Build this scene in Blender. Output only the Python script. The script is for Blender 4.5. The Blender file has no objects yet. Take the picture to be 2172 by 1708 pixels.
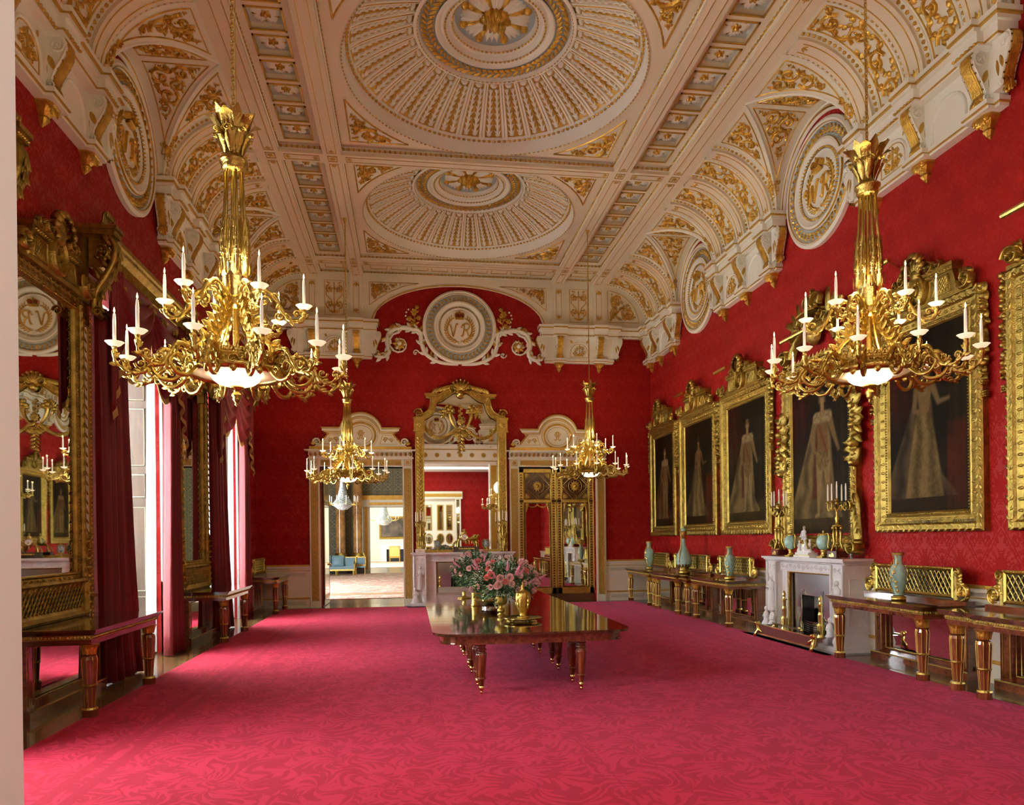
import bpy, math, random
from math import sin, cos, pi, sqrt, radians as R, hypot, atan2
from mathutils import Vector, Matrix
RND = random.Random(7)
S = bpy.context.scene
COL = S.collection
S.view_settings.view_transform = 'Standard'
S.view_settings.look = 'None'
S.view_settings.gamma = 1.0
S.view_settings.use_curve_mapping = False
S.view_settings.exposure = 0.0

# ------------------------------------------------------------------ objects
def tag(o, label=None, cat=None, group=None, kind=None):
    if label: o['label'] = label
    if cat: o['category'] = cat
    if group: o['group'] = group
    if kind: o['kind'] = kind
    return o
def empty(name, loc=(0, 0, 0), rz=0.0, label=None, cat=None, group=None, kind=None, parent=None):
    o = bpy.data.objects.new(name, None); COL.objects.link(o)
    o.location = loc; o.rotation_euler = (0, 0, rz); o.empty_display_size = .1
    if parent: o.parent = parent
    return tag(o, label, cat, group, kind)
def copy_tree(o, parent=None):
    c = o.copy(); COL.objects.link(c)
    if parent: c.parent = parent
    for ch in list(o.children): copy_tree(ch, c)
    return c
RIGHT, LEFT, FAR, NEAR = pi / 2, -pi / 2, pi, 0.0   # rotation of things built against a wall (local y points into the room)

# ------------------------------------------------------------------ mesh builder
class MB:
    def __init__(s):
        s.v = []; s.f = []; s.mi = []; s.sm = []; s.mat = 0; s.smooth = False; s.m = None
    def p(s, x, y, z):
        s.v.append(s.m(x, y, z) if s.m else (x, y, z)); return len(s.v) - 1
    def face(s, *i):
        s.f.append(i); s.mi.append(s.mat); s.sm.append(s.smooth)
    def box(s, x0, x1, y0, y1, z0, z1):
        a = [s.p(x, y, z) for x in (x0, x1) for y in (y0, y1) for z in (z0, z1)]
        for q in ((0, 1, 3, 2), (4, 6, 7, 5), (0, 4, 5, 1), (2, 3, 7, 6), (0, 2, 6, 4), (1, 5, 7, 3)):
            s.face(*[a[k] for k in q])
    def grid(s, fn, nu, nv, wrapu=False):
        b = len(s.v)
        n = nu if wrapu else nu + 1
        for j in range(nv + 1):
            for i in range(n):
                s.p(*fn(i / nu, j / nv))
        for j in range(nv):
            for i in range(nu):
                i2 = (i + 1) % n
                s.face(b + j * n + i, b + j * n + i2, b + (j + 1) * n + i2, b + (j + 1) * n + i)
    def lathe(s, prof, c=(0, 0, 0), n=20, rmod=None, a0=0, a1=2 * pi):
        full = abs(a1 - a0 - 2 * pi) < 1e-6
        pr = prof
        def fn(u, v):
            k = v * (len(pr) - 1); i = int(round(k)); r, z = pr[i]
            a = a0 + (a1 - a0) * u
            if rmod: r = r * rmod(a, z)
            return (c[0] + r * cos(a), c[1] + r * sin(a), c[2] + z)
        s.grid(fn, n, len(pr) - 1, wrapu=full)
    def tube(s, pts, r, n=6, cap=True, flat=1.0):
        pts = [Vector(p) for p in pts]; N = len(pts)
        if N < 2: return
        rs = r if isinstance(r, (list, tuple)) else [r] * N
        b = len(s.v); up = None
        for i, p in enumerate(pts):
            t = (pts[min(i + 1, N - 1)] - pts[max(i - 1, 0)])
            if t.length < 1e-9: t = Vector((0, 0, 1))
            t.normalize()
            if up is None:
                up = Vector((0, 0, 1)) if abs(t.z) < .9 else Vector((1, 0, 0))
            a = t.cross(up)
            if a.length < 1e-6: a = t.cross(Vector((0.3, 1, .2)))
            a.normalize(); up = a.cross(t).normalized()
            for k in range(n):
                w = 2 * pi * k / n
                q = p + a * (rs[i] * cos(w)) + up * (rs[i] * sin(w) * flat)
                s.p(q.x, q.y, q.z)
        for i in range(N - 1):
            for k in range(n):
                k2 = (k + 1) % n
                s.face(b + i * n + k, b + i * n + k2, b + (i + 1) * n + k2, b + (i + 1) * n + k)
        if cap:
            s.face(*[b + k for k in range(n)][::-1]); s.face(*[b + (N - 1) * n + k for k in range(n)])
    def sphere(s, c, r, nu=10, nv=6):
        rx, ry, rz = r if isinstance(r, (list, tuple)) else (r, r, r)
        s.grid(lambda u, v: (c[0] + rx * cos(2 * pi * u) * sin(pi * v), c[1] + ry * sin(2 * pi * u) * sin(pi * v), c[2] - rz * cos(pi * v)), nu, nv, wrapu=True)
    def prism(s, poly, h0, h1, axis='z', cap=True):
        # poly: list of 2D points; extruded along axis
        def P(a, b, h):
            return {'z': (a, b, h), 'y': (a, h, b), 'x': (h, a, b)}[axis]
        n = len(poly); b = len(s.v)
        for (a, c) in poly: s.p(*P(a, c, h0))
        for (a, c) in poly: s.p(*P(a, c, h1))
        for i in range(n):
            j = (i + 1) % n
            s.face(b + i, b + j, b + n + j, b + n + i)
        if cap:
            s.face(*[b + i for i in range(n)][::-1]); s.face(*[b + n + i for i in range(n)])
    # --- relief pieces in a (u, v) plane with height h
    def blob(s, u, v, ru, rv, h, n=6):
        o_ = s.smooth; s.smooth = True; s._blob(u, v, ru, rv, h, n); s.smooth = o_
    def _blob(s, u, v, ru, rv, h, n=6):
        b = len(s.v)
        for k, (q, hh) in enumerate(((1, 0), (.75, .7))):
            for i in range(n):
                a = 2 * pi * i / n
                s.p(u + ru * q * cos(a), v + rv * q * sin(a), h * hh)
        t = s.p(u, v, h)
        for i in range(n):
            j = (i + 1) % n
            s.face(b + i, b + j, b + n + j, b + n + i); s.face(b + n + i, b + n + j, t)
    def leaf(s, u, v, a, L, w, h, bend=0.0):
        o_ = s.smooth; s.smooth = True; s._leaf(u, v, a, L, w, h, bend); s.smooth = o_
    def _leaf(s, u, v, a, L, w, h, bend=0.0):
        b = len(s.v); st = ((0, .3), (.22, .85), (.5, 1), (.8, .62), (1, 0.05))
        ca, sa = cos(a), sin(a)
        for (t, ww) in st:
            bd = bend * t * t * L
            for k in (-1, 0, 1):
                x = t * L; y = k * ww * w + bd
                hh = h * (1.0 if k == 0 else .25) * (.5 + .9 * t - .9 * t * t + .2 * t)
                s.p(u + x * ca - y * sa, v + x * sa + y * ca, hh)
        for i in range(4):
            for k in (0, 1):
                s.face(b + i * 3 + k, b + i * 3 + k + 1, b + (i + 1) * 3 + k + 1, b + (i + 1) * 3 + k)
    def band(s, pts, w, h, n=4):
        o_ = s.smooth; s.smooth = True; s._band(pts, w, h, n); s.smooth = o_
    def _band(s, pts, w, h, n=4):
        N = len(pts); b = len(s.v)
        ws = w if isinstance(w, (list, tuple)) else [w] * N
        for i, (x, y) in enumerate(pts):
            x0, y0 = pts[max(i - 1, 0)]; x1, y1 = pts[min(i + 1, N - 1)]
            dx, dy = x1 - x0, y1 - y0; L = hypot(dx, dy) or 1e-9
            nx, ny = -dy / L, dx / L
            for k in range(n + 1):
                q = -1 + 2 * k / n
                s.p(x + nx * q * ws[i] / 2, y + ny * q * ws[i] / 2, h * sqrt(max(0, 1 - q * q)) * min(1, ws[i] / (max(ws) + 1e-9) + .3))
        m = n + 1
        for i in range(N - 1):
            for k in range(n):
                s.face(b + i * m + k, b + (i + 1) * m + k, b + (i + 1) * m + k + 1, b + i * m + k + 1)
    def volute(s, u, v, r, a0=0.0, sg=1, turns=1.25, h=.02, leaves=4, w=None):
        n = 15; pts = []; ws = []
        w = w or r * .32
        for i in range(n):
            t = i / (n - 1); rr = r * (1 - t) ** .8 * .86 + r * .12; a = a0 + sg * turns * 2 * pi * t
            pts.append((u + rr * cos(a), v + rr * sin(a))); ws.append(w * (1 - .55 * t))
        s.band(pts, ws, h)
        s.blob(u, v, r * .24, r * .24, h * 1.5)
        for k in range(leaves):
            a = a0 + sg * (k + .4) * 2 * pi / (leaves + 1.2); rr = r * .84
            s.leaf(u + rr * .8 * cos(a), v + rr * .8 * sin(a), a + sg * .8, r * .58, r * .24, h * 1.1, bend=sg * .3)
        for k in range(3):
            a = a0 + 2.1 * k + .5
            s.leaf(u + r * .2 * cos(a), v + r * .2 * sin(a), a, r * .36, r * .16, h)
    def rosette(s, u, v, r, n=6, h=.03):
        for k in range(n):
            s.leaf(u, v, 2 * pi * k / n, r, r * .42, h)
        s.blob(u, v, r * .28, r * .28, h * 1.3)
    def build(s, name, mats, parent=None, loc=None, kind=None):
        me = bpy.data.meshes.new(name)
        me.from_pydata(s.v, [], s.f)
        for m in (mats if isinstance(mats, (list, tuple)) else [mats]): me.materials.append(m)
        if any(s.mi): me.polygons.foreach_set('material_index', s.mi)
        if any(s.sm): me.polygons.foreach_set('use_smooth', s.sm)
        me.update()
        o = bpy.data.objects.new(name, me); COL.objects.link(o)
        if parent: o.parent = parent
        if loc: o.location = loc
        if kind: o['kind'] = kind
        return o
def mesh(name, mats, fn, parent=None, loc=None, smooth=False, kind=None):
    b = MB(); b.smooth = smooth; fn(b); return b.build(name, mats, parent, loc, kind)
def fixn(o):      # outward normals for closed bodies
    import bmesh
    bm = bmesh.new(); bm.from_mesh(o.data); bmesh.ops.recalc_face_normals(bm, faces=bm.faces); bm.to_mesh(o.data); bm.free(); return o

# packing of scrolls inside a polygon
def pdist(poly, x, y):
    ins = False; d = 1e9; n = len(poly)
    for i in range(n):
        x0, y0 = poly[i]; x1, y1 = poly[(i + 1) % n]
        if (y0 > y) != (y1 > y) and x < (x1 - x0) * (y - y0) / (y1 - y0) + x0: ins = not ins
        dx, dy = x1 - x0, y1 - y0; L = dx * dx + dy * dy or 1e-12
        t = max(0, min(1, ((x - x0) * dx + (y - y0) * dy) / L))
        d = min(d, hypot(x - x0 - t * dx, y - y0 - t * dy))
    return d if ins else -d
def pack(poly, rmax, rmin, seed=1, n=500):
    rd = random.Random(seed); out = []
    xs = [p[0] for p in poly]; ys = [p[1] for p in poly]
    cand = []
    for _ in range(n):
        x = rd.uniform(min(xs), max(xs)); y = rd.uniform(min(ys), max(ys)); d = pdist(poly, x, y)
        if d > rmin: cand.append((x, y, d))
    while cand:
        best = max(cand, key=lambda c: min(c[2], rmax) + rd.random() * .002)
        x, y, d = best; r = min(d, rmax)
        if r < rmin: break
        out.append((x, y, r))
        nc = []
        for (a, b, dd) in cand:
            q = min(dd, hypot(a - x, b - y) - r)
            if q > rmin: nc.append((a, b, q))
        cand = nc
    return out
def fill(mb, poly, rmax=.16, rmin=.03, seed=1, h=.03, n=500):
    for i, (x, y, r) in enumerate(pack(poly, rmax, rmin, seed, n)):
        if r > rmax * .30: mb.volute(x, y, r * 1.16, RND.random() * 6.28, 1 if i % 2 else -1, h=h)
        else:
            for k in range(3): mb.leaf(x, y, k * 2.1 + i, r * 1.5, r * .5, h * .8)
            mb.blob(x, y, r * .45, r * .45, h * .9)
def rinceau(mb, L, H, h=.03, u0=0.0):
    n = max(1, round(L / (H * .95))); p = L / n
    for i in range(n):
        sg = 1 if i % 2 else -1; u = u0 + (i + .5) * p
        mb.volute(u, sg * H * .05, H * .36, sg * pi / 2 + pi, sg, 1.3, h=h, leaves=5)
        mb.band([(u - p * .5 + p * t, sg * H * .42 * cos(pi * t) * 1.0) for t in (0, .15, .3, .45, .6, .75, .9, 1)], H * .07, h * .8)
        for (du, dv, a) in ((.42, .3, 1), (-.42, -.3, 4), (.4, -.36, 2.4), (-.4, .36, 5.5), (.1, .40, .3), (-.2, -.40, 3.3), (.48, .05, 1.8), (-.46, .1, 4.6), (.25, -.30, 5.2), (-.28, .28, 2.2)):
            mb.leaf(u + du * p, dv * H * sg, a * sg, H * .22, H * .085, h)
def arcpts(cx, cy, r, a0, a1, n, ry=None):
    ry = ry or r
    return [(cx + r * cos(a0 + (a1 - a0) * i / n), cy + ry * sin(a0 + (a1 - a0) * i / n)) for i in range(n + 1)]
def dens(poly, step=.08):
    out = []
    for (x0, y0), (x1, y1) in zip(poly[:-1], poly[1:]):
        n = max(1, int(hypot(x1 - x0, y1 - y0) / step))
        out += [(x0 + (x1 - x0) * k / n, y0 + (y1 - y0) * k / n) for k in range(n)]
    return out + [poly[-1]]
def inset(poly, d):
    # simple polygon inset by averaging edge normals
    n = len(poly); A = sum(poly[i][0] * poly[(i + 1) % n][1] - poly[(i + 1) % n][0] * poly[i][1] for i in range(n))
    sg = 1 if A > 0 else -1; out = []
    for i in range(n):
        (x0, y0), (x1, y1), (x2, y2) = poly[i - 1], poly[i], poly[(i + 1) % n]
        ax, ay, bx, by = x1 - x0, y1 - y0, x2 - x1, y2 - y1
        la, lb = hypot(ax, ay) or 1, hypot(bx, by) or 1
        nx, ny = -(ay / la) - (by / lb), (ax / la) + (bx / lb); l = hypot(nx, ny) or 1
        c = max(.3, l / 2)
        out.append((x1 + sg * nx / l * d / c, y1 + sg * ny / l * d / c))
    return out

# ------------------------------------------------------------------ materials
def newmat(name):
    m = bpy.data.materials.new(name); m.use_nodes = True
    nt = m.node_tree; return m, nt, nt.nodes['Principled BSDF']
def N(nt, typ, **kw):
    n = nt.nodes.new(typ)
    for k, v in kw.items():
        if k in n.inputs: n.inputs[k].default_value = v
        else: setattr(n, k, v)
    return n
def L(nt, a, b): nt.links.new(a, b)
def math_(nt, op, a, b=None, c=None):
    n = nt.nodes.new('ShaderNodeMath'); n.operation = op
    for i, x in enumerate((a, b, c)):
        if x is None: continue
        if isinstance(x, (int, float)): n.inputs[i].default_value = x
        else: nt.links.new(x, n.inputs[i])
    return n.outputs[0]
def ramp(nt, fac, stops, interp='LINEAR'):
    r = nt.nodes.new('ShaderNodeValToRGB'); r.color_ramp.interpolation = interp
    e = r.color_ramp.elements
    while len(e) > 1: e.remove(e[0])
    e[0].position, e[0].color = stops[0][0], (*stops[0][1], 1)
    for p, c in stops[1:]:
        x = e.new(p); x.color = (*c, 1)
    nt.links.new(fac, r.inputs[0]); return r.outputs[0]
def simple(name, col, rough=.5, metal=0.0, bump=0.0, bscale=60, coat=0.0, sheen=0.0, spec=.5, emit=None, var=0.0, vscale=6, trans=0.0, ior=1.45, detail=3):
    m, nt, b = newmat(name)
    b.inputs['Base Color'].default_value = (*col, 1)
    b.inputs['Roughness'].default_value = rough; b.inputs['Metallic'].default_value = metal
    b.inputs['Coat Weight'].default_value = coat; b.inputs['Sheen Weight'].default_value = sheen
    b.inputs['Specular IOR Level'].default_value = spec
    b.inputs['Transmission Weight'].default_value = trans; b.inputs['IOR'].default_value = ior
    if emit:
        b.inputs['Emission Color'].default_value = (*emit[0], 1); b.inputs['Emission Strength'].default_value = emit[1]
    tc = N(nt, 'ShaderNodeTexCoord')
    if bump:
        n = N(nt, 'ShaderNodeTexNoise'); n.inputs['Scale'].default_value = bscale; n.inputs['Detail'].default_value = detail
        L(nt, tc.outputs['Object'], n.inputs['Vector'])
        bp = N(nt, 'ShaderNodeBump'); bp.inputs['Strength'].default_value = bump; bp.inputs['Distance'].default_value = .02
        L(nt, n.outputs['Fac'], bp.inputs['Height']); L(nt, bp.outputs[0], b.inputs['Normal'])
    if var:
        n = N(nt, 'ShaderNodeTexNoise'); n.inputs['Scale'].default_value = vscale; n.inputs['Detail'].default_value = 4
        L(nt, tc.outputs['Object'], n.inputs['Vector'])
        c = ramp(nt, n.outputs['Fac'], [(.3, tuple(x * (1 - var) for x in col)), (.7, tuple(min(1, x * (1 + var)) for x in col))])
        L(nt, c, b.inputs['Base Color'])
    return m
def gold(name, col, rough=.3, bump=.5, bscale=45, var=.25):
    m = simple(name, col, rough, 1.0, bump, bscale, var=var, vscale=9)
    return m
M = {}
M['cream'] = simple('cream_plaster', (.80, .77, .61), .62, bump=.05, bscale=30)
M['pink'] = simple('warm_pink_plaster', (.79, .70, .52), .66, bump=.05, bscale=30)
M['white'] = simple('white_plaster', (.84, .84, .73), .6, bump=.04, bscale=30)
M['greyblue'] = simple('pale_blue_ground', (.36, .43, .45), .6)
M['palegrey'] = simple('pale_grey_ground', (.56, .60, .56), .6)
M['gold'] = gold('gilt_relief', (.62, .37, .06), .36, .5, 40)
M['gold'].node_tree.nodes['Principled BSDF'].inputs['Metallic'].default_value = .8
M['goldflat'] = gold('gilt_line', (.60, .37, .065), .42, .15, 30, .12)
M['goldflat'].node_tree.nodes['Principled BSDF'].inputs['Metallic'].default_value = .65
M['ormolu'] = gold('ormolu', (.54, .39, .095), .30, .3, 60, .18)
M['ormolu2'] = gold('burnished_ormolu', (.78, .64, .20), .24, .1, 30, .08)
M['frame'] = gold('old_gilt_frame', (.385, .27, .06), .42, .35, 55, .3)
M['mirror'] = simple('mirror_glass', (.86, .89, .84), .015, 1.0)
M['marble'] = simple('white_marble', (.82, .80, .77), .32, bump=.03, bscale=20, var=.06, vscale=3)
M['statuary'] = simple('statuary_marble', (.86, .85, .83), .4, bump=.04, bscale=40)
M['celadon'] = simple('celadon_glaze', (.40, .68, .59), .12, coat=.6, var=.13, vscale=25)
M['wax'] = simple('candle_wax', (.88, .84, .74), .45, emit=((1, .85, .6), .12))
M['flame'] = simple('candle_flame', (1, .7, .3), .5, emit=((1, .62, .2), 22))
M['jambwhite'] = simple('jamb_white_paint', (.90, .90, .84), .4)
M['black'] = simple('black_iron', (.02, .02, .022), .35)
M['steel'] = simple('polished_steel', (.55, .55, .57), .18, 1.0)
M['slate'] = simple('grey_hearthstone', (.33, .36, .38), .5, bump=.05)
M['paintwhite'] = simple('white_paint', (.80, .80, .76), .4)
M['dado'] = simple('cream_paint', (.80, .74, .58), .42, bump=.02)
M['brassplate'] = simple('brass_plate', (.6, .5, .16), .3, 1.0)
M['blackmark'] = simple('dark_mark', (.01, .01, .01), .5)
M['bluesilk'] = simple('blue_silk', (.16, .30, .36), .4, sheen=.4, bump=.1)
M['crimsonvelvet'] = simple('crimson_velvet', (.30, .006, .02), .7, sheen=.5)
M['fringe'] = simple('gold_fringe', (.55, .36, .12), .7, bump=.8, bscale=120)
M['glasspan'] = simple('cut_glass', (.95, .9, .8), .15, emit=((1, .8, .5), .5), spec=.8)
M['crystal'] = simple('crystal_drops', (.30, .36, .36), .1, spec=1.0, bump=1.0, bscale=60, var=.95, vscale=26, detail=5)
def bowlmat():
    m, nt, b = newmat('lit_glass_bowl')
    b.inputs['Base Color'].default_value = (1, .9, .72, 1); b.inputs['Roughness'].default_value = .3
    b.inputs['Emission Color'].default_value = (1, .80, .48, 1); b.inputs['Emission Strength'].default_value = 2.6
    return m
M['bowl'] = bowlmat()
M['bowlrim'] = simple('etched_glass_rim', (.85, .75, .55), .25, emit=((1, .75, .4), .12))
def wood(name, c0, c1, rough=.16, coat=.7, axis=2, sc=3.0):
    m, nt, b = newmat(name)
    tc = N(nt, 'ShaderNodeTexCoord'); mp = N(nt, 'ShaderNodeMapping')
    s = [sc * 5] * 3; s[axis] = sc * .5; mp.inputs['Scale'].default_value = s
    n = N(nt, 'ShaderNodeTexNoise'); n.inputs['Scale'].default_value = 1.0; n.inputs['Detail'].default_value = 5; n.inputs['Distortion'].default_value = 1.2
    L(nt, tc.outputs['Object'], mp.inputs[0]); L(nt, mp.outputs[0], n.inputs['Vector'])
    L(nt, ramp(nt, n.outputs['Fac'], [(.3, c0), (.7, c1)]), b.inputs['Base Color'])
    b.inputs['Roughness'].default_value = rough; b.inputs['Coat Weight'].default_value = coat; b.inputs['Coat Roughness'].default_value = .08
    return m
M['mahog'] = wood('mahogany', (.09, .018, .006), (.26, .062, .017))
M['mahogx'] = wood('mahogany_lengthwise', (.08, .018, .007), (.22, .055, .017), .12, .9, 1)
M['tabletop'] = wood('polished_table_top', (.05, .016, .006), (.12, .04, .014), .045, 1.0, 1)
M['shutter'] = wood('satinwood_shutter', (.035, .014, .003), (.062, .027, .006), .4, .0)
M['darkwood'] = wood('dark_plinth', (.05, .02, .01), (.11, .045, .02), .3)

def wallmat():
    m, nt, b = newmat('crimson_damask')
    g = N(nt, 'ShaderNodeNewGeometry'); sp = N(nt, 'ShaderNodeSeparateXYZ'); L(nt, g.outputs['Position'], sp.inputs[0])
    u = math_(nt, 'ADD', sp.outputs[0], sp.outputs[1]); v = sp.outputs[2]
    W, H = .66, .96
    def cell(u, v):
        a = math_(nt, 'SUBTRACT', math_(nt, 'FRACT', math_(nt, 'DIVIDE', u, W)), .5)
        a = math_(nt, 'MULTIPLY', math_(nt, 'ABSOLUTE', a), W)
        c = math_(nt, 'SUBTRACT', math_(nt, 'FRACT', math_(nt, 'DIVIDE', v, H)), .5)
        return a, math_(nt, 'MULTIPLY', c, H)
    a1, c1 = cell(u, v); a2, c2 = cell(math_(nt, 'ADD', u, W / 2), math_(nt, 'ADD', v, H / 2))
    def motif(a, c, seed):
        # symmetric palmette: leafy flame made from mirrored, distorted noise inside an ogee
        cv = N(nt, 'ShaderNodeCombineXYZ'); L(nt, math_(nt, 'MULTIPLY', a, 1.25), cv.inputs[0]); L(nt, c, cv.inputs[1]); cv.inputs[2].default_value = seed
        n = N(nt, 'ShaderNodeTexNoise'); n.inputs['Scale'].default_value = 11; n.inputs['Detail'].default_value = 2.5; n.inputs['Distortion'].default_value = 1.9
        L(nt, cv.outputs[0], n.inputs['Vector'])
        r = math_(nt, 'ADD', math_(nt, 'DIVIDE', a, .30), math_(nt, 'DIVIDE', math_(nt, 'ABSOLUTE', c), .47))
        env = math_(nt, 'SUBTRACT', .62, math_(nt, 'MULTIPLY', r, .16))
        core = math_(nt, 'LESS_THAN', math_(nt, 'ADD', math_(nt, 'POWER', math_(nt, 'DIVIDE', a, .085), 2), math_(nt, 'POWER', math_(nt, 'DIVIDE', math_(nt, 'ADD', c, -.02), .11), 2)), 1)
        fan = math_(nt, 'SINE', math_(nt, 'MULTIPLY', math_(nt, 'ARCTAN2', c, math_(nt, 'ADD', a, .001)), 15))
        lf = math_(nt, 'GREATER_THAN', math_(nt, 'ADD', n.outputs['Fac'], math_(nt, 'MULTIPLY', fan, .05)), math_(nt, 'SUBTRACT', 1.02, env))
        ring = math_(nt, 'LESS_THAN', math_(nt, 'ABSOLUTE', math_(nt, 'SUBTRACT', r, .98)), .035)
        return math_(nt, 'MAXIMUM', math_(nt, 'MAXIMUM', core, lf), ring)
    p = math_(nt, 'MAXIMUM', motif(a1, c1, 3.1), math_(nt, 'MULTIPLY', motif(a2, c2, 3.1), 1))
    pat = math_(nt, 'MINIMUM', p, 1)
    mix = N(nt, 'ShaderNodeMix'); mix.data_type = 'RGBA'
    L(nt, pat, mix.inputs['Factor']); mix.inputs['A'].default_value = (.31, .0042, .0022, 1); mix.inputs['B'].default_value = (.255, .0026, .0010, 1)
    L(nt, mix.outputs['Result'], b.inputs['Base Color'])
    rg = N(nt, 'ShaderNodeMapRange'); L(nt, pat, rg.inputs[0]); rg.inputs[3].default_value = .44; rg.inputs[4].default_value = .85
    L(nt, rg.outputs[0], b.inputs['Roughness'])
    b.inputs['Specular IOR Level'].default_value = .26; b.inputs['Sheen Weight'].default_value = .02
    b.inputs['Sheen Tint'].default_value = (1, .25, .4, 1); b.inputs['Sheen Roughness'].default_value = .35
    bp = N(nt, 'ShaderNodeBump'); bp.inputs['Strength'].default_value = .12; bp.inputs['Distance'].default_value = .004
    L(nt, pat, bp.inputs['Height']); L(nt, bp.outputs[0], b.inputs['Normal'])
    return m
M['damask'] = wallmat()
def carpetmat():
    m, nt, b = newmat('crimson_scroll_carpet')
    g = N(nt, 'ShaderNodeNewGeometry'); sp = N(nt, 'ShaderNodeSeparateXYZ'); L(nt, g.outputs['Position'], sp.inputs[0])
    X, Y = sp.outputs[0], sp.outputs[1]
    mp = N(nt, 'ShaderNodeMapping'); mp.inputs['Scale'].default_value = (1.0, .9, 1); L(nt, g.outputs['Position'], mp.inputs[0])
    # swirl the coordinates, then threshold, to get curling leaf shapes
    w = N(nt, 'ShaderNodeTexNoise'); w.inputs['Scale'].default_value = 1.9; w.inputs['Detail'].default_value = 1.0; L(nt, mp.outputs[0], w.inputs['Vector'])
    va = N(nt, 'ShaderNodeVectorMath'); va.operation = 'MULTIPLY_ADD'
    L(nt, w.outputs['Color'], va.inputs[0]); va.inputs[1].default_value = (.45, .45, 0); L(nt, mp.outputs[0], va.inputs[2])
    n = N(nt, 'ShaderNodeTexNoise'); n.inputs['Scale'].default_value = 7.0; n.inputs['Detail'].default_value = 3.5; n.inputs['Distortion'].default_value = .5; n.inputs['Roughness'].default_value = .55
    L(nt, va.outputs[0], n.inputs['Vector'])
    wv = N(nt, 'ShaderNodeTexWave'); wv.inputs['Scale'].default_value = 2.6; wv.inputs['Distortion'].default_value = 11; wv.inputs['Detail'].default_value = 2.0; wv.inputs['Detail Scale'].default_value = 1.3
    L(nt, va.outputs[0], wv.inputs['Vector'])
    vo = N(nt, 'ShaderNodeTexVoronoi'); vo.inputs['Scale'].default_value = 2.3; vo.inputs['Randomness'].default_value = .9
    L(nt, mp.outputs[0], vo.inputs['Vector'])
    df = N(nt, 'ShaderNodeVectorMath'); df.operation = 'SUBTRACT'; L(nt, va.outputs[0], df.inputs[0])
    vo2 = vo; L(nt, va.outputs[0], vo.inputs['Vector']); L(nt, vo.outputs['Position'], df.inputs[1])
    sd = N(nt, 'ShaderNodeSeparateXYZ'); L(nt, df.outputs[0], sd.inputs[0])
    th = math_(nt, 'ARCTAN2', sd.outputs[1], sd.outputs[0]); rd_ = vo.outputs['Distance']
    cr = N(nt, 'ShaderNodeSeparateXYZ'); L(nt, vo.outputs['Color'], cr.inputs[0]); ph_ = math_(nt, 'MULTIPLY', cr.outputs[0], 6.28)
    s1 = math_(nt, 'SINE', math_(nt, 'ADD', math_(nt, 'ADD', math_(nt, 'MULTIPLY', th, 2), math_(nt, 'MULTIPLY', rd_, 7)), ph_))
    s2 = math_(nt, 'SINE', math_(nt, 'SUBTRACT', math_(nt, 'MULTIPLY', th, 11), math_(nt, 'MULTIPLY', rd_, 26)))
    t = math_(nt, 'ADD', math_(nt, 'ADD', math_(nt, 'MULTIPLY', s1, .14), math_(nt, 'MULTIPLY', math_(nt, 'MULTIPLY', s2, math_(nt, 'MINIMUM', rd_, .4)), .42)), math_(nt, 'MULTIPLY', n.outputs['Fac'], .8))
    pat = N(nt, 'ShaderNodeMapRange'); pat.interpolation_type = 'SMOOTHSTEP'; L(nt, t, pat.inputs[0]); pat.inputs[1].default_value = .385; pat.inputs[2].default_value = .42
    P = pat.outputs[0]
    ax = math_(nt, 'ABSOLUTE', X)
    def stripe(c, hw): return math_(nt, 'LESS_THAN', math_(nt, 'ABSOLUTE', math_(nt, 'SUBTRACT', ax, c)), hw)
    st = math_(nt, 'MAXIMUM', math_(nt, 'MAXIMUM', stripe(4.09, .05), stripe(3.90, .05)), stripe(4.82, .04))
    seam = math_(nt, 'LESS_THAN', math_(nt, 'ABSOLUTE', math_(nt, 'SUBTRACT', X, .06)), .006)
    P = math_(nt, 'MULTIPLY', P, math_(nt, 'SUBTRACT', 1, math_(nt, 'MAXIMUM', st, seam)))
    fine = N(nt, 'ShaderNodeTexNoise'); fine.inputs['Scale'].default_value = 220; fine.inputs['Detail'].default_value = 2; L(nt, g.outputs['Position'], fine.inputs['Vector'])
    mix = N(nt, 'ShaderNodeMix'); mix.data_type = 'RGBA'; L(nt, P, mix.inputs['Factor'])
    mix.inputs['A'].default_value = (.39, .005, .017, 1); mix.inputs['B'].default_value = (.54, .015, .042, 1)
    mx = N(nt, 'ShaderNodeMix'); mx.data_type = 'RGBA'; mx.blend_type = 'MULTIPLY'; mx.inputs['Factor'].default_value = .35
    L(nt, mix.outputs['Result'], mx.inputs['A']); L(nt, fine.outputs['Fac'], mx.inputs['B'])
    mg = N(nt, 'ShaderNodeMix'); mg.data_type = 'RGBA'; mg.inputs['Factor'].default_value = .0
    L(nt, mx.outputs['Result'], b.inputs['Base Color'])
    b.inputs['Roughness'].default_value = .85; b.inputs['Sheen Weight'].default_value = .16; b.inputs['Sheen Tint'].default_value = (1, .30, .55, 1)
    b.inputs['Sheen Roughness'].default_value = .4; b.inputs['Specular IOR Level'].default_value = .15
    bp = N(nt, 'ShaderNodeBump'); bp.inputs['Strength'].default_value = .35; bp.inputs['Distance'].default_value = .006
    L(nt, math_(nt, 'ADD', fine.outputs['Fac'], math_(nt, 'MULTIPLY', P, -.5)), bp.inputs['Height']); L(nt, bp.outputs[0], b.inputs['Normal'])
    return m
M['carpet'] = carpetmat()
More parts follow.
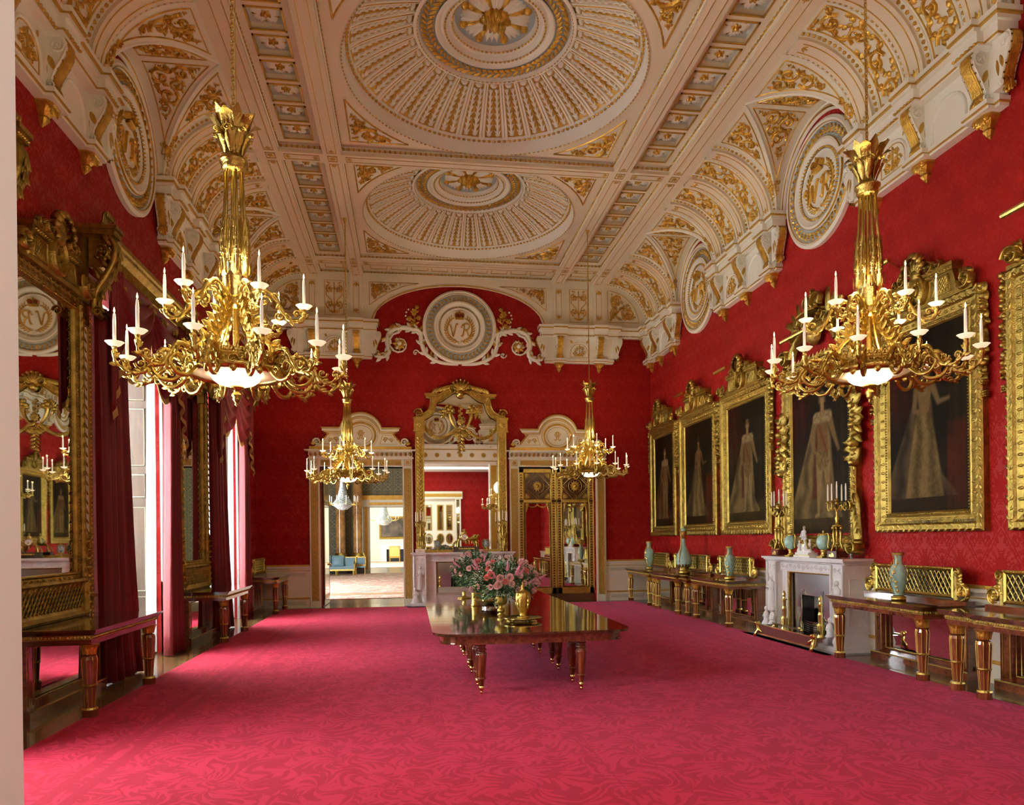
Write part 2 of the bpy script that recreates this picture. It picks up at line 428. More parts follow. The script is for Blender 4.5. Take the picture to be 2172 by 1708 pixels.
def floormat():
    m, nt, b = newmat('oak_parquet')
    g = N(nt, 'ShaderNodeNewGeometry'); mp = N(nt, 'ShaderNodeMapping'); L(nt, g.outputs['Position'], mp.inputs[0]); mp.inputs['Rotation'].default_value = (0, 0, R(45))
    br = N(nt, 'ShaderNodeTexBrick'); L(nt, mp.outputs[0], br.inputs['Vector'])
    br.inputs['Scale'].default_value = 1.0; br.inputs['Brick Width'].default_value = .5; br.inputs['Row Height'].default_value = .09; br.inputs['Mortar Size'].default_value = .003
    br.inputs['Color1'].default_value = (.20, .115, .04, 1); br.inputs['Color2'].default_value = (.125, .067, .022, 1); br.inputs['Mortar'].default_value = (.03, .015, .006, 1)
    L(nt, br.outputs['Color'], b.inputs['Base Color']); b.inputs['Roughness'].default_value = .22
    b.inputs['Coat Weight'].default_value = .3
    return m
M['parquet'] = floormat()
def curtainmat(name, col):
    m, nt, b = newmat(name)
    b.inputs['Base Color'].default_value = (*col, 1); b.inputs['Roughness'].default_value = .6; b.inputs['Sheen Weight'].default_value = .12
    b.inputs['Sheen Tint'].default_value = (1, .3, .35, 1)
    tc = N(nt, 'ShaderNodeTexCoord'); mp = N(nt, 'ShaderNodeMapping'); mp.inputs['Scale'].default_value = (120, 120, 8); L(nt, tc.outputs['Object'], mp.inputs[0])
    n = N(nt, 'ShaderNodeTexNoise'); n.inputs['Scale'].default_value = 1; L(nt, mp.outputs[0], n.inputs['Vector'])
    bp = N(nt, 'ShaderNodeBump'); bp.inputs['Strength'].default_value = .15; bp.inputs['Distance'].default_value = .01; L(nt, n.outputs['Fac'], bp.inputs['Height']); L(nt, bp.outputs[0], b.inputs['Normal'])
    return m
M['curtain'] = curtainmat('crimson_curtain', (.17, .002, .006))
def sheermat():
    m = bpy.data.materials.new('white_sheer'); m.use_nodes = True; nt = m.node_tree; nt.nodes.clear()
    o = N(nt, 'ShaderNodeOutputMaterial'); t = N(nt, 'ShaderNodeBsdfTranslucent'); d = N(nt, 'ShaderNodeBsdfDiffuse'); x = N(nt, 'ShaderNodeMixShader')
    t.inputs['Color'].default_value = (.95, .97, .95, 1); d.inputs['Color'].default_value = (.9, .92, .9, 1); x.inputs[0].default_value = .35
    L(nt, t.outputs[0], x.inputs[1]); L(nt, d.outputs[0], x.inputs[2]); L(nt, x.outputs[0], o.inputs['Surface']); return m
M['sheer'] = sheermat()
def lattice_mat(): return None
# ------------------------------------------------------------------ dimensions (metres)
XW, YN, YF, ZC = 5.65, 2.64, 20.7, 9.42
ZB = 9.25                        # soffit of the ceiling beams
BAYS = (6.4, 11.7, 17.0); BEAMS = (3.75, 9.05, 14.35, 19.65)
WIN = (5.95, 11.65, 17.05); WHW = 1.3
CX0, RX, Z0, RZ = 4.3, 1.24, 7.98, 1.27    # cove quarter ellipse
GW = 1.27                        # half width of each lunette vault

def wallbox(name, boxes, mat, lab=None):
    return mesh(name, mat, lambda b: [b.box(*q) for q in boxes], kind='structure')
wallbox('floor', [(-6.9, 6.1, -2.9, 21.3, -.2, 0)], M['parquet'])
segs = []; y = -2.9
for c in WIN:
    segs.append((-7.0, -XW, y, c - WHW, 0, 9.9)); segs.append((-7.0, -XW, c - WHW, c + WHW, 5.15, 9.9)); y = c + WHW
segs.append((-7.0, -XW, y, 21.15, 0, 9.9))
wallbox('wall_left', segs, M['damask'])
wallbox('wall_right', [(XW, XW + .45, -2.9, 21.15, 0, 9.9)], M['damask'])
D0, D1, DH = 1.65, 3.93, 3.92
wallbox('wall_far', [(-XW, -D1, YF, YF + .45, 0, 9.9), (-D0, D0, YF, YF + .45, 0, 9.9), (D1, XW, YF, YF + .45, 0, 9.9),
                     (-D1, -D0, YF, YF + .45, DH, 9.9), (D0, D1, YF, YF + .45, DH, 9.9)], M['damask'])
# near end: a wide opening under a frieze, with a shallow ante space and its own end wall behind the viewpoint
wallbox('wall_near', [(-XW, -2.82, YN - .5, YN, 0, 9.9), (2.82, XW, YN - .5, YN, 0, 9.9), (-2.82, 2.82, YN - .5, YN, 6.8, 9.9),
                      (-XW, -3.6, -2.9, -2.6, 0, 6.2), (3.6, XW, -2.9, -2.6, 0, 6.2), (-3.6, -1.25, -2.9, -2.6, 0, 6.2), (1.25, 3.6, -2.9, -2.6, 0, 6.2), (-1.25, 1.25, -2.9, -2.6, 4.3, 6.2)], M['damask'])
wallbox('ceiling_ante', [(-XW, XW, -2.9, YN - .5, 5.95, 6.2)], M['cream'])

def jambs(b):
    for s in (-1, 1):
        b.mat = 0; b.box(*sorted((s * 2.80, s * 3.25)), YN - .55, YN + .06, 0, 5.9)
        b.mat = 1; b.box(*sorted((s * 2.86, s * 3.18)), YN + .06, YN + .075, .3, 5.8)
        b.box(*sorted((s * 2.795, s * 2.80)), YN - .42, YN - .40, 0.2, 5.8)
    b.mat = 0; b.box(-3.5, 3.5, YN - .55, YN + .08, 5.9, 6.8)
    b.box(-3.6, 3.6, YN - .55, YN + .22, 6.8, 6.9)
    b.mat = 1; b.box(-3.5, 3.5, YN + .08, YN + .10, 6.0, 6.05); b.box(-3.5, 3.5, YN + .08, YN + .10, 6.62, 6.67)
    b.m = lambda u, v, h: (u, YN + .08 + h, v)
    for i in range(11): b.rosette(-3.1 + .62 * i, 6.34, .13, 8, .04)
mesh('trim_1', [M['jambwhite'], M['goldflat']], jambs, kind='structure')
# end doors of the ante space (seen in the mirrors only)
def enddoors(b):
    b.mat = 0; b.box(-1.25, 1.25, -2.75, -2.68, 0, 4.3)
    for x0, x1 in ((-1.6, -1.25), (1.25, 1.6)): b.box(x0, x1, -2.6, -2.5, 0, 4.4)
    b.box(-1.7, 1.7, -2.6, -2.45, 4.3, 4.75)
    b.mat = 1; b.box(-1.66, 1.66, -2.45, -2.43, 4.42, 4.62)
    for s in (-1, 1):
        b.box(*sorted((s * 1.33, s * 1.5)), -2.5, -2.485, .2, 4.25)
        for x in (.35, .9):
            b.mat = 1; b.box(s * x - .19, s * x + .19, -2.68, -2.66, 2.4, 3.95)
            b.mat = 2; b.box(s * x - .13, s * x + .13, -2.66, -2.655, 2.46, 3.89)
            b.mat = 1; b.prism(arcpts(s * x, 1.9, .23, 0, 2 * pi, 20, .33)[:-1], -2.68, -2.66, 'y')
            b.mat = 2; b.prism(arcpts(s * x, 1.9, .18, 0, 2 * pi, 20, .27)[:-1], -2.66, -2.655, 'y')
            b.mat = 1; b.box(s * x - .19, s * x + .19, -2.68, -2.66, .3, 1.45)
            b.mat = 2; b.box(s * x - .13, s * x + .13, -2.66, -2.655, .36, 1.39)
mesh('door_3', [M['cream'], M['goldflat'], M['mirror']], enddoors, kind='structure')

# ------------------------------------------------------------------ dado
def dado_run(b, L0):   # local: along x, out y, up z
    b.mat = 0; b.box(0, L0, 0, .03, 0, 1.12); b.box(0, L0, 0, .055, 0, .24); b.box(0, L0, 0, .075, 1.10, 1.155)
    b.box(0, L0, 0, .045, .98, 1.02)
    b.mat = 1; b.box(0, L0, 0, .085, 1.155, 1.195); b.box(0, L0, 0, .05, 1.02, 1.035); b.box(0, L0, 0, .065, .24, .285)
def dado(name, L0, loc, rz):
    o = mesh(name, [M['dado'], M['goldflat']], lambda b: dado_run(b, L0), kind='structure'); o.location = loc; o.rotation_euler = (0, 0, rz); return o
dado('baseboard_right', YF - YN, (XW, YN, 0), RIGHT)
for i, (a, c) in enumerate(((YN, WIN[0] - WHW), (WIN[0] + WHW, WIN[1] - WHW), (WIN[1] + WHW, WIN[2] - WHW), (WIN[2] + WHW, YF))):
    dado('baseboard_left', c - a, (-XW, c, 0), LEFT)
for a, c in ((-XW, -D1 - .3), (-D0 + .3, D0 - .3), (D1 + .3, XW)):
    dado('baseboard_far', c - a, (c, YF, 0), FAR)
def grille(b, w, h):
    b.mat = 0; b.box(-w / 2 - .02, w / 2 + .02, 0, .006, -h / 2 - .015, h / 2 + .015)
    b.mat = 1
    n = int(w / .022)
    for i in range(n): b.box(-w / 2 + i * w / n, -w / 2 + i * w / n + .010, .006, .009, -h / 2, h / 2)
GR = {}
for (x, z, w, h) in ((-4.72, .92, .75, .09), (-4.85, .13, 1.0, .1), (4.72, .92, .75, .09), (4.85, .13, 1.0, .1)):
    o = mesh('air_grille', [M['dado'], simple('grille_shadow', (.45, .42, .33), .6)], lambda b: grille(b, w, h))
    o.location = (x, YF - (.031 if z > .5 else .056), z); o.rotation_euler = (0, 0, FAR)
    tag(o, '%s grille in the cream panelling %s of the far doors' % ('upper narrow slatted' if z > .5 else 'lower wide slatted', 'left' if x < 0 else 'right'), 'grille')

# ------------------------------------------------------------------ carpet
def carp(b):
    nx, ny = 2, 2
    b.box(-4.9, 4.9, YN + .1, 20.19, 0.001, .018)
tag(mesh('carpet', M['carpet'], carp), 'huge crimson carpet with tone-on-tone scrolling leaves covering the floor', 'carpet')

# ------------------------------------------------------------------ ceiling
CEIL = empty('ceiling', (0, 0, 0), kind='structure')
def tri_inset(x0, x1, y0, y1, w): return [(x0 + w, x1 - w), (y0 + w, y1 - w)]
def goldline(b, x0, x1, y0, y1, z, w=.012, h=.012):
    for q in ((x0, x1, y0, y0 + w), (x0, x1, y1 - w, y1), (x0, x0 + w, y0, y1), (x1 - w, x1, y0, y1)):
        b.box(*q, z - h, z)
def slabs(b):
    b.mat = 0
    Yc = [(YN, BEAMS[0] - .165), *[(BEAMS[i] + .165, BEAMS[i + 1] - .165) for i in range(3)], (BEAMS[3] + .165, YF)]
    # longitudinal and transverse beams
    for s in (-1, 1):
        for a, c in ((2.70, 3.04), (3.86, 4.2)):
            b.box(*sorted((s * a, s * c)), YN, YF, ZB, 9.62)
    for yb in BEAMS:
        for x0, x1 in ((-3.86, -3.04), (-2.70, 2.70), (3.04, 3.86)): b.box(x0, x1, yb - .165, yb + .165, ZB, 9.62)
        for s in (-1, 1): b.box(*sorted((s * 4.201, s * 4.34)), yb - .165, yb + .165, ZB - .002, 9.62)
    for s in (-1, 1): b.box(*sorted((s * 4.2, s * 4.33)), YN, YF, ZB, 9.62)
    # panel planes: bays with a round hole
    for yc in BAYS:
        n = 64; base = len(b.v)
        for i in range(n):
            a = 2 * pi * i / n; c, s_ = cos(a), sin(a)
            k = min(2.70 / abs(c) if abs(c) > 1e-6 else 1e9, 2.485 / abs(s_) if abs(s_) > 1e-6 else 1e9)
            b.p(2.46 * c, yc + 2.46 * s_, ZC); b.p(k * c, yc + k * s_, ZC)
        for i in range(n):
            j = (i + 1) % n; b.face(base + 2 * i, base + 2 * i + 1, base + 2 * j + 1, base + 2 * j)
        for sx in (-1, 1):
            for sy in (-1, 1):   # corner fill
                a1 = [(sx * 2.70, yc + sy * 2.485, ZC), (sx * 2.70, yc + sy * 2.2, ZC + .001), (sx * 2.4, yc + sy * 2.485, ZC + .001)]
                b.face(*[b.p(*q) for q in a1])
    for (y0, y1) in (Yc[0], Yc[-1]):
        b.box(-2.70, 2.70, y0, y1, ZC, 9.6)
        for s in (-1, 1): b.box(*sorted((s * 3.04, s * 3.86)), y0, y1, ZC, 9.6)
mesh('beam_grid', [M['pink']], slabs, CEIL)
wallbox('ceiling_slab', [(-XW - .5, XW + .45, YN - .5, YF + .45, 10.6, 10.8), (-XW - .5, -XW, YN - .5, YF + .45, 9.9, 10.6), (XW, XW + .45, YN - .5, YF + .45, 9.9, 10.6), (-XW, XW, YF, YF + .45, 9.9, 10.6), (-XW, XW, YN - .5, YN, 9.9, 10.6)], M['cream'])

def strips(b):     # flower coffer strips
    for s in (-1, 1):
        for yc in BAYS:
            x0, x1 = sorted((s * 3.04, s * 3.86)); y0, y1 = yc - 2.485, yc + 2.485
            b.mat = 0
            cx = (x0 + x1) / 2
            b.box(x0, cx - .27, y0, y1, 9.40, 9.5); b.box(cx + .27, x1, y0, y1, 9.40, 9.5)
            ys = [yc + (k - 3.5) * .585 for k in range(8)]
            e = y0
            for q in ys: b.box(cx - .27, cx + .27, e, q - .245, 9.40, 9.5); e = q + .245
            b.box(cx - .27, cx + .27, e, y1, 9.40, 9.5)
            b.mat = 1; b.box(x0, x1, y0, y1, 9.5, 9.53)
            b.mat = 2
            for q in ys: goldline(b, cx - .27, cx + .27, q - .245, q + .245, 9.40, .028, .016)
mesh('coffer_strips', [M['pink'], M['palegrey'], M['goldflat']], strips, CEIL)
def flower(b):
    b.m = lambda u, v, h: (u, v, -h)
    b.mat = 0
    for k in range(5):
        a = 2 * pi * k / 5 + .31
        for da in (-.32, 0, .32): b.leaf(.03 * cos(a), .03 * sin(a), a + da, .19 - abs(da) * .03, .075, .05)
        b.blob(.135 * cos(a), .135 * sin(a), .062, .062, .045, 8)
    b.mat = 1
    for k in range(5):
        a = 2 * pi * k / 5 + .31 + pi / 5
        b.leaf(.08 * cos(a), .08 * sin(a), a, .125, .03, .03)
    for k in range(5): b.leaf(0, 0, 2 * pi * k / 5 + .94, .078, .034, .085)
    b.blob(0, 0, .035, .035, .10, 8)
fl = mesh('coffer_flower', [M['white'], M['gold']], flower)
first = True
for s in (-1, 1):
    for yc in BAYS:
        for k in range(8):
            o = fl if first else fl.copy()
            if not first: COL.objects.link(o)
            first = False
            o.parent = CEIL; o.location = (s * 3.45, yc + (k - 3.5) * .585, 9.5)
            o.rotation_euler = (0, 0, (k * 7 % 5) * .5)

def eggline(b, L0, pitch=.098):      # in (u, v, h): run along u from 0..L0
    n = max(2, round(L0 / pitch)); p = L0 / n
    for i in range(n):
        b.blob((i + .5) * p, 0, p * .30, .030, .034, 6)
        b.blob(i * p, 0, p * .09, .026, .018, 4)
def eggs(b):
    b.mat = 0
    def run(p0, d, nrm, L0):
        # vertical face moulding: u along d, v = z, h along nrm
        b.m = lambda u, v, h: (p0[0] + d[0] * u + nrm[0] * h, p0[1] + d[1] * u + nrm[1] * h, p0[2] + v)
        eggline(b, L0)
        b.mat = 1
        for v in (-.042, .042): b.m = None; b.box(*sorted((p0[0] - nrm[0] * .002, p0[0] + d[0] * L0 + nrm[0] * .02)), *sorted((p0[1] - nrm[1] * .002, p0[1] + d[1] * L0 + nrm[1] * .02)), p0[2] + v - .006, p0[2] + v + .006)
        b.mat = 0
    zz = 9.36
    for yc in BAYS:
        y0, y1 = yc - 2.485, yc + 2.485
        for (x0, x1) in ((-2.70, 2.70), (3.04, 3.86), (-3.86, -3.04)):
            run((x0, y0, zz), (1, 0), (0, 1), x1 - x0); run((x0, y1, zz), (1, 0), (0, -1), x1 - x0)
            run((x0, y0, zz), (0, 1), (1, 0), y1 - y0); run((x1, y0, zz), (0, 1), (-1, 0), y1 - y0)
    for (y0, y1) in ((YN, BEAMS[0] - .165), (BEAMS[3] + .165, YF - .1)):
        for (x0, x1) in ((-2.70, 2.70), (3.04, 3.86), (-3.86, -3.04)):
            run((x0, y1, zz), (1, 0), (0, -1), x1 - x0)
            run((x0, y0, zz), (0, 1), (1, 0), y1 - y0); run((x1, y0, zz), (0, 1), (-1, 0), y1 - y0)
mesh('egg_moulding', [M['gold'], M['white']], eggs, CEIL)

def blines(b):      # gilt outlines and small motifs on the beam soffits
    z = ZB
    for s in (-1, 1):
        for cx in (2.87, 4.03):
            for i in range(len(BEAMS) + 1):
                y0 = (BEAMS[i - 1] + .2) if i else YN + .1; y1 = (BEAMS[i] - .2) if i < 4 else YF - .1
                b.mat = 0; b.m = None
                goldline(b, s * cx - .09, s * cx + .09, y0, y1, z, .010, .008)
                b.m = lambda u, v, h: (s * cx + v, u, z - h)
                for (ye, sg) in ((y0, 1), (y1, -1)):
                    for a in (-.9, -.45, 0, .45, .9): b.leaf(ye + sg * .03, 0, (0 if sg > 0 else pi) + a, .10 if a == 0 else .07, .016, .014)
            for yb in BEAMS:
                b.m = None; goldline(b, s * cx - .09, s * cx + .09, yb - .1, yb + .1, z, .014, .010)
                b.m = lambda u, v, h: (s * cx + u, yb + v, z - h)
                b.rosette(0, 0, .06, 6, .02)
    for yb in BEAMS:
        for (x0, x1) in ((-2.62, 2.62), (3.12, 3.78), (-3.78, -3.12)):
            b.m = None; goldline(b, x0, x1, yb - .09, yb + .09, z, .010, .008)
            b.m = lambda u, v, h: (u, yb + v, z - h)
            for xe, sg in ((x0, 1), (x1, -1)):
                for a in (-.8, -.3, .3, .8): b.leaf(xe + sg * .03, 0, (0 if sg > 0 else pi) + a, .09, .018, .014)
    b.m = None
    for (yy0, yy1) in ((19.815 + .15, YF - .22), (YN + .2, BEAMS[0] - .33)):
        for k in range(-4, 5):
            if abs(k) < 5: goldline(b, k * .56 - .23, k * .56 + .23, yy0, yy1, ZC, .02, .012)
        for s in (-1, 1): goldline(b, s * 3.45 - .25, s * 3.45 + .25, yy0, yy1, ZC, .02, .012)
mesh('soffit_gilding', [M['goldflat']], blines, CEIL)

def spandrels(b):
    poly = [(2.5, .97), (2.5, 2.28), (1.41, 2.28)] + arcpts(0, 0, 2.68, atan2(2.28, 1.41), atan2(.97, 2.5), 8)[1:-1]
    ins = inset(poly, .06)
    for yc in BAYS:
        for sx in (-1, 1):
            for sy in (-1, 1):
                b.m = lambda u, v, h: (sx * u, yc + sy * v, ZC - h)
                b.mat = 1; b.face(*[b.p(u, v, .002) for (u, v) in poly])
                b.mat = 0; b.band(poly + poly[:1], .035, .02)
                fill(b, ins, .20, .025, 3, .05, 1300)
mesh('spandrel_relief', [M['gold'], M['white']], spandrels, CEIL)

# saucer domes
def domeprof():
    return [(2.46, 9.42), (2.44, 9.40), (2.42, 9.42), (2.41, 9.62), (2.38, 9.63)]
def dz(r):   # fluted slope r 2.34..1.32
    t = (2.34 - r) / 1.02; return 9.66 + .47 * (t ** .8)
def dome(b):
    b.smooth = True; b.mat = 0
    pr = [(2.47, 9.42), (2.465, 9.395), (2.445, 9.42), (2.42, 9.63), (2.33, 9.66), (2.325, 9.72)]
    b.lathe(pr, n=72)
    b.smooth = False
    fl_ = [(r, dz(r) + .015) for r in (2.34, 2.2, 2.0, 1.8, 1.6, 1.45, 1.32)]
    b.mat = 1; b.smooth = True; b.lathe(fl_, n=64); b.smooth = False
    b.mat = 0; b.smooth = True
    b.lathe([(1.33, 10.10), (1.28, 10.08), (1.24, 10.16)], n=64)
    b.mat = 2; b.lathe([(1.24, 10.16), (.98, 10.17)], n=64)
    b.mat = 0; b.lathe([(.98, 10.15), (.94, 10.12), (.90, 10.20), (.86, 10.22), (.84, 10.17), (.80, 10.17), (.78, 10.24), (.74, 10.20), (.70, 10.26), (.66, 10.34)], n=64)
    b.mat = 2; b.lathe([(.66, 10.34), (.3, 10.42), (.01, 10.43)], n=40)
    b.smooth = False
    NF = 32
    for k in range(NF):
        a = 2 * pi * k / NF
        def mp(u, v, h, a=a):   # v: 0..1 from outer to inner ; u metres across
            r = 2.34 - v * 1.02; w = a + u / r
            return (r * cos(w), r * sin(w), dz(r) + .015 - h)
        b.m = mp
        # rib between flutes
        b.mat = 0
        for q in range(6):
            v0, v1 = q / 6, (q + 1) / 6; w0 = .055 * (1 - .35 * v0); w1 = .055 * (1 - .35 * v1)
            i = [b.p(-w0, v0, .03), b.p(w0, v0, .03), b.p(w1, v1, .03), b.p(-w1, v1, .03)]
            j = [b.p(-w0 - .004, v0, 0), b.p(w0 + .004, v0, 0), b.p(w1 + .004, v1, 0), b.p(-w1 - .004, v1, 0)]
            b.face(*i); b.face(i[0], j[0], j[3], i[3]); b.face(i[1], i[2], j[2], j[1])
        b.mat = 3
        b.band([(0, .03 + .94 * t / 10) for t in range(11)], .018, .044)
        # two white leaf fronds per flute on a gold / grey ground
        def mf(u, v, h, a=a + pi / NF):
            r = 2.34 - v * 1.02; w = a + u * (r / 2.0) / r * 1.0
            return (r * cos(w), r * sin(w), dz(r) + .015 - h)
        b.m = mf; b.mat = 4
        for sg in (-1, 1):
            b.band([(sg * (.075 - .05 * (1 - t / 6) * 0), .08 + .8 * t / 6) for t in range(7)], [.05] * 7, .028)
            for q in range(8):
                v = .06 + q * .105
                b.p0 = 0
                # leaflets (u in m, v in fraction): scale v steps
                L1 = .055
                for side in (-1, 1):
                    i = [b.p(sg * .075, v, .022), b.p(sg * .075 + side * .028, v + .02, .035), b.p(sg * .075 + side * .062, v + .075, .012), b.p(sg * .075 + side * .01, v + .06, .03)]
                    b.face(*i)
            b.blob(sg * .075, .055, .05, .03, .03, 6)
        b.blob(0, .93, .10, .04, .05, 8)
        b.mat = 3; b.band([(0, .1 + .75 * t / 6) for t in range(7)], .022, .03)
        for w_ in (-.155, .155): b.band([(w_, .02 + .95 * t / 6) for t in range(7)], .012, .02)
    b.m = None; b.mat = 3
    def ringeggs(r, z, n, ru, rv, hh):
        def mr(u, v, h):
            w = u / r; q = r + v
            return (q * cos(w), q * sin(w), z - h)
        b.m = mr
        for i in range(n): b.blob(2 * pi * r * i / n, 0, ru, rv, hh, 6)
    ringeggs(2.37, 9.64, 150, .036, .028, .035); ringeggs(2.455, 9.405, 170, .03, .014, .018)
    ringeggs(.82, 10.16, 70, .028, .018, .022); ringeggs(.70, 10.25, 60, .028, .018, .022); ringeggs(1.27, 10.09, 100, .03, .01, .012)
    # laurel band
    def ml(u, v, h):
        w = u / 1.11; q = 1.11 + v; return (q * cos(w), q * sin(w), 10.16 - h)
    b.m = ml
    n = 64
    for i in range(n):
        u = 2 * pi * 1.11 * i / n
        for sg in (-1, 1):
            b.leaf(u, sg * .01, sg * .62, .15, .030, .05); b.leaf(u + .03, sg * .03, sg * 1.0, .09, .022, .04)
    # central boss
    b.m = lambda u, v, h: (u, v, 10.40 - h)
    b.mat = 4
    for k in range(8):
        a = 2 * pi * k / 8
        for da in (-.2, 0, .2): b.leaf(.1 * cos(a), .1 * sin(a), a + da, .46, .075, .12)
    b.mat = 3
    for k in range(8):
        a = 2 * pi * (k + .5) / 8
        b.leaf(.2 * cos(a), .2 * sin(a), a, .34, .06, .12); b.blob(.55 * cos(a), .55 * sin(a), .08, .08, .12, 8)
        b.leaf(0, 0, a + .39, .26, .10, .22); b.leaf(0, 0, a, .2, .08, .26)
    b.blob(0, 0, .09, .09, .32, 10)
dm = mesh('saucer_dome', [M['white'], M['goldflat'], M['greyblue'], M['gold'], M['white']], dome)
for i, yc in enumerate(BAYS):
    o = dm if i == 0 else dm.copy()
    if i: COL.objects.link(o)
    o.parent = CEIL; o.location = (0, yc, 0)

# ------------------------------------------------------------------ coves
def cove(side):
    def C(y, th, h=0.0):
        return (side * (CX0 + (RX - h) * cos(th)), y, Z0 + (RZ - h) * sin(th))
    cl = [(YN, BEAMS[0] + 1.38)] + [(c - 1.38, c + 1.38) for c in BEAMS[1:3]] + [(BEAMS[3] - 1.38, YF)]
    A = 1.255 * pi / 2     # arc length
    def base(b):
        b.smooth = True
        for (y0, y1) in cl: b.grid(lambda u, v: C(y0 + (y1 - y0) * u, v * pi / 2), 1, 18)
        for yc in BAYS:
            for s in (-1, 1):
                b.grid(lambda u, v: C(yc + s * (GW * cos(v * pi / 2) + u * (GW + .003 - GW * cos(v * pi / 2))), v * pi / 2), 6, 18)
                b.grid(lambda u, v: (side * (CX0 + RX * cos(v * pi / 2) + u * (XW + .01 - CX0 - RX * cos(v * pi / 2))), yc + s * GW * cos(v * pi / 2), Z0 + RZ * sin(v * pi / 2)), 6, 18)
    mesh('cove_vault', M['cream'], base, CEIL)
    def ribs(b):
        for ci, cb in enumerate(BEAMS):
            for off in (-1.1, 0, 1.1):
                y = cb + off
                if y < YN + .1 or y > YF - .0: continue
                y1_ = min(y + .165, YF)
                def G(u, v, hh): return C(y - .165 + (y1_ - y + .165) * u, v * pi / 2, hh)
                b.mat = 0; b.smooth = True
                b.grid(lambda u, v: G(u, v, .06), 1, 18)
                b.grid(lambda u, v: G(0, v, .06 * u), 1, 18); b.grid(lambda u, v: G(1, v, .06 * (1 - u)), 1, 18)
                b.smooth = False; b.mat = 1
                b.m = lambda u, v, h: C(y + u, v / A * pi / 2, .06 + h)
                for q in (-.09, .09):
                    if y + q < YF: b.band([(q, .12 + (A - .25) * t / 16) for t in range(17)], .014, .012)
                for a in (-.7, 0, .7): b.leaf(0, .16, pi / 2 + a, .10, .02, .02); b.leaf(0, A - .16, -pi / 2 + a, .10, .02, .02)
                b.m = None
        # egg bands beside ribs
        b.mat = 1
        for cb in BEAMS:
            for off in (-1.1, 0, 1.1):
                for q in (-.215, .215):
                    y = cb + off + q
                    if y < YN + .05 or y > YF - .02: continue
                    b.m = lambda u, v, h: C(y + v, u / A * pi / 2, h)
                    n = 22
                    for i in range(n):
                        b.blob((i + .5) * A / n, 0, .030, .030, .034, 6)
                    b.mat = 2
                    for vv in (-.05, .05): b.band([(A * t / 12, vv) for t in range(13)], .014, .012)
                    b.mat = 1
        b.m = None
    mesh('cove_ribs', [M['pink'], M['gold'], M['white']], ribs, CEIL)
    def relief(b):
        # scroll panels between the ribs
        pl = [(-.235, .06), (.235, .06), (.235, A - .06), (-.235, A - .06)]
        for cb in BEAMS:
            for off in (-.55, .55):
                y = cb + off
                if y < YN + .3 or y > YF - .3: continue
                b.m = lambda u, v, h: C(y + u, v / A * pi / 2, h)
                b.mat = 0; b.band(dens(pl + pl[:1]), .02, .015)
                b.m = lambda u, v, h: C(y + v, (.08 + u) / A * pi / 2, h)
                rinceau(b, A - .16, .46, .045)
        # triangles of the groin vault on the cove
        tp = []
        for k in range(13):
            th = pi / 2 * (.12 + .88 * k / 12); tp.append((GW * cos(th), th / (pi / 2) * A))
        poly = [(GW, tp[0][1])] + [(GW, A)] + tp[::-1]
        poly = poly[:2] + [(max(0.0, q[0]), q[1]) for q in tp[::-1]]
        pin = inset(poly, .10); pi2 = inset(poly, .15)
        tl = []
        for k in range(10):
            ph = pi / 2 * (.18 + .82 * k / 9); tl.append((CX0 + RX * cos(ph), ph / (pi / 2) * A))
        lpoly = tl + [(XW - .12, A), (XW - .10, tl[0][1])]
        lin = inset(lpoly, .075); li2 = inset(lpoly, .115)
        for yc in BAYS:
            for s in (-1, 1):
                b.m = lambda u, v, h: C(yc + s * u, v / A * pi / 2, h)
                b.mat = 0; b.band(dens(pin + pin[:1]), .02, .016); fill(b, pi2, .15, .022, 5, .04, 900)
                def ml(u, v, h):
                    ph = v / A * pi / 2
                    return (side * u, yc + s * (GW - h) * cos(ph), Z0 + (RZ - h) * sin(ph))
                b.m = ml
                b.band(dens(lin + lin[:1]), .02, .016); fill(b, li2, .14, .022, 8, .035, 900)
                # raised groin rib
                b.mat = 1
                def mg(u, v, h):
                    th = v
                    return (side * (CX0 + (RX - h) * cos(th)), yc + s * (GW - h * .7) * cos(th) + s * u * .7, Z0 + (RZ - h) * sin(th))
                b.m = mg; b.band([(0, pi / 2 * t / 14) for t in range(15)], .07, .02)
            # arch moulding on the wall round the lunette
            for (r_, w_, mt) in ((GW - .03, .05, 1), (GW - .085, .022, 0), (GW - .13, .05, 1)):
                b.mat = mt
                b.m = lambda u, v, h: (side * (XW - h), yc + u, Z0 + v)
                b.band(arcpts(0, 0, r_, 0, pi, 28, r_ * RZ / GW), w_, .05)
            b.m = None
    mesh('gilded_relief', [M['gold'], M['white']], relief, CEIL)
cove(-1); cove(1)

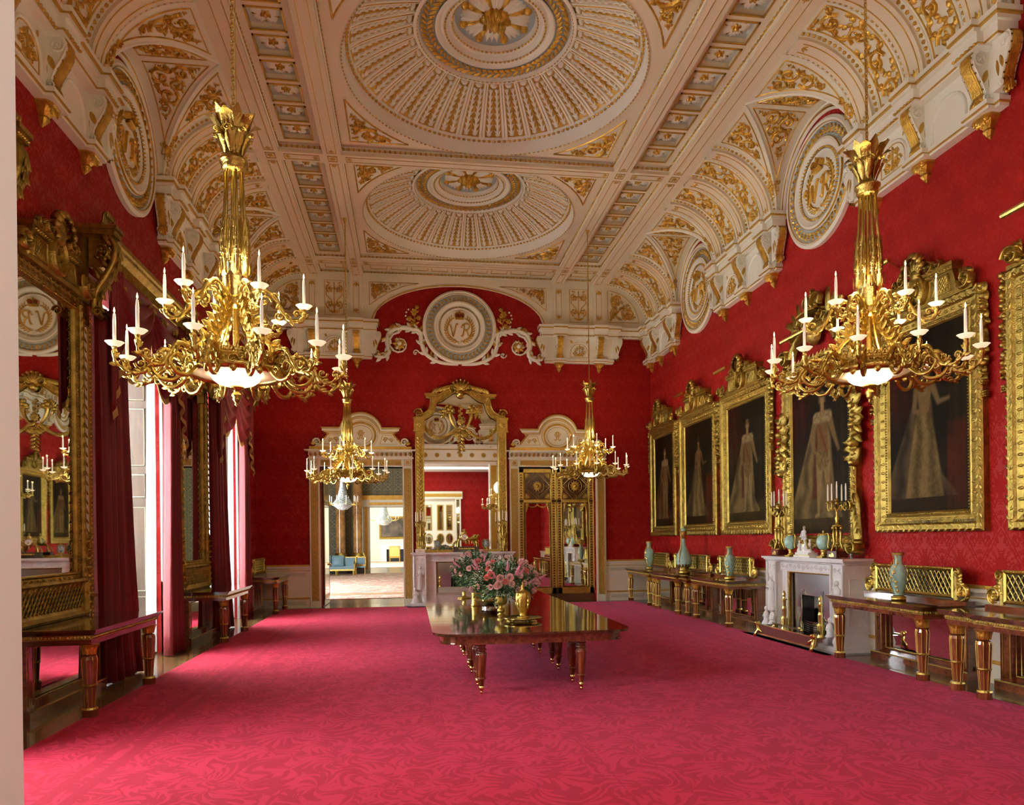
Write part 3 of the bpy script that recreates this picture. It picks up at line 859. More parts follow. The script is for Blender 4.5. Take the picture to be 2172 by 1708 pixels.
# ------------------------------------------------------------------ plaster heads of the two end walls
def endhead(b):
    # local frame: x along wall, y out of it, z up
    T = .07; n = 40; a, h = 2.45, 1.12; zc = 7.95
    b.mat = 0
    b.box(-XW, -a, 0, T, zc - .0, 9.6); b.box(a, XW, 0, T, zc, 9.6)
    for i in range(n):
        x0 = -a + 2 * a * i / n; x1 = x0 + 2 * a / n
        z0 = zc + h * sqrt(max(0, 1 - (x0 / a) ** 2)); z1 = zc + h * sqrt(max(0, 1 - (x1 / a) ** 2))
        q = [b.p(x0, T, z0), b.p(x1, T, z1), b.p(x1, T, 9.6), b.p(x0, T, 9.6), b.p(x0, 0, z0), b.p(x1, 0, z1)]
        b.face(q[0], q[1], q[2], q[3]); b.face(q[0], q[4], q[5], q[1])
    b.m = lambda u, v, h_: (u, T + h_, v)
    b.mat = 1; b.band(arcpts(0, zc, a + .02, 0, pi, 40, h + .02), .03, .025)
    for s in (-1, 1):
        b.m = lambda u, v, h_: (s * u, T + h_, v)
        # spandrel beside the arch
        sp = [(2.5, 8.42), (2.5, 9.12), (1.22, 9.12)] + arcpts(0, zc, a + .2, 1.06, .42, 6, h + .12)
        sp = [(2.52, 8.45), (2.52, 9.10), (1.15, 9.10), (1.55, 9.02), (1.95, 8.84), (2.25, 8.66)]
        b.band(sp + sp[:1], .018, .012); b.rosette(2.33, 8.93, .11, 7, .05); fill(b, inset(sp, .05), .12, .02, 4, .035, 400)
        # narrow pilaster strips and the scroll panel between them
        for cx in (2.88, 4.08):
            b.mat = 0; b.box_ = None
            m_ = b.m; b.m = None
            x0, x1 = sorted((s * (cx - .17), s * (cx + .17))); b.box(x0, x1, T, T + .05, 7.95, ZB + .05)
            b.m = lambda u, v, h_: (s * u, T + .05 + h_, v)
            b.mat = 1; pl = [(cx - .075, 8.2), (cx + .075, 8.2), (cx + .075, 9.08), (cx - .075, 9.08)]
            b.band(pl + pl[:1], .012, .01)
            for a_ in (-.6, 0, .6): b.leaf(cx, 8.22, pi / 2 + a_, .12, .02, .014); b.leaf(cx, 9.06, -pi / 2 + a_, .14, .025, .014)
            b.m = m_
        b.mat = 1; pl = [(3.22, 8.15), (3.74, 8.15), (3.74, 9.10), (3.22, 9.10)]
        b.band(pl + pl[:1], .018, .012)
        for k in (-1, 1):
            b.volute(3.48 + k * .13, 8.87, .105, pi / 2, -k, 1.4, .03, 5); b.volute(3.48 + k * .13, 8.42, .105, -pi / 2, k, 1.4, .03, 5)
            b.band([(3.48, 8.3), (3.48 + k * .08, 8.55), (3.48 + k * .22, 8.7), (3.48 + k * .2, 8.95)], .025, .025)
            b.leaf(3.48, 8.2, pi / 2 + k * 1.1, .18, .03, .02); b.leaf(3.48 + k * .1, 9.02, k * .3 + (0 if k > 0 else pi), .12, .02, .02)
        b.band([(3.48, 8.2), (3.48, 8.6), (3.48, 9.05)], [.05, .02, .03], .025)
        # quarter lunette
        ql = [(4.36, 8.18), (5.32, 8.18)] + arcpts(4.30, 8.0, 1.02, .18, pi / 2 - .06, 10, 1.1)
        b.band(ql + ql[:1], .018, .012)
        b.volute(4.62, 8.82, .15, 0, 1, 1.5, .03, 6); b.volute(4.98, 8.40, .15, 2, -1, 1.5, .03, 6); b.volute(4.50, 8.42, .09, 1, 1, 1.2, .03, 5)
        b.band([(4.42, 8.22), (4.6, 8.42), (4.82, 8.62), (5.06, 8.55)], [.06, .05, .04, .02], .03); b.band([(4.42, 8.22), (4.6, 8.5), (4.5, 8.72)], [.06, .03, .02], .03)
        fill(b, inset(ql, .06), .05, .018, 2, .02, 160)
for (yy, rz) in ((YF, FAR), (YN, NEAR)):
    o = mesh('trim_2' if yy == YF else 'trim_3', [M['cream'], M['gold']], endhead, kind='structure'); o.location = (0, yy, 0); o.rotation_euler = (0, 0, rz)
# cove end closure above cornice on the end walls is covered by the head panels
# ------------------------------------------------------------------ corbel clusters carrying the cove
def br_body(b):
    prof = [(0, 7.68), (.30, 7.68), (.335, 7.63), (.338, 7.56), (.31, 7.47), (.25, 7.37), (.20, 7.27), (.172, 7.19), (.176, 7.13), (.15, 7.08), (0, 7.08)]
    b.prism([(y, z) for y, z in prof], -.10, .10, 'x')
    for s in (-1, 1):
        b.m = lambda u, v, h: (s * (.10 + h), u, v)
        b.volute(.235, 7.575, .088, 1.4, -1, 1.6, .022, 0, .022); b.volute(.15, 7.125, .05, -1.0, 1, 1.2, .02, 0, .02)
        b.band([(.325, 7.56), (.30, 7.47), (.245, 7.37), (.195, 7.27), (.165, 7.18)], .02, .014)
    b.m = None
def br_gold(b):
    pr = [(.30, 7.675), (.338, 7.63), (.342, 7.56), (.314, 7.468), (.254, 7.368), (.204, 7.268), (.176, 7.19), (.18, 7.13)]
    for (xx, w, t) in ((0, .055, .016), (-.058, .018, .012), (.058, .018, .012)):
        for i in range(len(pr) - 1):
            (y0, z0), (y1, z1) = pr[i], pr[i + 1]
            q = [b.p(xx - w, y0 + t, z0), b.p(xx + w, y0 + t, z0), b.p(xx + w, y1 + t, z1), b.p(xx - w, y1 + t, z1)]
            b.face(*q); q2 = [b.p(xx - w, y0, z0), b.p(xx - w, y1, z1)]; b.face(q[0], q[3], q2[1], q2[0])
            q3 = [b.p(xx + w, y0, z0), b.p(xx + w, y1, z1)]; b.face(q[1], q3[0], q3[1], q[2])
            for s in (-1, 1): b.sphere((s * .085, (y0 + y1) / 2, (z0 + z1) / 2), .013, 5, 4)
    for s in (-1, 1):
        b.m = lambda u, v, h: (s * (.10 + h), u, v)
        b.leaf(.14, 7.45, -1.2, .18, .035, .02); b.leaf(.08, 7.42, -1.4, .2, .03, .02)
    b.m = lambda u, v, h: (u, .17 + h, v)
    for a in (-.9, -.45, 0, .45, .9): b.leaf(0, 7.17, -pi / 2 + a, .14, .035, .05)
    b.m = lambda u, v, h: (u, .12 + h, v)
    for a in (-.7, 0, .7): b.leaf(0, 7.1, -pi / 2 + a, .08, .03, .06)
    b.m = None
def pend(b):
    st = ((6.945, .13, .17), (6.91, .145, .185), (6.885, .11, .15), (6.84, .085, .12), (6.80, .05, .085), (6.77, .065, .09), (6.72, .035, .06), (6.68, .006, .02))
    base = len(b.v)
    for (z, hw, d) in st:
        for (x, y) in ((-hw, 0), (-hw, d * .7), (-hw * .6, d), (hw * .6, d), (hw, d * .7), (hw, 0)): b.p(x, y, z)
    for i in range(len(st) - 1):
        for k in range(5): b.face(base + i * 6 + k, base + i * 6 + k + 1, base + (i + 1) * 6 + k + 1, base + (i + 1) * 6 + k)
    b.m = lambda u, v, h: (u, .13 + h, v)
    for a in (-1, -.5, 0, .5, 1): b.leaf(0, 6.93, -pi / 2 + a, .13, .03, .05)
    for s in (-1, 1): b.volute(s * .095, 6.9, .04, 0, s, 1, .03, 0)
    b.m = None
BRB = mesh('console_bracket', M['white'], br_body); BRG = mesh('gilded_face', M['gold'], br_gold); PND = mesh('gilded_pendant', M['gold'], pend)
used_br = [0]
def place(proto, parent, loc, rz=0):
    if used_br[0] < 3 and proto.parent is None and not proto.get('_u'):
        o = proto; o['_u'] = 1; used_br[0] += 1
    else:
        o = proto.copy(); COL.objects.link(o)
    if '_u' in o: del o['_u']
    o.parent = parent; o.location = loc; o.rotation_euler = (0, 0, rz); return o
def cluster(x0, x1, brs, loc, rz, ends, label):
    root = empty('cornice_corbel', loc, rz, label, 'corbel', 'corbels carrying the ceiling vault')
    def corn(b):
        b.mat = 0
        def lay(z0, z1, d, extra=.0):
            b.box(x0 - (d if ends[0] else 0) + (.12 if ends[0] else 0), x1 + (d if ends[1] else 0) - (.12 if ends[1] else 0), 0, d, z0, z1)
            if extra:
                for xb in brs: b.box(xb - .2, xb + .2, 0, d + extra, z0 - .0015, z1 + .0015)
        lay(7.915, 7.985, .34, .09); lay(7.84, 7.89, .31, .09); lay(7.72, 7.84, .27, .09); lay(7.68, 7.70, .25, .09)
        b.box(x0, x1, 0, .12, 7.04, 7.70)
        lay(6.99, 7.05, .15, .09); lay(6.94, 6.975, .13, .09)
        b.mat = 1
        lay(7.89, 7.915, .345, .09); lay(7.70, 7.72, .265, .09); lay(6.975, 6.99, .155, .09)
        for k, xb in enumerate(brs):
            nx = brs[k + 1] if k + 1 < len(brs) else None
            b.m = lambda u, v, h: (u, .36 + h, 7.70 + v)
            for i in range(6): b.blob(xb - .17 + i * .068, 0, .026, .02, .03, 5)
            if nx:
                b.m = lambda u, v, h: (u, .27 + h, 7.70 + v)
                n = int((nx - xb - .4) / .07)
                for i in range(n): b.blob(xb + .22 + i * .07, 0, .026, .02, .03, 5)
                c = (xb + nx) / 2; hw = min(.26, (nx - xb) / 2 - .2)
                b.m = lambda u, v, h: (u, .12 + h, v)
                ap = [(c - hw, 7.11), (c + hw, 7.11)] + arcpts(c, 7.50 - hw, hw, 0, pi, 10)
                b.band(ap + ap[:1], .014, .012)
                pin = inset(ap, .04)
                for s in (-1, 1):
                    b.volute(c + s * .11, 7.22, .085, pi, s, 1.3, .028, 4); b.volute(c + s * .08, 7.36, .06, 0, -s, 1.2, .025, 4)
                    b.leaf(c + s * (hw - .0), 7.6, -pi / 2 - s * .5, .1, .03, .012); b.leaf(c, 7.14, pi / 2 + s * .9, .14, .03, .02)
                b.band([(c, 7.13), (c, 7.44)], [.03, .015], .03); b.leaf(c, 7.38, pi / 2, .09, .03, .03)
        b.m = None
        b.mat = 0
        for k in range(len(brs) - 1):
            c = (brs[k] + brs[k + 1]) / 2; hw = min(.26, (brs[k + 1] - brs[k]) / 2 - .2) + .035
            b.m = lambda u, v, h: (u, .12 + h, v)
            b.band([(c - hw, 7.06)] + arcpts(c, 7.5 - hw + .035, hw, pi, 0, 10) + [(c + hw, 7.06)], .04, .03)
        b.m = None
    mesh('cornice', [M['white'], M['goldflat']], corn, root)
    for xb in brs:
        p = place(BRB, root, (xb, 0, 0)); place(BRG, p, (0, 0, 0)); place(PND, root, (xb, .0, 0))
    for e, x, r in ((ends[0], x0, pi / 2), (ends[1], x1, -pi / 2)):
        if e:
            p = place(BRB, root, (x, .13, 0), r); p.scale = (.8, .8, 1); place(BRG, p, (0, 0, 0))
    return root
for sd, rz, X in ((1, RIGHT, XW), (-1, LEFT, -XW)):
    wn = 'right' if sd > 0 else 'left'
    for yc, nm in ((9.05, 'nearer'), (14.35, 'middle')):
        cluster(-1.36, 1.36, [-1.1, 0, 1.1], (X, yc, 0), rz, (True, True), '%s bracketed cornice block between two medallions on the %s wall' % (nm, wn))
    c = 19.65
    if sd > 0: cluster(-1.36, .93, [-1.1, 0, .8], (X, c, 0), rz, (True, False), 'bracketed cornice block on the right wall at the far corner')
    else: cluster(-.93, 1.36, [-.8, 0, 1.1], (X, c, 0), rz, (False, True), 'bracketed cornice block on the left wall at the far corner')
    if sd > 0: cluster(-.95, 1.36, [-.1, 1.1], (X, 3.75, 0), rz, (False, True), 'nearest white and gold cornice block high on the %s wall' % wn)
    else: cluster(-1.36, .95, [-1.1, .1], (X, 3.75, 0), rz, (True, False), 'nearest white and gold cornice block high on the %s wall' % wn)
    for (yy, rr_) in ((YF, FAR), (YN, NEAR)):
        xs = sd * 3.48
        cluster(-1.0, 1.0, [-.60, .60], (xs, yy, 0), rr_, (True, True), 'cornice block with two gilt brackets, %s of the %s end wall medallion' % (wn, 'far' if yy == YF else 'near'))
# plain cornice length between the end blocks and the corners
def cornrun(b):
    for s in (-1, 1):
        x0, x1 = sorted((s * 4.45, s * 5.4))
        b.mat = 0; b.box(x0, x1, 0, .22, 7.90, 7.98); b.box(x0, x1, 0, .16, 7.76, 7.90); b.box(x0, x1, 0, .12, 7.70, 7.74)
        b.mat = 1; b.box(x0, x1, 0, .225, 7.885, 7.90)
        b.m = lambda u, v, h: (u, .12 + h, 7.75 + v)
        for i in range(14): b.blob(x0 + .03 + i * .068, 0, .026, .018, .03, 5)
        b.m = None
for (yy, rr_, n) in ((YF, FAR, 'trim_4'), (YN, NEAR, 'trim_5')):
    o = mesh(n, [M['white'], M['goldflat']], cornrun, kind='structure'); o.location = (0, yy, 0); o.rotation_euler = (0, 0, rr_)

# ------------------------------------------------------------------ monograms, crown, medallions
def sp(pts, n=6):       # smooth a polyline (Catmull-Rom)
    out = []; P = [pts[0]] + list(pts) + [pts[-1]]
    for i in range(1, len(P) - 2):
        for k in range(n):
            t = k / n; r = []
            for c in range(len(pts[0])):
                a, b_, c_, d = P[i - 1][c], P[i][c], P[i + 1][c], P[i + 2][c]
                r.append(.5 * (2 * b_ + (c_ - a) * t + (2 * a - 5 * b_ + 4 * c_ - d) * t * t + (3 * b_ - a - 3 * c_ + d) * t ** 3))
            out.append(tuple(r))
    out.append(tuple(pts[-1])); return out
GL = {
 'V': [[(-.62, .28), (-.5, .42), (-.36, .36), (-.3, .1), (-.16, -.5), (-.02, .0), (.12, .5), (.25, .42)]],
 'R': [[(-.1, .42), (0, .48), (.02, .3), (-.05, -.2), (-.12, -.45), (-.25, -.42)], [(-.2, .25), (0, .5), (.35, .5), (.42, .25), (.2, .02), (0, .02), (.2, -.05), (.35, -.4), (.55, -.48), (.68, -.3)]],
 'W': [[(-.95, .2), (-.85, .4), (-.7, .35), (-.62, .1), (-.55, -.45), (-.38, 0), (-.25, .42), (-.2, .1), (-.12, -.45), (.05, 0), (.2, .5), (.32, .4)]],
 'A': [[(-.35, -.45), (-.2, -.4), (0, .45), (.2, -.4), (.35, -.45)], [(-.15, -.05), (.15, -.05)]],
}
def mono(b, s, cx, cy, sc, w=.05, h=.03, gap=.62):
    for i, ch in enumerate(s):
        ox = (i - (len(s) - 1) / 2) * gap * sc
        for st in GL[ch]:
            b.band([(cx + ox + x * sc, cy + y * sc) for x, y in sp(st)], w, h)
            b.blob(cx + ox + st[0][0] * sc, cy + st[0][1] * sc, w * .7, w * .7, h * 1.2)
def crown(b, cx, cy, s, gm, rm):
    b.mat = rm; b.blob(cx - .19 * s, cy + .12 * s, .2 * s, .22 * s, .06, 8); b.blob(cx + .19 * s, cy + .12 * s, .2 * s, .22 * s, .06, 8)
    b.mat = gm
    b.band([(cx - .4 * s, cy - .12 * s), (cx + .4 * s, cy - .12 * s)], .12 * s, .09)
    b.band([(cx - .38 * s, cy - .22 * s), (cx + .38 * s, cy - .22 * s)], .07 * s, .07)
    for k in (-1, -.5, 0, .5, 1): b.blob(cx + k * .38 * s, cy - .02 * s, .055 * s, .085 * s, .1, 6)
    for sg in (-1, 1):
        b.band([(cx + sg * x * s, cy + y * s) for x, y in sp([(.38, -.04), (.46, .18), (.3, .34), (.08, .3), (0, .22)])], .05 * s, .1)
    b.band([(cx, cy), (cx, cy + .24 * s)], .05 * s, .11); b.blob(cx, cy + .32 * s, .06 * s, .06 * s, .11)
    b.band([(cx, cy + .34 * s), (cx, cy + .52 * s)], .035 * s, .09); b.band([(cx - .07 * s, cy + .44 * s), (cx + .07 * s, cy + .44 * s)], .035 * s, .09)
def disc(b, r0, r1, h0, h1, n=56):
    b.grid(lambda u, v: ((r0 + (r1 - r0) * v) * cos(2 * pi * u), (r0 + (r1 - r0) * v) * sin(2 * pi * u), h0 + (h1 - h0) * v), n, 1, wrapu=True)
def medallion(mg, blue):
    def f(b):
        b.m = lambda u, v, h: (-u, h, v)
        b.smooth = True; b.mat = 0
        for a, c, h0, h1 in ((1.05, 1.05, 0, .07), (1.05, 1.0, .07, .10), (1.0, .95, .10, .075), (.95, .94, .075, .05), (.745, .735, .05, .09), (.735, .69, .09, .10), (.69, .63, .10, .06), (.63, .60, .06, .045), (.55, .52, .05, .03), (.52, .001, .03, .03)): disc(b, a, c, h0, h1)
        b.mat = 2; disc(b, .94, .745, .05, .05)
        disc(b, .60, .55, .045, .065); b.mat = 1
        b.smooth = False
        for r in (.955, .735): b.band(arcpts(0, 0, r, 0, 2 * pi, 56), .016, .10 if r > .9 else .105)
        n = 44
        for i in range(n):
            a = 2 * pi * i / n; dr = 1 if a < pi else -1
            for sg in (-1, 1):
                b.leaf(.845 * cos(a), .845 * sin(a), a + pi / 2 + sg * .6, .125, .030, .105)
            b.blob(.845 * cos(a + .05), .845 * sin(a + .05), .02, .02, .105, 5)
        for i in range(60): a = 2 * pi * i / 60; b.blob(.575 * cos(a), .575 * sin(a), .026, .026, .10, 5)
        # wreath
        for sg in (-1, 1):
            pts = [(sg * .38 * cos(t), -.04 + .38 * sin(t)) for t in [(-1.35 + 2.2 * k / 12) for k in range(13)]]
            b.band(pts, .014, .05)
            for k in range(13):
                x, y = pts[k]; t = -1.35 + 2.2 * k / 12
                aa = atan2(.38 * cos(t), -sg * .38 * sin(t))
                for q in (-.6, .6): b.leaf(x, y, aa + q, .11, .03, .07)
            b.leaf(0, -.42, -pi / 2 + sg * .5, .1, .02, .05); b.volute(sg * .06, -.40, .045, 0, sg, 1, .05, 0)
        b.m = lambda u, v, h: (-u, .03 + h, v)
        mono(b, mg, 0, -.08, .36 if len(mg) == 2 else .3, .035, .04, .7)
        crown(b, 0, .30, .30, 1, 3)
        b.m = None
    return f
for i, (sd, yc, mg) in enumerate(((1, 11.7, 'WR'), (1, 17.0, 'WR'), (-1, 11.7, 'VR'), (-1, 17.0, 'VR'), (1, 6.4, 'WR'), (-1, 6.4, 'VR'), (0, YF, 'VR'), (0, YN, 'VR'))):
    key = 'med' + mg + ('b' if sd == 0 else '')
    if key not in GR: o = GR[key] = mesh('crowned_medallion', [M['white'], M['gold'], M['greyblue'], M['crimsonvelvet']], medallion(mg, sd == 0))
    else: o = GR[key].copy(); COL.objects.link(o)
    if sd: o.location = (sd * (XW - .004), yc - .08, 7.92); o.rotation_euler = (0, 0, RIGHT if sd > 0 else LEFT)
    else: o.location = (0, yc + (-.004 if yc == YF else .004), 7.90); o.rotation_euler = (0, 0, FAR if yc == YF else NEAR)
    where = 'centre of the far end wall' if (sd == 0 and yc == YF) else 'centre of the near end wall' if sd == 0 else '%s wall, %s' % ('right' if sd > 0 else 'left', {6.4: 'nearest bay', 11.7: 'nearer visible bay', 17.0: 'far bay'}[yc])
    tag(o, 'round crowned %s medallion high on the %s' % (mg, where), 'medallion', 'plaster medallions')
def sidescroll(b):
    b.m = lambda u, v, h: (-u, h, v)
    for s in (-1, 1):
        b.mat = 0
        stem = sp([(s * .05, 6.86), (s * .55, 6.90), (s * .95, 7.12), (s * 1.08, 7.45), (s * 1.12, 7.75), (s * 1.3, 7.82), (s * 1.62, 7.86), (s * 1.95, 7.74), (s * 2.05, 7.45), (s * 2.0, 7.15), (s * 2.2, 7.02), (s * 2.38, 7.06)], 5)
        b.band(stem, [.09 + .05 * sin(pi * k / len(stem)) for k in range(len(stem))], .07)
        b.volute(s * 1.70, 7.40, .34, pi / 2, -s, 1.3, .08, 0, .06)
        b.volute(s * 2.33, 7.12, .12, -pi / 2, s, 1.2, .06, 0); b.volute(s * 1.25, 7.15, .1, 0, -s, 1, .06, 0)
        for k in range(6, len(stem) - 4, 4):
            x, y = stem[k]; x1, y1 = stem[k + 1]; a = atan2(y1 - y, x1 - x)
            for q in (-.7, .7): b.leaf(x, y, a + q, .22, .05, .07)
        b.mat = 1
        b.blob(s * 1.70, 7.40, .15, .15, .07, 10)
        for k in range(8): b.leaf(s * 1.70, 7.40, k * .785, .2, .05, .09)
        for k in range(8, len(stem) - 2, 6):
            x, y = stem[k]; x1, y1 = stem[k + 1]; a = atan2(y1 - y, x1 - x)
            b.leaf(x, y, a + s * 1.0, .2, .045, .08); b.volute(x + .04, y + .05, .06, 0, s, 1, .08, 0)
        for (x, y, r) in ((1.28, 8.32, .11), (1.42, 8.12, .09), (1.15, 8.15, .08), (1.33, 7.98, .08), (1.2, 8.45, .07), (1.9, 7.84, .10)):
            b.rosette(s * x, y, r, 6, .06)
        b.band([(s * 1.18, 7.7), (s * 1.25, 8.0), (s * 1.3, 8.4)], .03, .04)
        for k in range(7): b.leaf(s * 1.25, 7.8 + .08 * k, pi / 2 + (1 if k % 2 else -1) * .9, .14, .03, .05)
        for (x, y) in ((1.5, 8.3), (1.52, 8.2), (1.48, 8.1), (1.44, 8.38)): b.mat = 0; b.blob(s * x, y, .03, .03, .05)
for yy, rr_ in ((YF, FAR), (YN, NEAR)):
    o = mesh('scroll_ornament', [M['white'], M['gold']], sidescroll); o.location = (0, yy + (-.004 if yy == YF else .004), 0); o.rotation_euler = (0, 0, rr_)
    tag(o, 'white and gold acanthus scrolls spreading either side of the %s end wall medallion' % ('far' if yy == YF else 'near'), 'plaster ornament')

# ------------------------------------------------------------------ far doors
def interlace(b, x0, x1, z0, z1, mat=1):
    # gilt guilloche filling a long panel in plane (x, z), on y = m
    w = x1 - x0; Lz = z1 - z0
    vert = Lz > w
    n = max(1, round((Lz if vert else w) / ((w if vert else Lz) * .78)))
    for i in range(n):
        t = (i + .5) / n
        cx, cz = ((x0 + x1) / 2, z0 + Lz * t) if vert else (x0 + w * t, (z0 + z1) / 2)
        r = (w if vert else Lz) * .36
        b.band(arcpts(cx, cz, r, 0, 2 * pi, 8), r * .3, .012, 2); b.blob(cx, cz, r * .4, r * .4, .018, 5)
    fr = [(x0, z0), (x1, z0), (x1, z1), (x0, z1), (x0, z0)]
    b.band(fr, .014, .012, 2)
def surround(b):
    # centred on x = 0, local frame
    b.m = None; b.mat = 0
    hw, iw = 1.42, 1.14
    for s in (-1, 1):
        b.box(*sorted((s * iw, s * hw)), -.02, .09, 0, 4.14); b.box(*sorted((s * (iw - .0), s * (iw + .03))), -.45, -.02, 0, 3.92)
    b.box(-iw, iw, -.45, .09, 3.92, 4.14)
    b.box(-hw - .03, hw + .03, 0, .12, 4.14, 4.18)
    prof = [(0, 4.18), (.12, 4.18), (.14, 4.22), (.20, 4.29), (.27, 4.33), (.27, 4.37), (0, 4.37)]
    b.prism(prof, -hw, hw, 'x')
    b.box(-hw - .10, hw + .10, 0, .29, 4.345, 4.375)
    b.mat = 1; b.box(-hw + .02, hw - .02, 0, .16, 4.375, 4.47)
    b.m = None; b.mat = 3
    for s in (-1, 1): b.box(*sorted((s * 1.19, s * 1.37)), .09, .096, .2, 3.86)
    b.box(-1.1, 1.1, .09, .096, 3.96, 4.10); b.mat = 1
    b.m = lambda u, v, h: (u, .097 + h, v)
    for s in (-1, 1):
        interlace(b, *sorted((s * 1.19, s * 1.37)), .2, 3.86)
        p = s * 1.28; fr = [(p - .085, 3.95), (p + .085, 3.95), (p + .085, 4.11), (p - .085, 4.11), (p - .085, 3.95)]
        b.band(fr, .016, .014); b.rosette(p, 4.03, .06, 6, .03)
    interlace(b, -1.1, 1.1, 3.96, 4.10)
    # lotus cove
    b.m = lambda u, v, h: (u, .13 + (v - 4.2) * .9 + h, v)
    n = 22
    for i in range(n):
        u = -hw + .06 + i * (2 * hw - .12) / (n - 1)
        b.mat = 1; b.blob(u, 4.26, .035, .045, .03, 6); b.leaf(u, 4.2, pi / 2, .12, .04, .02)
        b.mat = 2; b.band([(u + .065 * cos(t), 4.25 + .07 * sin(t)) for t in (-.6, .2, 1, pi - 1, pi - .2, pi + .6)], .014, .035)
    # pediment
    T = .10
    def ped():
        pts = [(-1.28, 4.47), (1.28, 4.47), (1.18, 4.56), (1.02, 4.64), (.94, 4.78), (.92, 4.86), (1.0, 4.9), (1.06, 4.97), (1.09, 5.02), (.60, 5.02)]
        arc = arcpts(0, 4.83, .61, .32, pi - .32, 16)
        return pts + arc + [(-x, z) for x, z in pts[2:][::-1]]
    b.m = None; b.mat = 0; b.prism(ped(), 0, T, 'y')
    b.m = lambda u, v, h: (u, T + h, v)
    top = [(-1.09, 5.0), (-.60, 5.0)] + arcpts(0, 4.83, .60, pi - .3, .3, 20) + [(.60, 5.0), (1.09, 5.0)]
    b.mat = 1; b.band(top, .03, .07)
    b.mat = 0; b.band([(x * .97, z - .055) for x, z in top], .07, .05)
    b.mat = 1; b.band([(x * .93, z - .115) for x, z in top], .025, .03); b.band([(x * .9, z - .155) for x, z in top], .02, .02)
    b.band(arcpts(0, 4.80, .40, 0, 2 * pi, 36, .345), .06, .04)
    for i in range(30): a = 2 * pi * i / 30; b.blob(.40 * cos(a), 4.80 + .345 * sin(a), .024, .02, .055, 5)
    b.band(arcpts(0, 4.80, .315, 0, 2 * pi, 36, .265), .014, .02); b.band(arcpts(0, 4.80, .47, 0, 2 * pi, 36, .40), .012, .02)
    b.m = lambda u, v, h: (-u, T + h, v)
    for s in (-1, 1):
        b.m = lambda u, v, h: (s * u, T + h, v)
        for st in GL['R']: b.band([(-.02 + x * -.17 * -1, 4.80 + z * .24) for x, z in sp(st)], .022, .016)
    b.band([(-.1, 4.88), (0, 4.70), (.1, 4.88)], .022, .016)
    for s in (-1, 1):
        b.m = lambda u, v, h: (s * u, T + h, v)
        tr = [(.52, 4.55), (1.0, 4.55), (.83, 4.80), (.60, 4.80)]
        b.mat = 1; b.band(tr + tr[:1], .014, .012); b.volute(.68, 4.67, .07, 0, 1, 1.2, .02, 4); b.volute(.83, 4.65, .06, pi, -1, 1.2, .02, 4)
        b.mat = 0; b.volute(1.20, 4.60, .11, 0, 1, 1.4, .08, 0, .06)
        b.mat = 1
        for k in range(5): b.leaf(1.12 - .05 * k, 4.54 + .06 * k, 2.2, .1, .03, .05)
        for k in range(4): b.leaf(1.27, 4.52, .5 + k * .4, .12, .03, .05)
    b.m = None
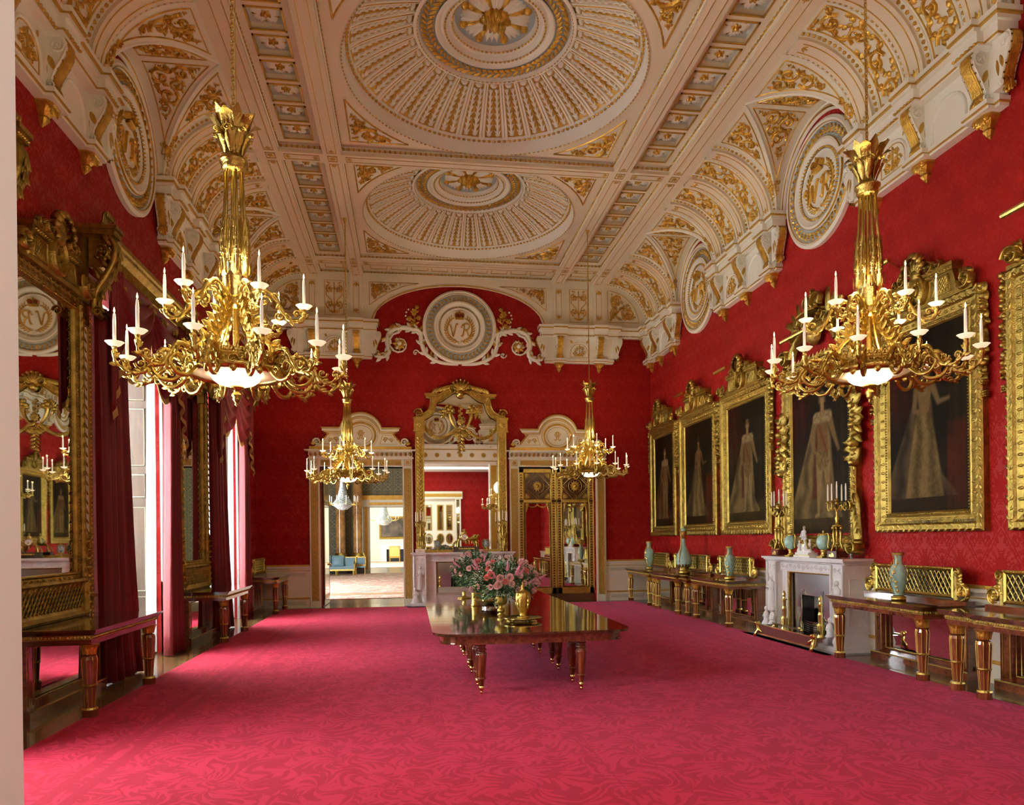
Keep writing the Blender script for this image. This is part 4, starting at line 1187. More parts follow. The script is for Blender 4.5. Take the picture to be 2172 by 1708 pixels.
for s, nm in ((-1, 'door_1'), (1, 'door_2')):
    root = empty(nm, (s * 2.80, YF, 0), FAR, kind='structure')
    mesh('door_surround', [M['cream'], M['goldflat'], M['white'], simple('gilt_ground', (.46, .31, .09), .5, .5)], surround, root)
    if s > 0:
        mesh('door_light_block', M['darkwood'], lambda b: (b.box(-1.14, 1.14, -.44, -.40, 0, 3.95), b.box(-1.14, 1.14, -.40, -.17, 0, .018)), root)  # added behind the closed leaves to stop light leaking through the gap
        for k in (-1, 1):
            lf = empty('door_leaf', (k * .565, -.2, 0), parent=root)
            def leaf_(b):
                b.mat = 0; b.box(-.56, .56, -.03, .03, .02, 3.90)
                b.mat = 1
                b.box(-.56, .56, .03, .038, .22, .40); b.box(-.56, -.40, .03, .038, .22, 3.88); b.box(.40, .56, .03, .038, .22, 3.88); b.box(-.56, .56, .03, .038, 3.78, 3.88); b.box(-.56, .56, .03, .038, 2.90, 2.98)
                b.mat = 0
                n = 44
                for sx in (-1, 1):
                    for i in range(n):   # dark triangles of the lattice border
                        z = .42 + i * 3.34 / n; x = sx * .48
                        q = [b.p(x - .045, .041, z), b.p(x + .045, .041, z), b.p(x, .041, z + .055)]
                        if i % 1 == 0: b.face(*q)
                b.m = lambda u, v, h: (u, .04 + h, v)
                b.mat = 1
                for sx in (-1, 1):
                    for x in (.415, .545): b.band([(sx * x, .25), (sx * x, 3.85)], .016, .014)
                # sunburst panel
                c = (0, 3.38); a = .37
                di = [(0, 3.38 + .39), (.39, 3.38), (0, 3.38 - .39), (-.39, 3.38)]
                b.band(di + di[:1], .028, .02); sq = [(-.39, 2.99), (.39, 2.99), (.39, 3.77), (-.39, 3.77)]; b.band(sq + sq[:1], .025, .02)
                b.band(arcpts(*c, .20, 0, 2 * pi, 28), .022, .018)
                for i in range(24): b.leaf(c[0], c[1], 2 * pi * i / 24, .175 if i % 2 else .14, .02, .03)
                b.blob(*c, .07, .07, .05, 10)
                for (dx, dz) in ((0, .29), (.29, 0), (0, -.29), (-.29, 0)): b.band(arcpts(dx, 3.38 + dz, .038, 0, 2 * pi, 12), .014, .015); b.blob(dx, 3.38 + dz, .014, .014, .02)
                for sx in (-1, 1):
                    for sz in (-1, 1):
                        for t in range(5): b.leaf(sx * .36, 3.38 + sz * .36, atan2(-sz, -sx) + (t - 2) * .3, .17, .016, .012)
                        tr = [(sx * .37, 3.38 + sz * .08), (sx * .37, 3.38 + sz * .37), (sx * .08, 3.38 + sz * .37)]; b.band(tr + tr[:1], .012, .01)
                b.band([(-.36, .43), (.36, .43), (.36, 2.87), (-.36, 2.87), (-.36, .43)], .03, .02)
                # festoon at the head of the glass
                for k2 in (-1, 1):
                    b.band([(k2 * .30, 2.86), (k2 * .34, 2.62)], [.09, .02], .02); b.band(arcpts(k2 * .15, 2.86, .15, pi, 2 * pi, 10, .1), .05, .025); b.rosette(k2 * .3, 2.84, .06, 6, .03)
                b.m = None
                b.mat = 0; b.box(-.56, .56, .03, .05, .02, .2)
            mesh('leaf_frame', [simple('bronzed_wood', (.10, .035, .012), .3), M['ormolu']], leaf_, lf)
            mesh('mirror_glass', M['mirror'], lambda b: b.box(-.345, .345, .036, .042, .44, 2.86), lf)
    else:
        lf = empty('door_leaf', (1.10, -.3, 0), parent=root)
        def leaf2(b):
            b.mat = 0; b.box(-.025, .025, -1.25, 0, .02, 3.9)
            b.mat = 1
            for x0, x1 in ((-.035, -.025), (.025, .035)):
                b.box(x0, x1, -1.23, -1.15, .2, 3.85); b.box(x0, x1, -.10, -.02, .2, 3.85); b.box(x0, x1, -1.23, -.02, .2, .3); b.box(x0, x1, -1.23, -.02, 3.75, 3.85); b.box(x0, x1, -1.23, -.02, 2.9, 3.0)
        mesh('leaf_frame', [M['darkwood'], M['ormolu']], leaf2, lf)
        mesh('mirror_glass', M['mirror'], lambda b: b.box(-.032, .032, -1.14, -.11, .31, 2.88), lf)
        mesh('handle', M['ormolu2'], lambda b: b.sphere((-.06, -1.18, 1.15), .035), lf)
# ------------------------------------------------------------------ shared frame pieces
def sweep(b, hw, z0, z1, prof):      # rectangular frame: prof = [(inset, out)]
    base = len(b.v)
    for (d, o) in prof:
        for (x, z) in ((-hw + d, z0 + d), (hw - d, z0 + d), (hw - d, z1 - d), (-hw + d, z1 - d)): b.p(x, o, z)
    for i in range(len(prof) - 1):
        for k in range(4):
            j = (k + 1) % 4
            b.face(base + i * 4 + k, base + i * 4 + j, base + (i + 1) * 4 + j, base + (i + 1) * 4 + k)
def beads(b, pts, pitch, r, h):
    acc = 0.0
    for i in range(len(pts) - 1):
        (x0, y0), (x1, y1) = pts[i], pts[i + 1]; Ld = hypot(x1 - x0, y1 - y0); n = max(1, round(Ld / pitch))
        for k in range(n): b.blob(x0 + (x1 - x0) * (k + .5) / n, y0 + (y1 - y0) * (k + .5) / n, r, r, h, 5)
def rect(hw, z0, z1, d=0): return [(-hw + d, z0 + d), (hw - d, z0 + d), (hw - d, z1 - d), (-hw + d, z1 - d), (-hw + d, z0 + d)]
def goldframe(b, hw, z0, z1, w, dep=.12, rich=True):
    b.m = None
    sweep(b, hw, z0, z1, [(0, 0), (0, dep * .7), (.03, dep), (w * .32, dep * .95), (w * .42, dep * .7), (w * .72, dep * .55), (w * .78, dep * .62), (w * .9, dep * .5), (w, dep * .25), (w, 0)])
    b.m = lambda u, v, h: (u, dep * .62 + h, v)
    beads(b, rect(hw, z0, z1, w * .84), .04, .014, .018)
    b.m = lambda u, v, h: (u, dep * .92 + h, v)
    pts = rect(hw, z0, z1, w * .18)
    for i in range(4):
        (x0, y0), (x1, y1) = pts[i], pts[i + 1]; Ld = hypot(x1 - x0, y1 - y0); n = max(2, round(Ld / .12)); a = atan2(y1 - y0, x1 - x0)
        for k in range(n):
            x, y = x0 + (x1 - x0) * (k + .5) / n, y0 + (y1 - y0) * (k + .5) / n
            for q in (-.7, .7): b.leaf(x, y, a + q, .09, .022, .022)
    b.m = lambda u, v, h: (u, dep * .6 + h, v)
    pts = rect(hw, z0, z1, w * .57)
    for i in range(4):
        (x0, y0), (x1, y1) = pts[i], pts[i + 1]; Ld = hypot(x1 - x0, y1 - y0); n = max(2, round(Ld / .13)); a = atan2(y1 - y0, x1 - x0)
        for k in range(n):
            x, y = x0 + (x1 - x0) * (k + .5) / n, y0 + (y1 - y0) * (k + .5) / n
            b.blob(x, y, .045, .022, .018, 6)
    b.m = None
def crest(b, hw, z, T=.12):
    # stepped crest with concave shoulders, lattice panels, oval cartouche and shell
    k = hw / 1.12; s_ = min(1, k * 1.0)
    pts = [(-hw, z), (hw, z), (hw * .86, z + .05), (hw * .68, z + .16), (hw * .62, z + .34), (hw * .62, z + .40)]
    pts = pts + [(-x, y) for x, y in pts[2:][::-1]]
    b.m = None; b.prism(pts, 0, T, 'y')
    b.box(-hw * .68, hw * .68, 0, T + .05, z + .38, z + .43); b.box(-hw * .66, hw * .66, 0, T + .03, z + .33, z + .38); b.box(-hw, hw, 0, T + .03, z - .02, z + .03)
    b.m = lambda u, v, h: (u, T + h, v)
    beads(b, [(-hw * .62, z + .355), (hw * .62, z + .355)], .05, .02, .06)
    for s in (-1, 1):
        la = [(s * hw * .22, z + .07), (s * hw * .60, z + .07), (s * hw * .55, z + .30), (s * hw * .22, z + .30)]
        b.band(la + la[:1], .02, .02)
        for i in range(6):
            x = hw * (.25 + .055 * i)
            b.band([(s * x, z + .09), (s * min(x + .15, hw * .56), z + .28)], .009, .012, 2); b.band([(s * x, z + .28), (s * min(x + .15, hw * .58), z + .09)], .009, .012, 2)
        b.volute(s * hw * .90, z + .12, .13, 0, s, 1.4, .10, 3, .06)
        for q in range(4): b.leaf(s * hw * .84, z + .06, pi / 2 + s * (.2 - q * .35), .22, .04, .07)
        b.volute(s * .26, z + .47, .085, pi / 2, -s, 1.3, .10, 3); b.volute(s * .42, z + .46, .06, pi / 2, -s, 1.3, .08, 2)
    b.band(arcpts(0, z + .24, .16, 0, 2 * pi, 24, .21), .05, .09); b.blob(0, z + .24, .13, .18, .06, 12)
    b.band([(.05 * cos(t), z + .24 + .08 * sin(t)) for t in (0, 1, 2, 3, 4, 5)], .02, .09)
    b.m = None; b.smooth = True
    for a in (-1.15, -.75, -.37, 0, .37, .75, 1.15):
        c_, s_ = cos(a), sin(a); q_ = 1 - .18 * abs(a)
        b.tube(sp([(.03 * s_, T + .04, z + .44), (.12 * s_ * q_, T + .07, z + .46 + .12 * c_ * q_), (.22 * s_ * q_, T + .05, z + .46 + .22 * c_ * q_), (.275 * s_ * q_, T + .07, z + .46 + .28 * c_ * q_), (.28 * s_ * q_, T + .12, z + .45 + .27 * c_ * q_), (.25 * s_ * q_, T + .12, z + .45 + .25 * c_ * q_)], 3), [.022 + .0018 * i for i in range(16)], 7)
    b.sphere((0, T + .05, z + .46), (.10, .06, .09), 10, 6)
    b.smooth = False
def drops(b, hw, z0, z1, w=.15, T=.06):
    # carved fruit and husk drops hanging beside the frame
    for s in (-1, 1):
        b.m = lambda u, v, h: (s * u, T + h, v)
        n = int((z1 - z0) / .115)
        for i in range(n):
            z = z1 - .07 - i * .115; sc = 1 - .35 * i / n
            for q in (-.5, .5): b.leaf(hw + .01 + RND.uniform(-.02, .02), z + .05, -pi / 2 + q + RND.uniform(-.5, .5), .13 * sc, .045 * sc, .07)
            b.blob(hw + .01 + RND.uniform(-.03, .02), z + RND.uniform(-.03, .03), .05 * sc, .055 * sc, .09, 7); b.blob(hw - .02 + RND.uniform(-.02, .05), z - .05, .03, .03, .08, 6)
        for q in range(9): b.blob(hw + .01 + .03 * ((q % 3) - 1), z0 - .03 * (q // 3), .018, .02, .06, 5)
    b.m = None

# ------------------------------------------------------------------ paintings
def paintmat():
    m, nt, b = newmat('old_oil_paint')
    v = nt.nodes.new('ShaderNodeVertexColor'); v.layer_name = 'paint'; L(nt, v.outputs[0], b.inputs['Base Color'])
    b.inputs['Roughness'].default_value = .5; b.inputs['Specular IOR Level'].default_value = .05; return m
M['paint'] = paintmat()
def canvas(hw, z0, z1, kind, seed, parent):
    nu, nv = 110, 180
    rd = random.Random(seed)
    ph = [rd.uniform(0, 6.28) for _ in range(8)]
    W, H = 2 * hw, z1 - z0
    cols = []
    NG = [[rd.random() for _ in range(160)] for _ in range(240)]
    def vn(x, y):
        i, j = int(x), int(y); fx_, fy_ = x - i, y - j
        a = NG[j % 240][i % 160]; b_ = NG[j % 240][(i + 1) % 160]; c_ = NG[(j + 1) % 240][i % 160]; d_ = NG[(j + 1) % 240][(i + 1) % 160]
        return (a * (1 - fx_) + b_ * fx_) * (1 - fy_) + (c_ * (1 - fx_) + d_ * fx_) * fy_
    def bl(c, d, t): t = max(0, min(1, t)); return tuple(c[i] * (1 - t) + d[i] * t for i in range(3))
    def sst(a, c, x): x = max(0, min(1, (x - a) / (c - a))); return x * x * (3 - 2 * x)
    fx = {'robe': .52, 'gown': .50, 'red': .56}[kind] + rd.uniform(-.03, .03)
    for j in range(nv + 1):
        v = j / nv
        for i in range(nu + 1):
            u = i / nu
            n1 = 2 * vn(u * 5 + 3, v * 7 + 3) - 1; n2 = 2 * vn(u * 16 + 9, v * 22 + 9) - 1; n3 = 2 * vn(u * 55, v * 80) - 1
            c = bl((.006, .005, .004), (.028, .018, .010), .5 + .5 * n1)
            # column and curtain behind
            if u > .78: c = bl(c, (.04, .033, .022), .5 + .3 * sin(60 * u))
            t = sst(.0, .25, .26 + .18 * sin(2.2 * v + ph[6]) - u) * sst(.35, .75, v)
            c = bl(c, (.085, .010, .006), t * (.55 + .3 * sin(40 * u + 8 * v)))
            # floor
            f = sst(.20, .10, v); c = bl(c, (.09, .065, .03) if kind == 'robe' else (.05, .03, .015), f * (.6 + .3 * n2))
            x = (u - fx) * W; y = v * H          # metres
            hh = H * .80                          # figure height
            yy = (y - H * .09) / hh               # 0 feet .. 1 crown
            def ell(cx, cy, rx, ry): return 1 - sqrt(((x - cx * hh) / (rx * hh)) ** 2 + ((yy - cy) / ry) ** 2)
            def cap(x0, y0, x1, y1, r0, r1):      # soft capsule in (x / hh, yy)
                px, py = x / hh - x0, yy - y0; dx, dy = x1 - x0, y1 - y0
                t_ = max(0, min(1, (px * dx + py * dy) / (dx * dx + dy * dy + 1e-9)))
                return sst(-.012, .012, r0 + (r1 - r0) * t_ - hypot(px - dx * t_, py - dy * t_))
            fan = sin(26 * atan2(x / hh + .02, .92 - yy + .02) + 2.2 * n1 + 3 * yy) * .5 + .5
            if kind == 'gown':
                mw = .06 + .34 * max(0, (.80 - yy)) ** 1.25 + .10 * sst(.18, .0, yy)
                g2 = sst(-.01, .02, mw - abs(x / hh + .16 * (.8 - yy))) if 0 < yy < .82 else 0
                c = bl(c, bl((.05, .035, .03), (.20, .155, .10), fan * .8 + .2 * n2), g2 * .85)
                w = .050 + .20 * max(0, .60 - yy) ** .8 if 0 < yy < .60 else 0
                g = sst(-.01, .012, w - abs(x / hh + .01)) if 0 < yy < .60 else 0
                c = bl(c, bl((.12, .09, .04), (.34, .27, .15), .75 * fan + .25 * n3 * .5 + .1), g)
                c = bl(c, (.27, .20, .11), cap(0, .60, 0, .745, .046, .070)); c = bl(c, (.36, .27, .17), cap(-.055, .755, .055, .755, .022, .022))
                c = bl(c, (.25, .19, .12), max(cap(-.075, .74, -.10, .60, .026, .018), cap(-.10, .60, -.02, .56, .018, .014), cap(.075, .74, .13, .62, .026, .018), cap(.13, .62, .22, .63, .016, .012)))
                c = bl(c, (.42, .30, .19), max(cap(0, .79, 0, .83, .018, .020), ell(0, .872, .031, .043) * 6))
                c = bl(c, (.10, .075, .05), sst(0, .2, ell(.0, .915, .036, .034)))
                if u > .74: c = bl(c, (.16, .03, .015), sst(.02, .0, abs(u - .86) - .10) * sst(.50, .44, v) * (.5 + .4 * n1))
            else:
                mw = .10 + .30 * max(0, (.80 - yy)) ** 1.1 + .08 * sst(.15, .0, yy)
                g2 = sst(-.01, .02, mw - abs(x / hh + .20 * (.8 - yy))) if 0 < yy < .80 else 0
                rb = ((.10, .075, .04), (.33, .27, .16)) if kind == 'robe' else ((.06, .012, .008), (.20, .12, .07))
                c = bl(c, bl(rb[0], rb[1], fan * .75 + .2 * n2 + .1), g2 * .9)
                c = bl(c, (.14, .03, .015), sst(-.01, .02, .055 - abs(x / hh + .10 * (.8 - yy) + .03)) * (1 if .15 < yy < .7 else 0) * .8)
                for lx, e in ((-.05, -1), (.06, 1)):
                    c = bl(c, (.37, .30, .19) if kind == 'robe' else (.25, .18, .11), max(cap(lx * .8, .46, lx, .26, .048, .030), cap(lx, .26, lx + .012 * e, .05, .031, .014), cap(lx + .012 * e, .03, lx + .05 * e, .015, .016, .010)))
                c = bl(c, bl((.16, .11, .05), (.30, .23, .12), .5 + .5 * n3), cap(0, .44, 0, .56, .085, .062)); c = bl(c, (.22, .15, .075), cap(0, .56, 0, .73, .062, .080))
                c = bl(c, (.24, .04, .02), cap(-.07, .74, .05, .50, .013, .013) * .8)
                for e in (-1, 1): c = bl(c, (.25, .19, .11), max(cap(e * .095, .735, e * .15, .60, .032, .024), cap(e * .15, .60, e * (.10 if e < 0 else .20), .50, .022, .015)))
                c = bl(c, bl((.30, .25, .17), (.50, .44, .32), .5 + .5 * n3), cap(-.085, .755, .085, .755, .040, .040))
                c = bl(c, (.42, .30, .19), max(cap(0, .80, 0, .84, .020, .021), ell(0, .885, .032, .044) * 6))
                c = bl(c, (.20, .15, .10), max(sst(0, .2, ell(.0, .925, .038, .030)), cap(-.034, .90, -.036, .87, .010, .010), cap(.034, .90, .036, .87, .010, .010)))
            cols.append((*[max(.0015, q * k_ * (1 + .12 * n3)) for q, k_ in zip(c, (.42, .33, .20))], 1))
    b = MB()
    b.grid(lambda u, v: (hw - 2 * hw * u, 0, z0 + (z1 - z0) * v), nu, nv)
    o = b.build('canvas', M['paint'], parent, (0, .035, 0))
    ca = o.data.color_attributes.new('paint', 'FLOAT_COLOR', 'POINT')
    ca.data.foreach_set('color', [x for c in cols for x in c])
    mesh('canvas_back', M['darkwood'], lambda q: q.box(-hw, hw, 0.004, .03, z0, z1), parent)
    return o
def picture(yc, hw, z0, z1, kind, seed, label):
    root = empty('framed_painting', (XW, yc, 0), RIGHT, label, 'painting', 'portraits on the right wall')
    w = .30
    canvas(hw - w + .01, z0 + w - .05 - .01, z1 - w + .06, kind, seed, root)
    def fr(b):
        goldframe(b, hw, z0, z1, w - .01)
    mesh('gilt_frame', M['frame'], fr, root)
    mesh('carved_crest', M['frame'], lambda b: crest(b, hw * .93, z1), root)
    mesh('carved_drops', M['frame'], lambda b: drops(b, hw + .02, z1 - 1.35, z1 + .02), root)
    return root
picture(19.5, 1.03, 1.88, 4.95, 'red', 1, 'farthest portrait in a crested gilt frame, standing figure in red-brown robes')
picture(17.05, 1.15, 1.88, 4.95, 'gown', 2, 'portrait of a pale-gowned figure in gilt frame above the blue bottle vase')
picture(14.5, 1.15, 1.88, 4.95, 'robe', 3, 'portrait of a robed standing figure left of the tall crowned painting')
P5 = picture(9.09, 1.05, 1.88, 4.95, 'gown', 5, 'large gilt portrait of a gowned figure right of the marble fireplace')
picture(6.62, 1.05, 1.88, 4.95, 'robe', 6, 'nearest gilt framed portrait, cut by the right edge of the view')
def text(body, size, loc, parent, mat):
    c = bpy.data.curves.new('lettering', 'FONT'); c.body = body; c.size = size; c.extrude = .0008; c.align_x = 'CENTER'
    c.materials.append(mat); o = bpy.data.objects.new('lettering', c); COL.objects.link(o)
    bpy.context.view_layer.update()
    me = bpy.data.meshes.new_from_object(o.evaluated_get(bpy.context.evaluated_depsgraph_get()))
    bpy.data.objects.remove(o); o = bpy.data.objects.new('lettering', me); COL.objects.link(o)
    o.parent = parent; o.location = loc; o.rotation_euler = (pi / 2, 0, pi); return o
for o_ in (text('H.M. QUEEN CHARLOTTE', .052, (.05, .094, 2.0), P5, M['blackmark']), text('ALLAN RAMSAY', .052, (-.72, .094, 2.0), P5, M['blackmark'])): pass
# tall central painting with crown
P4 = empty('framed_painting', (XW, 11.72, 0), RIGHT, 'tall portrait with gilt crown crest above the marble fireplace', 'painting', 'portraits on the right wall')
canvas(.92, 1.88, 4.78, 'robe', 4, P4)
mesh('gilt_frame', M['frame'], lambda b: goldframe(b, 1.12, 1.62, 5.0, .23, .14), P4)
def c4(b):
    b.m = lambda u, v, h: (u, .10 + h, v)
    arch = arcpts(0, 4.95, .75, .25, pi - .25, 16, .55); b.band(arch, .16, .12)
    for s in (-1, 1):
        b.volute(s * .95, 5.12, .17, 0, s, 1.4, .12, 4); b.volute(s * .55, 5.45, .14, 0, -s, 1.3, .12, 4); b.volute(s * .30, 5.62, .12, 0, s, 1.2, .12, 4)
        for q in range(5): b.leaf(s * .62, 5.45 + .04 * q, pi / 2 - s * (.2 + .25 * q), .30, .05, .10)
        b.leaf(s * .42, 5.6, pi / 2 - s * .15, .42, .05, .1); b.leaf(s * .5, 5.5, pi / 2 - s * .4, .4, .05, .1)
    for q in range(-3, 4): b.leaf(0, 5.2, pi / 2 - q * .28, .42, .07, .16)
    b.blob(0, 5.35, .2, .2, .16, 10)
    crown(b, 0, 5.85, .55, 0, 0)
    b.band(arcpts(0, 5.70, .3, 0, pi, 8, .04), .07, .2)
    for s in (-1, 1):   # trophies and scroll feet at the sides
        for k, z in enumerate((3.9, 3.75, 3.6, 3.45, 3.3, 3.15, 3.0)):
            for q in (-.8, .2, .9): b.leaf(s * 1.12, z, pi / 2 + q + k, .26, .06, .12)
            b.blob(s * (1.12 + .05 * (k % 2)), z, .08, .08, .14, 7)
        for q in range(7): b.leaf(s * (1.17), 1.62 + .09 * q, pi / 2 - s * (.55 - .05 * q), .34, .07, .16, bend=s * .2)
        b.volute(s * 1.22, 1.66, .13, 0, s, 1.3, .2, 3); b.volute(s * 1.14, 2.3, .10, 0, -s, 1.3, .18, 3)
    b.m = None
mesh('carved_crest', M['frame'], c4, P4)
# picture lights
for (yc, z, w) in ((19.6, 5.22, .5), (17.3, 5.40, .6), (14.9, 5.45, .6), (11.9, 5.35, .8), (9.6, 5.70, .6), (7.0, 5.45, .7)):
    root = empty('picture_light', (XW, yc, z), RIGHT, {19.6: 'slim brass picture light over the farthest portrait', 17.3: 'brass picture light over the pale-gowned portrait', 14.9: 'brass picture light over the portrait left of the crowned painting', 11.9: 'brass picture light beside the crowned painting', 9.6: 'brass picture light above the large portrait right of the fireplace', 7.0: 'brass picture light at the right edge of the view'}[yc], 'picture light')
    mesh('lamp_shade', M['ormolu2'], lambda b: b.tube([(-w / 2, .42, 0), (w / 2, .42, 0)], .035, 8), root)
    mesh('arm', M['ormolu2'], lambda b: b.tube([(0, 0, .0), (0, .2, .10), (0, .42, .03)], .008, 6), root)

# ------------------------------------------------------------------ side tables
def legmesh():
    b = MB()
    def octo(r, z): return [(r * cos(pi / 8 + k * pi / 4) , r * sin(pi / 8 + k * pi / 4), z) for k in range(8)]
    def stack(st, flute=0):
        for (z0, r0), (z1, r1) in zip(st[:-1], st[1:]):
            n = 16; base = len(b.v)
            for (z, r) in ((z0, r0), (z1, r1)):
                for k in range(n): q = r * (1 - (flute if k % 2 else 0)); b.p(q * cos(2 * pi * k / n), q * sin(2 * pi * k / n), z)
            for k in range(n): j = (k + 1) % n; b.face(base + k, base + j, base + n + j, base + n + k)
    b.mat = 0
    stack([(0, .001), (0, .078), (.095, .078), (.11, .066)]); stack([(.115, .048), (.33, .062)], .12); stack([(.365, .066), (.62, .078), (.655, .070), (.67, .05)], .10)
    b.mat = 1
    stack([(.095, .080), (.115, .072), (.118, .05)]); stack([(.335, .064), (.345, .074), (.36, .074), (.366, .066)]); 
    for k in range(8):
        a = 2 * pi * k / 8
        b.tube([(.0475 * cos(a), .0475 * sin(a), .12), (.061 * cos(a), .061 * sin(a), .335)], .006, 4, False)
        b.tube([(.067 * cos(a), .067 * sin(a), .365), (.079 * cos(a), .079 * sin(a), .62), (.071 * cos(a), .071 * sin(a), .655)], .006, 4, False)
    b.mat = 2
    stack([(.675, .055), (.70, .064), (.74, .070), (.77, .092), (.785, .10), (.785, .001)])
    for k in range(8):
        a = 2 * pi * k / 8
        b.m = lambda u, v, h: ((.058 + h + .3 * max(0, v - .72)) * cos(a + u / .07), (.058 + h + .3 * max(0, v - .72)) * sin(a + u / .07), v)
        b.leaf(0, .675, pi / 2, .11, .022, .022)
    b.m = None
    return b
LEG = legmesh().build('leg', [M['mahog'], M['ormolu'], M['gold']])
LEGU = [False]
def putleg(parent, x, y, sc=1.0):
    global LEG
    if LEGU[0]: o = LEG.copy(); COL.objects.link(o)
    else: o = LEG; LEGU[0] = True
    o.parent = parent; o.location = (x, y, 0); return o
def side_table(loc, rz, hw, brk, label, gall=True, gdepth=.24, group='side tables along the walls', ghw=None):
    root = empty('side_table', loc, rz, label, 'table', group)
    D = .90
    fy = lambda x: D + (.07 if brk and abs(x) < brk + .1 else 0)
    def outl(ov):
        if brk: k = brk + .10 + ov; return [(-hw - ov, .02), (hw + ov, .02), (hw + ov, D + ov), (k, D + ov), (k, D + .07 + ov), (-k, D + .07 + ov), (-k, D + ov), (-hw - ov, D + ov)]
        return [(-hw - ov, .02), (hw + ov, .02), (hw + ov, D + ov), (-hw - ov, D + ov)]
    mesh('table_top', M['tabletop'], lambda b: (b.prism(outl(.02), .925, .95), b.prism(outl(0), .905, .925), b.prism(outl(-.015), .89, .905)), root)
    def frz(b):
        b.mat = 0; b.prism(outl(-.05), .785, .89)
        b.mat = 1; b.prism(outl(-.03), .885, .893); b.prism(outl(-.038), .842, .885)
        o = outl(-.035)
        for i in range(1, len(o) - 0):
            (x0, y0), (x1, y1) = o[i], o[(i + 1) % len(o)]
            Ld = hypot(x1 - x0, y1 - y0)
            if Ld < .03 or i == len(o): continue
            dx, dy = (x1 - x0) / Ld, (y1 - y0) / Ld; nx, ny = dy, -dx
            n = max(1, round(Ld / .07))
            for k in range(n):
                t = (k + .5) / n * Ld
                b.m = lambda u, v, h: (x0 + dx * (t + u) + nx * h, y0 + dy * (t + u) + ny * h, v)
                b.blob(0, .866, .016, .018, .014, 5); b.box(.026, .038, .846, .884, 0, .0)if False else b.blob(.035, .866, .008, .02, .012, 4)
            b.m = None
    f = mesh('frieze', [M['mahogx'], M['ormolu']], frz, root)
    for x in ([-hw + .14, hw - .14] + ([-brk, brk] if brk else [])): putleg(root, x, fy(x) - .11 if brk and abs(abs(x) - brk) < .01 else D - .11)
    def back(b):
        b.mat = 0
        w = hw - .10
        b.box(-w - .04, w + .04, .03, .24, 0, .11); b.box(-w, w, .03, .09, .11, .79)
        for s in (-1, 1):
            b.box(*sorted((s * (w - .16), s * w)), .09, .19, .11, .79)
            if brk: b.box(*sorted((s * (brk - .08), s * (brk + .04))), .09, .15, .11, .79)
        b.box(-w, w, .09, .13, .11, .17); b.box(-w, w, .09, .13, .73, .79)
        b.mat = 1
        for s in (-1, 1):
            for x in (w - .14, w - .03): b.box(*sorted((s * x, s * (x - .012))), .19, .197, .14, .76)
        b.box(-w - .04, w + .04, .24, .244, .09, .11)
        fr = rect(w - .17, .17, .73); b.m = lambda u, v, h: (u, .13 + h, v); b.band(fr, .015, .01); b.m = None
    mesh('back_panel', [M['mahogx'], M['ormolu']], back, root)
    mesh('mirror_panel', M['mirror'], lambda b: b.box(-hw + .27, hw - .27, .091, .1, .17, .73), root)
    if gall:
        g = ghw or hw - .24
        gl = empty('gallery', (0, gdepth, .95), parent=root)
        def gf(b):
            b.mat = 1; b.box(-g - .24, g + .24, -.07, .06, 0, .045)
            b.mat = 0
            sweep(b, g, .07, .46, [(0, 0), (0, .035), (.02, .045), (.045, .03), (.045, 0)])
            b.m = lambda u, v, h: (u, .03 + h, v); beads(b, [(-g, .455), (g, .455)], .04, .016, .03)
            # lattice
            w = g - .045; z0, z1 = .115, .415; p = .078
            n = int(2 * w / p) + 1; h = z1 - z0
            b.m = lambda u, v, hh: (u, .012 + hh, v)
            k = 2 * w / max(1, round(2 * w / p)); 
            c = h * .62
            i = -w - c
            while i < w:
                a0, a1 = i, i + c
                za, zb = z0, z1
                if a0 < -w: za = z0 + (z1 - z0) * (-w - a0) / c; a0 = -w
                if a1 > w: zb = z0 + (z1 - z0) * (w - i) / c; a1 = w
                if a1 > a0:
                    b.band([(a0, za), (a1, zb)], .011, .010, 2); b.band([(-a0, za), (-a1, zb)], .011, .010, 2)
                i += k
            for s in (-1, 1):
                b.m = lambda u, v, hh: (s * u, hh, v)
                b.volute(g + .13, .16, .115, -pi / 2, 1, 1.5, .05, 4, .05); b.volute(g + .05, .40, .06, pi / 2, -1, 1.3, .05, 3, .03)
                for q in range(6): b.leaf(g + .02, .08 + .05 * q, .9 - .1 * q, .12, .03, .04)
                b.box(g, g + .05, .05, .42, -.0, .03)
            b.m = None
        mesh('lattice_frame', [M['ormolu'], M['mahogx']], gf, gl)
        mesh('backing_glass', simple('dark_backing', (.05, .035, .015), .25, .6), lambda b: b.box(-g + .03, g - .03, -.005, .008, .10, .43), gl)
    return root
side_table((XW, 19.46, 0), RIGHT, .98, None, 'farthest mahogany side table on the right wall, in the corner')
side_table((XW, 17.1, 0), RIGHT, 1.28, .70, 'break-front mahogany side table under the blue bottle vase')
side_table((XW, 14.63, 0), RIGHT, .98, None, 'mahogany side table immediately left of the marble fireplace')
side_table((XW, 9.12, 0), RIGHT, 1.02, None, 'mahogany side table immediately right of the marble fireplace')
side_table((XW, 6.48, 0), RIGHT, 1.32, .70, 'nearest break-front side table, cut by the right edge')
side_table((-XW, 9.12, 0), LEFT, 1.02, None, 'nearest mahogany side table under the tall mirror on the left', gall=False)
side_table((-XW, 14.67, 0), LEFT, .96, None, 'middle mahogany side table between the curtained windows on the left', gall=False)
side_table((-XW, 19.66, 0), LEFT, .84, None, 'farthest left mahogany side table in the corner by the doorway')

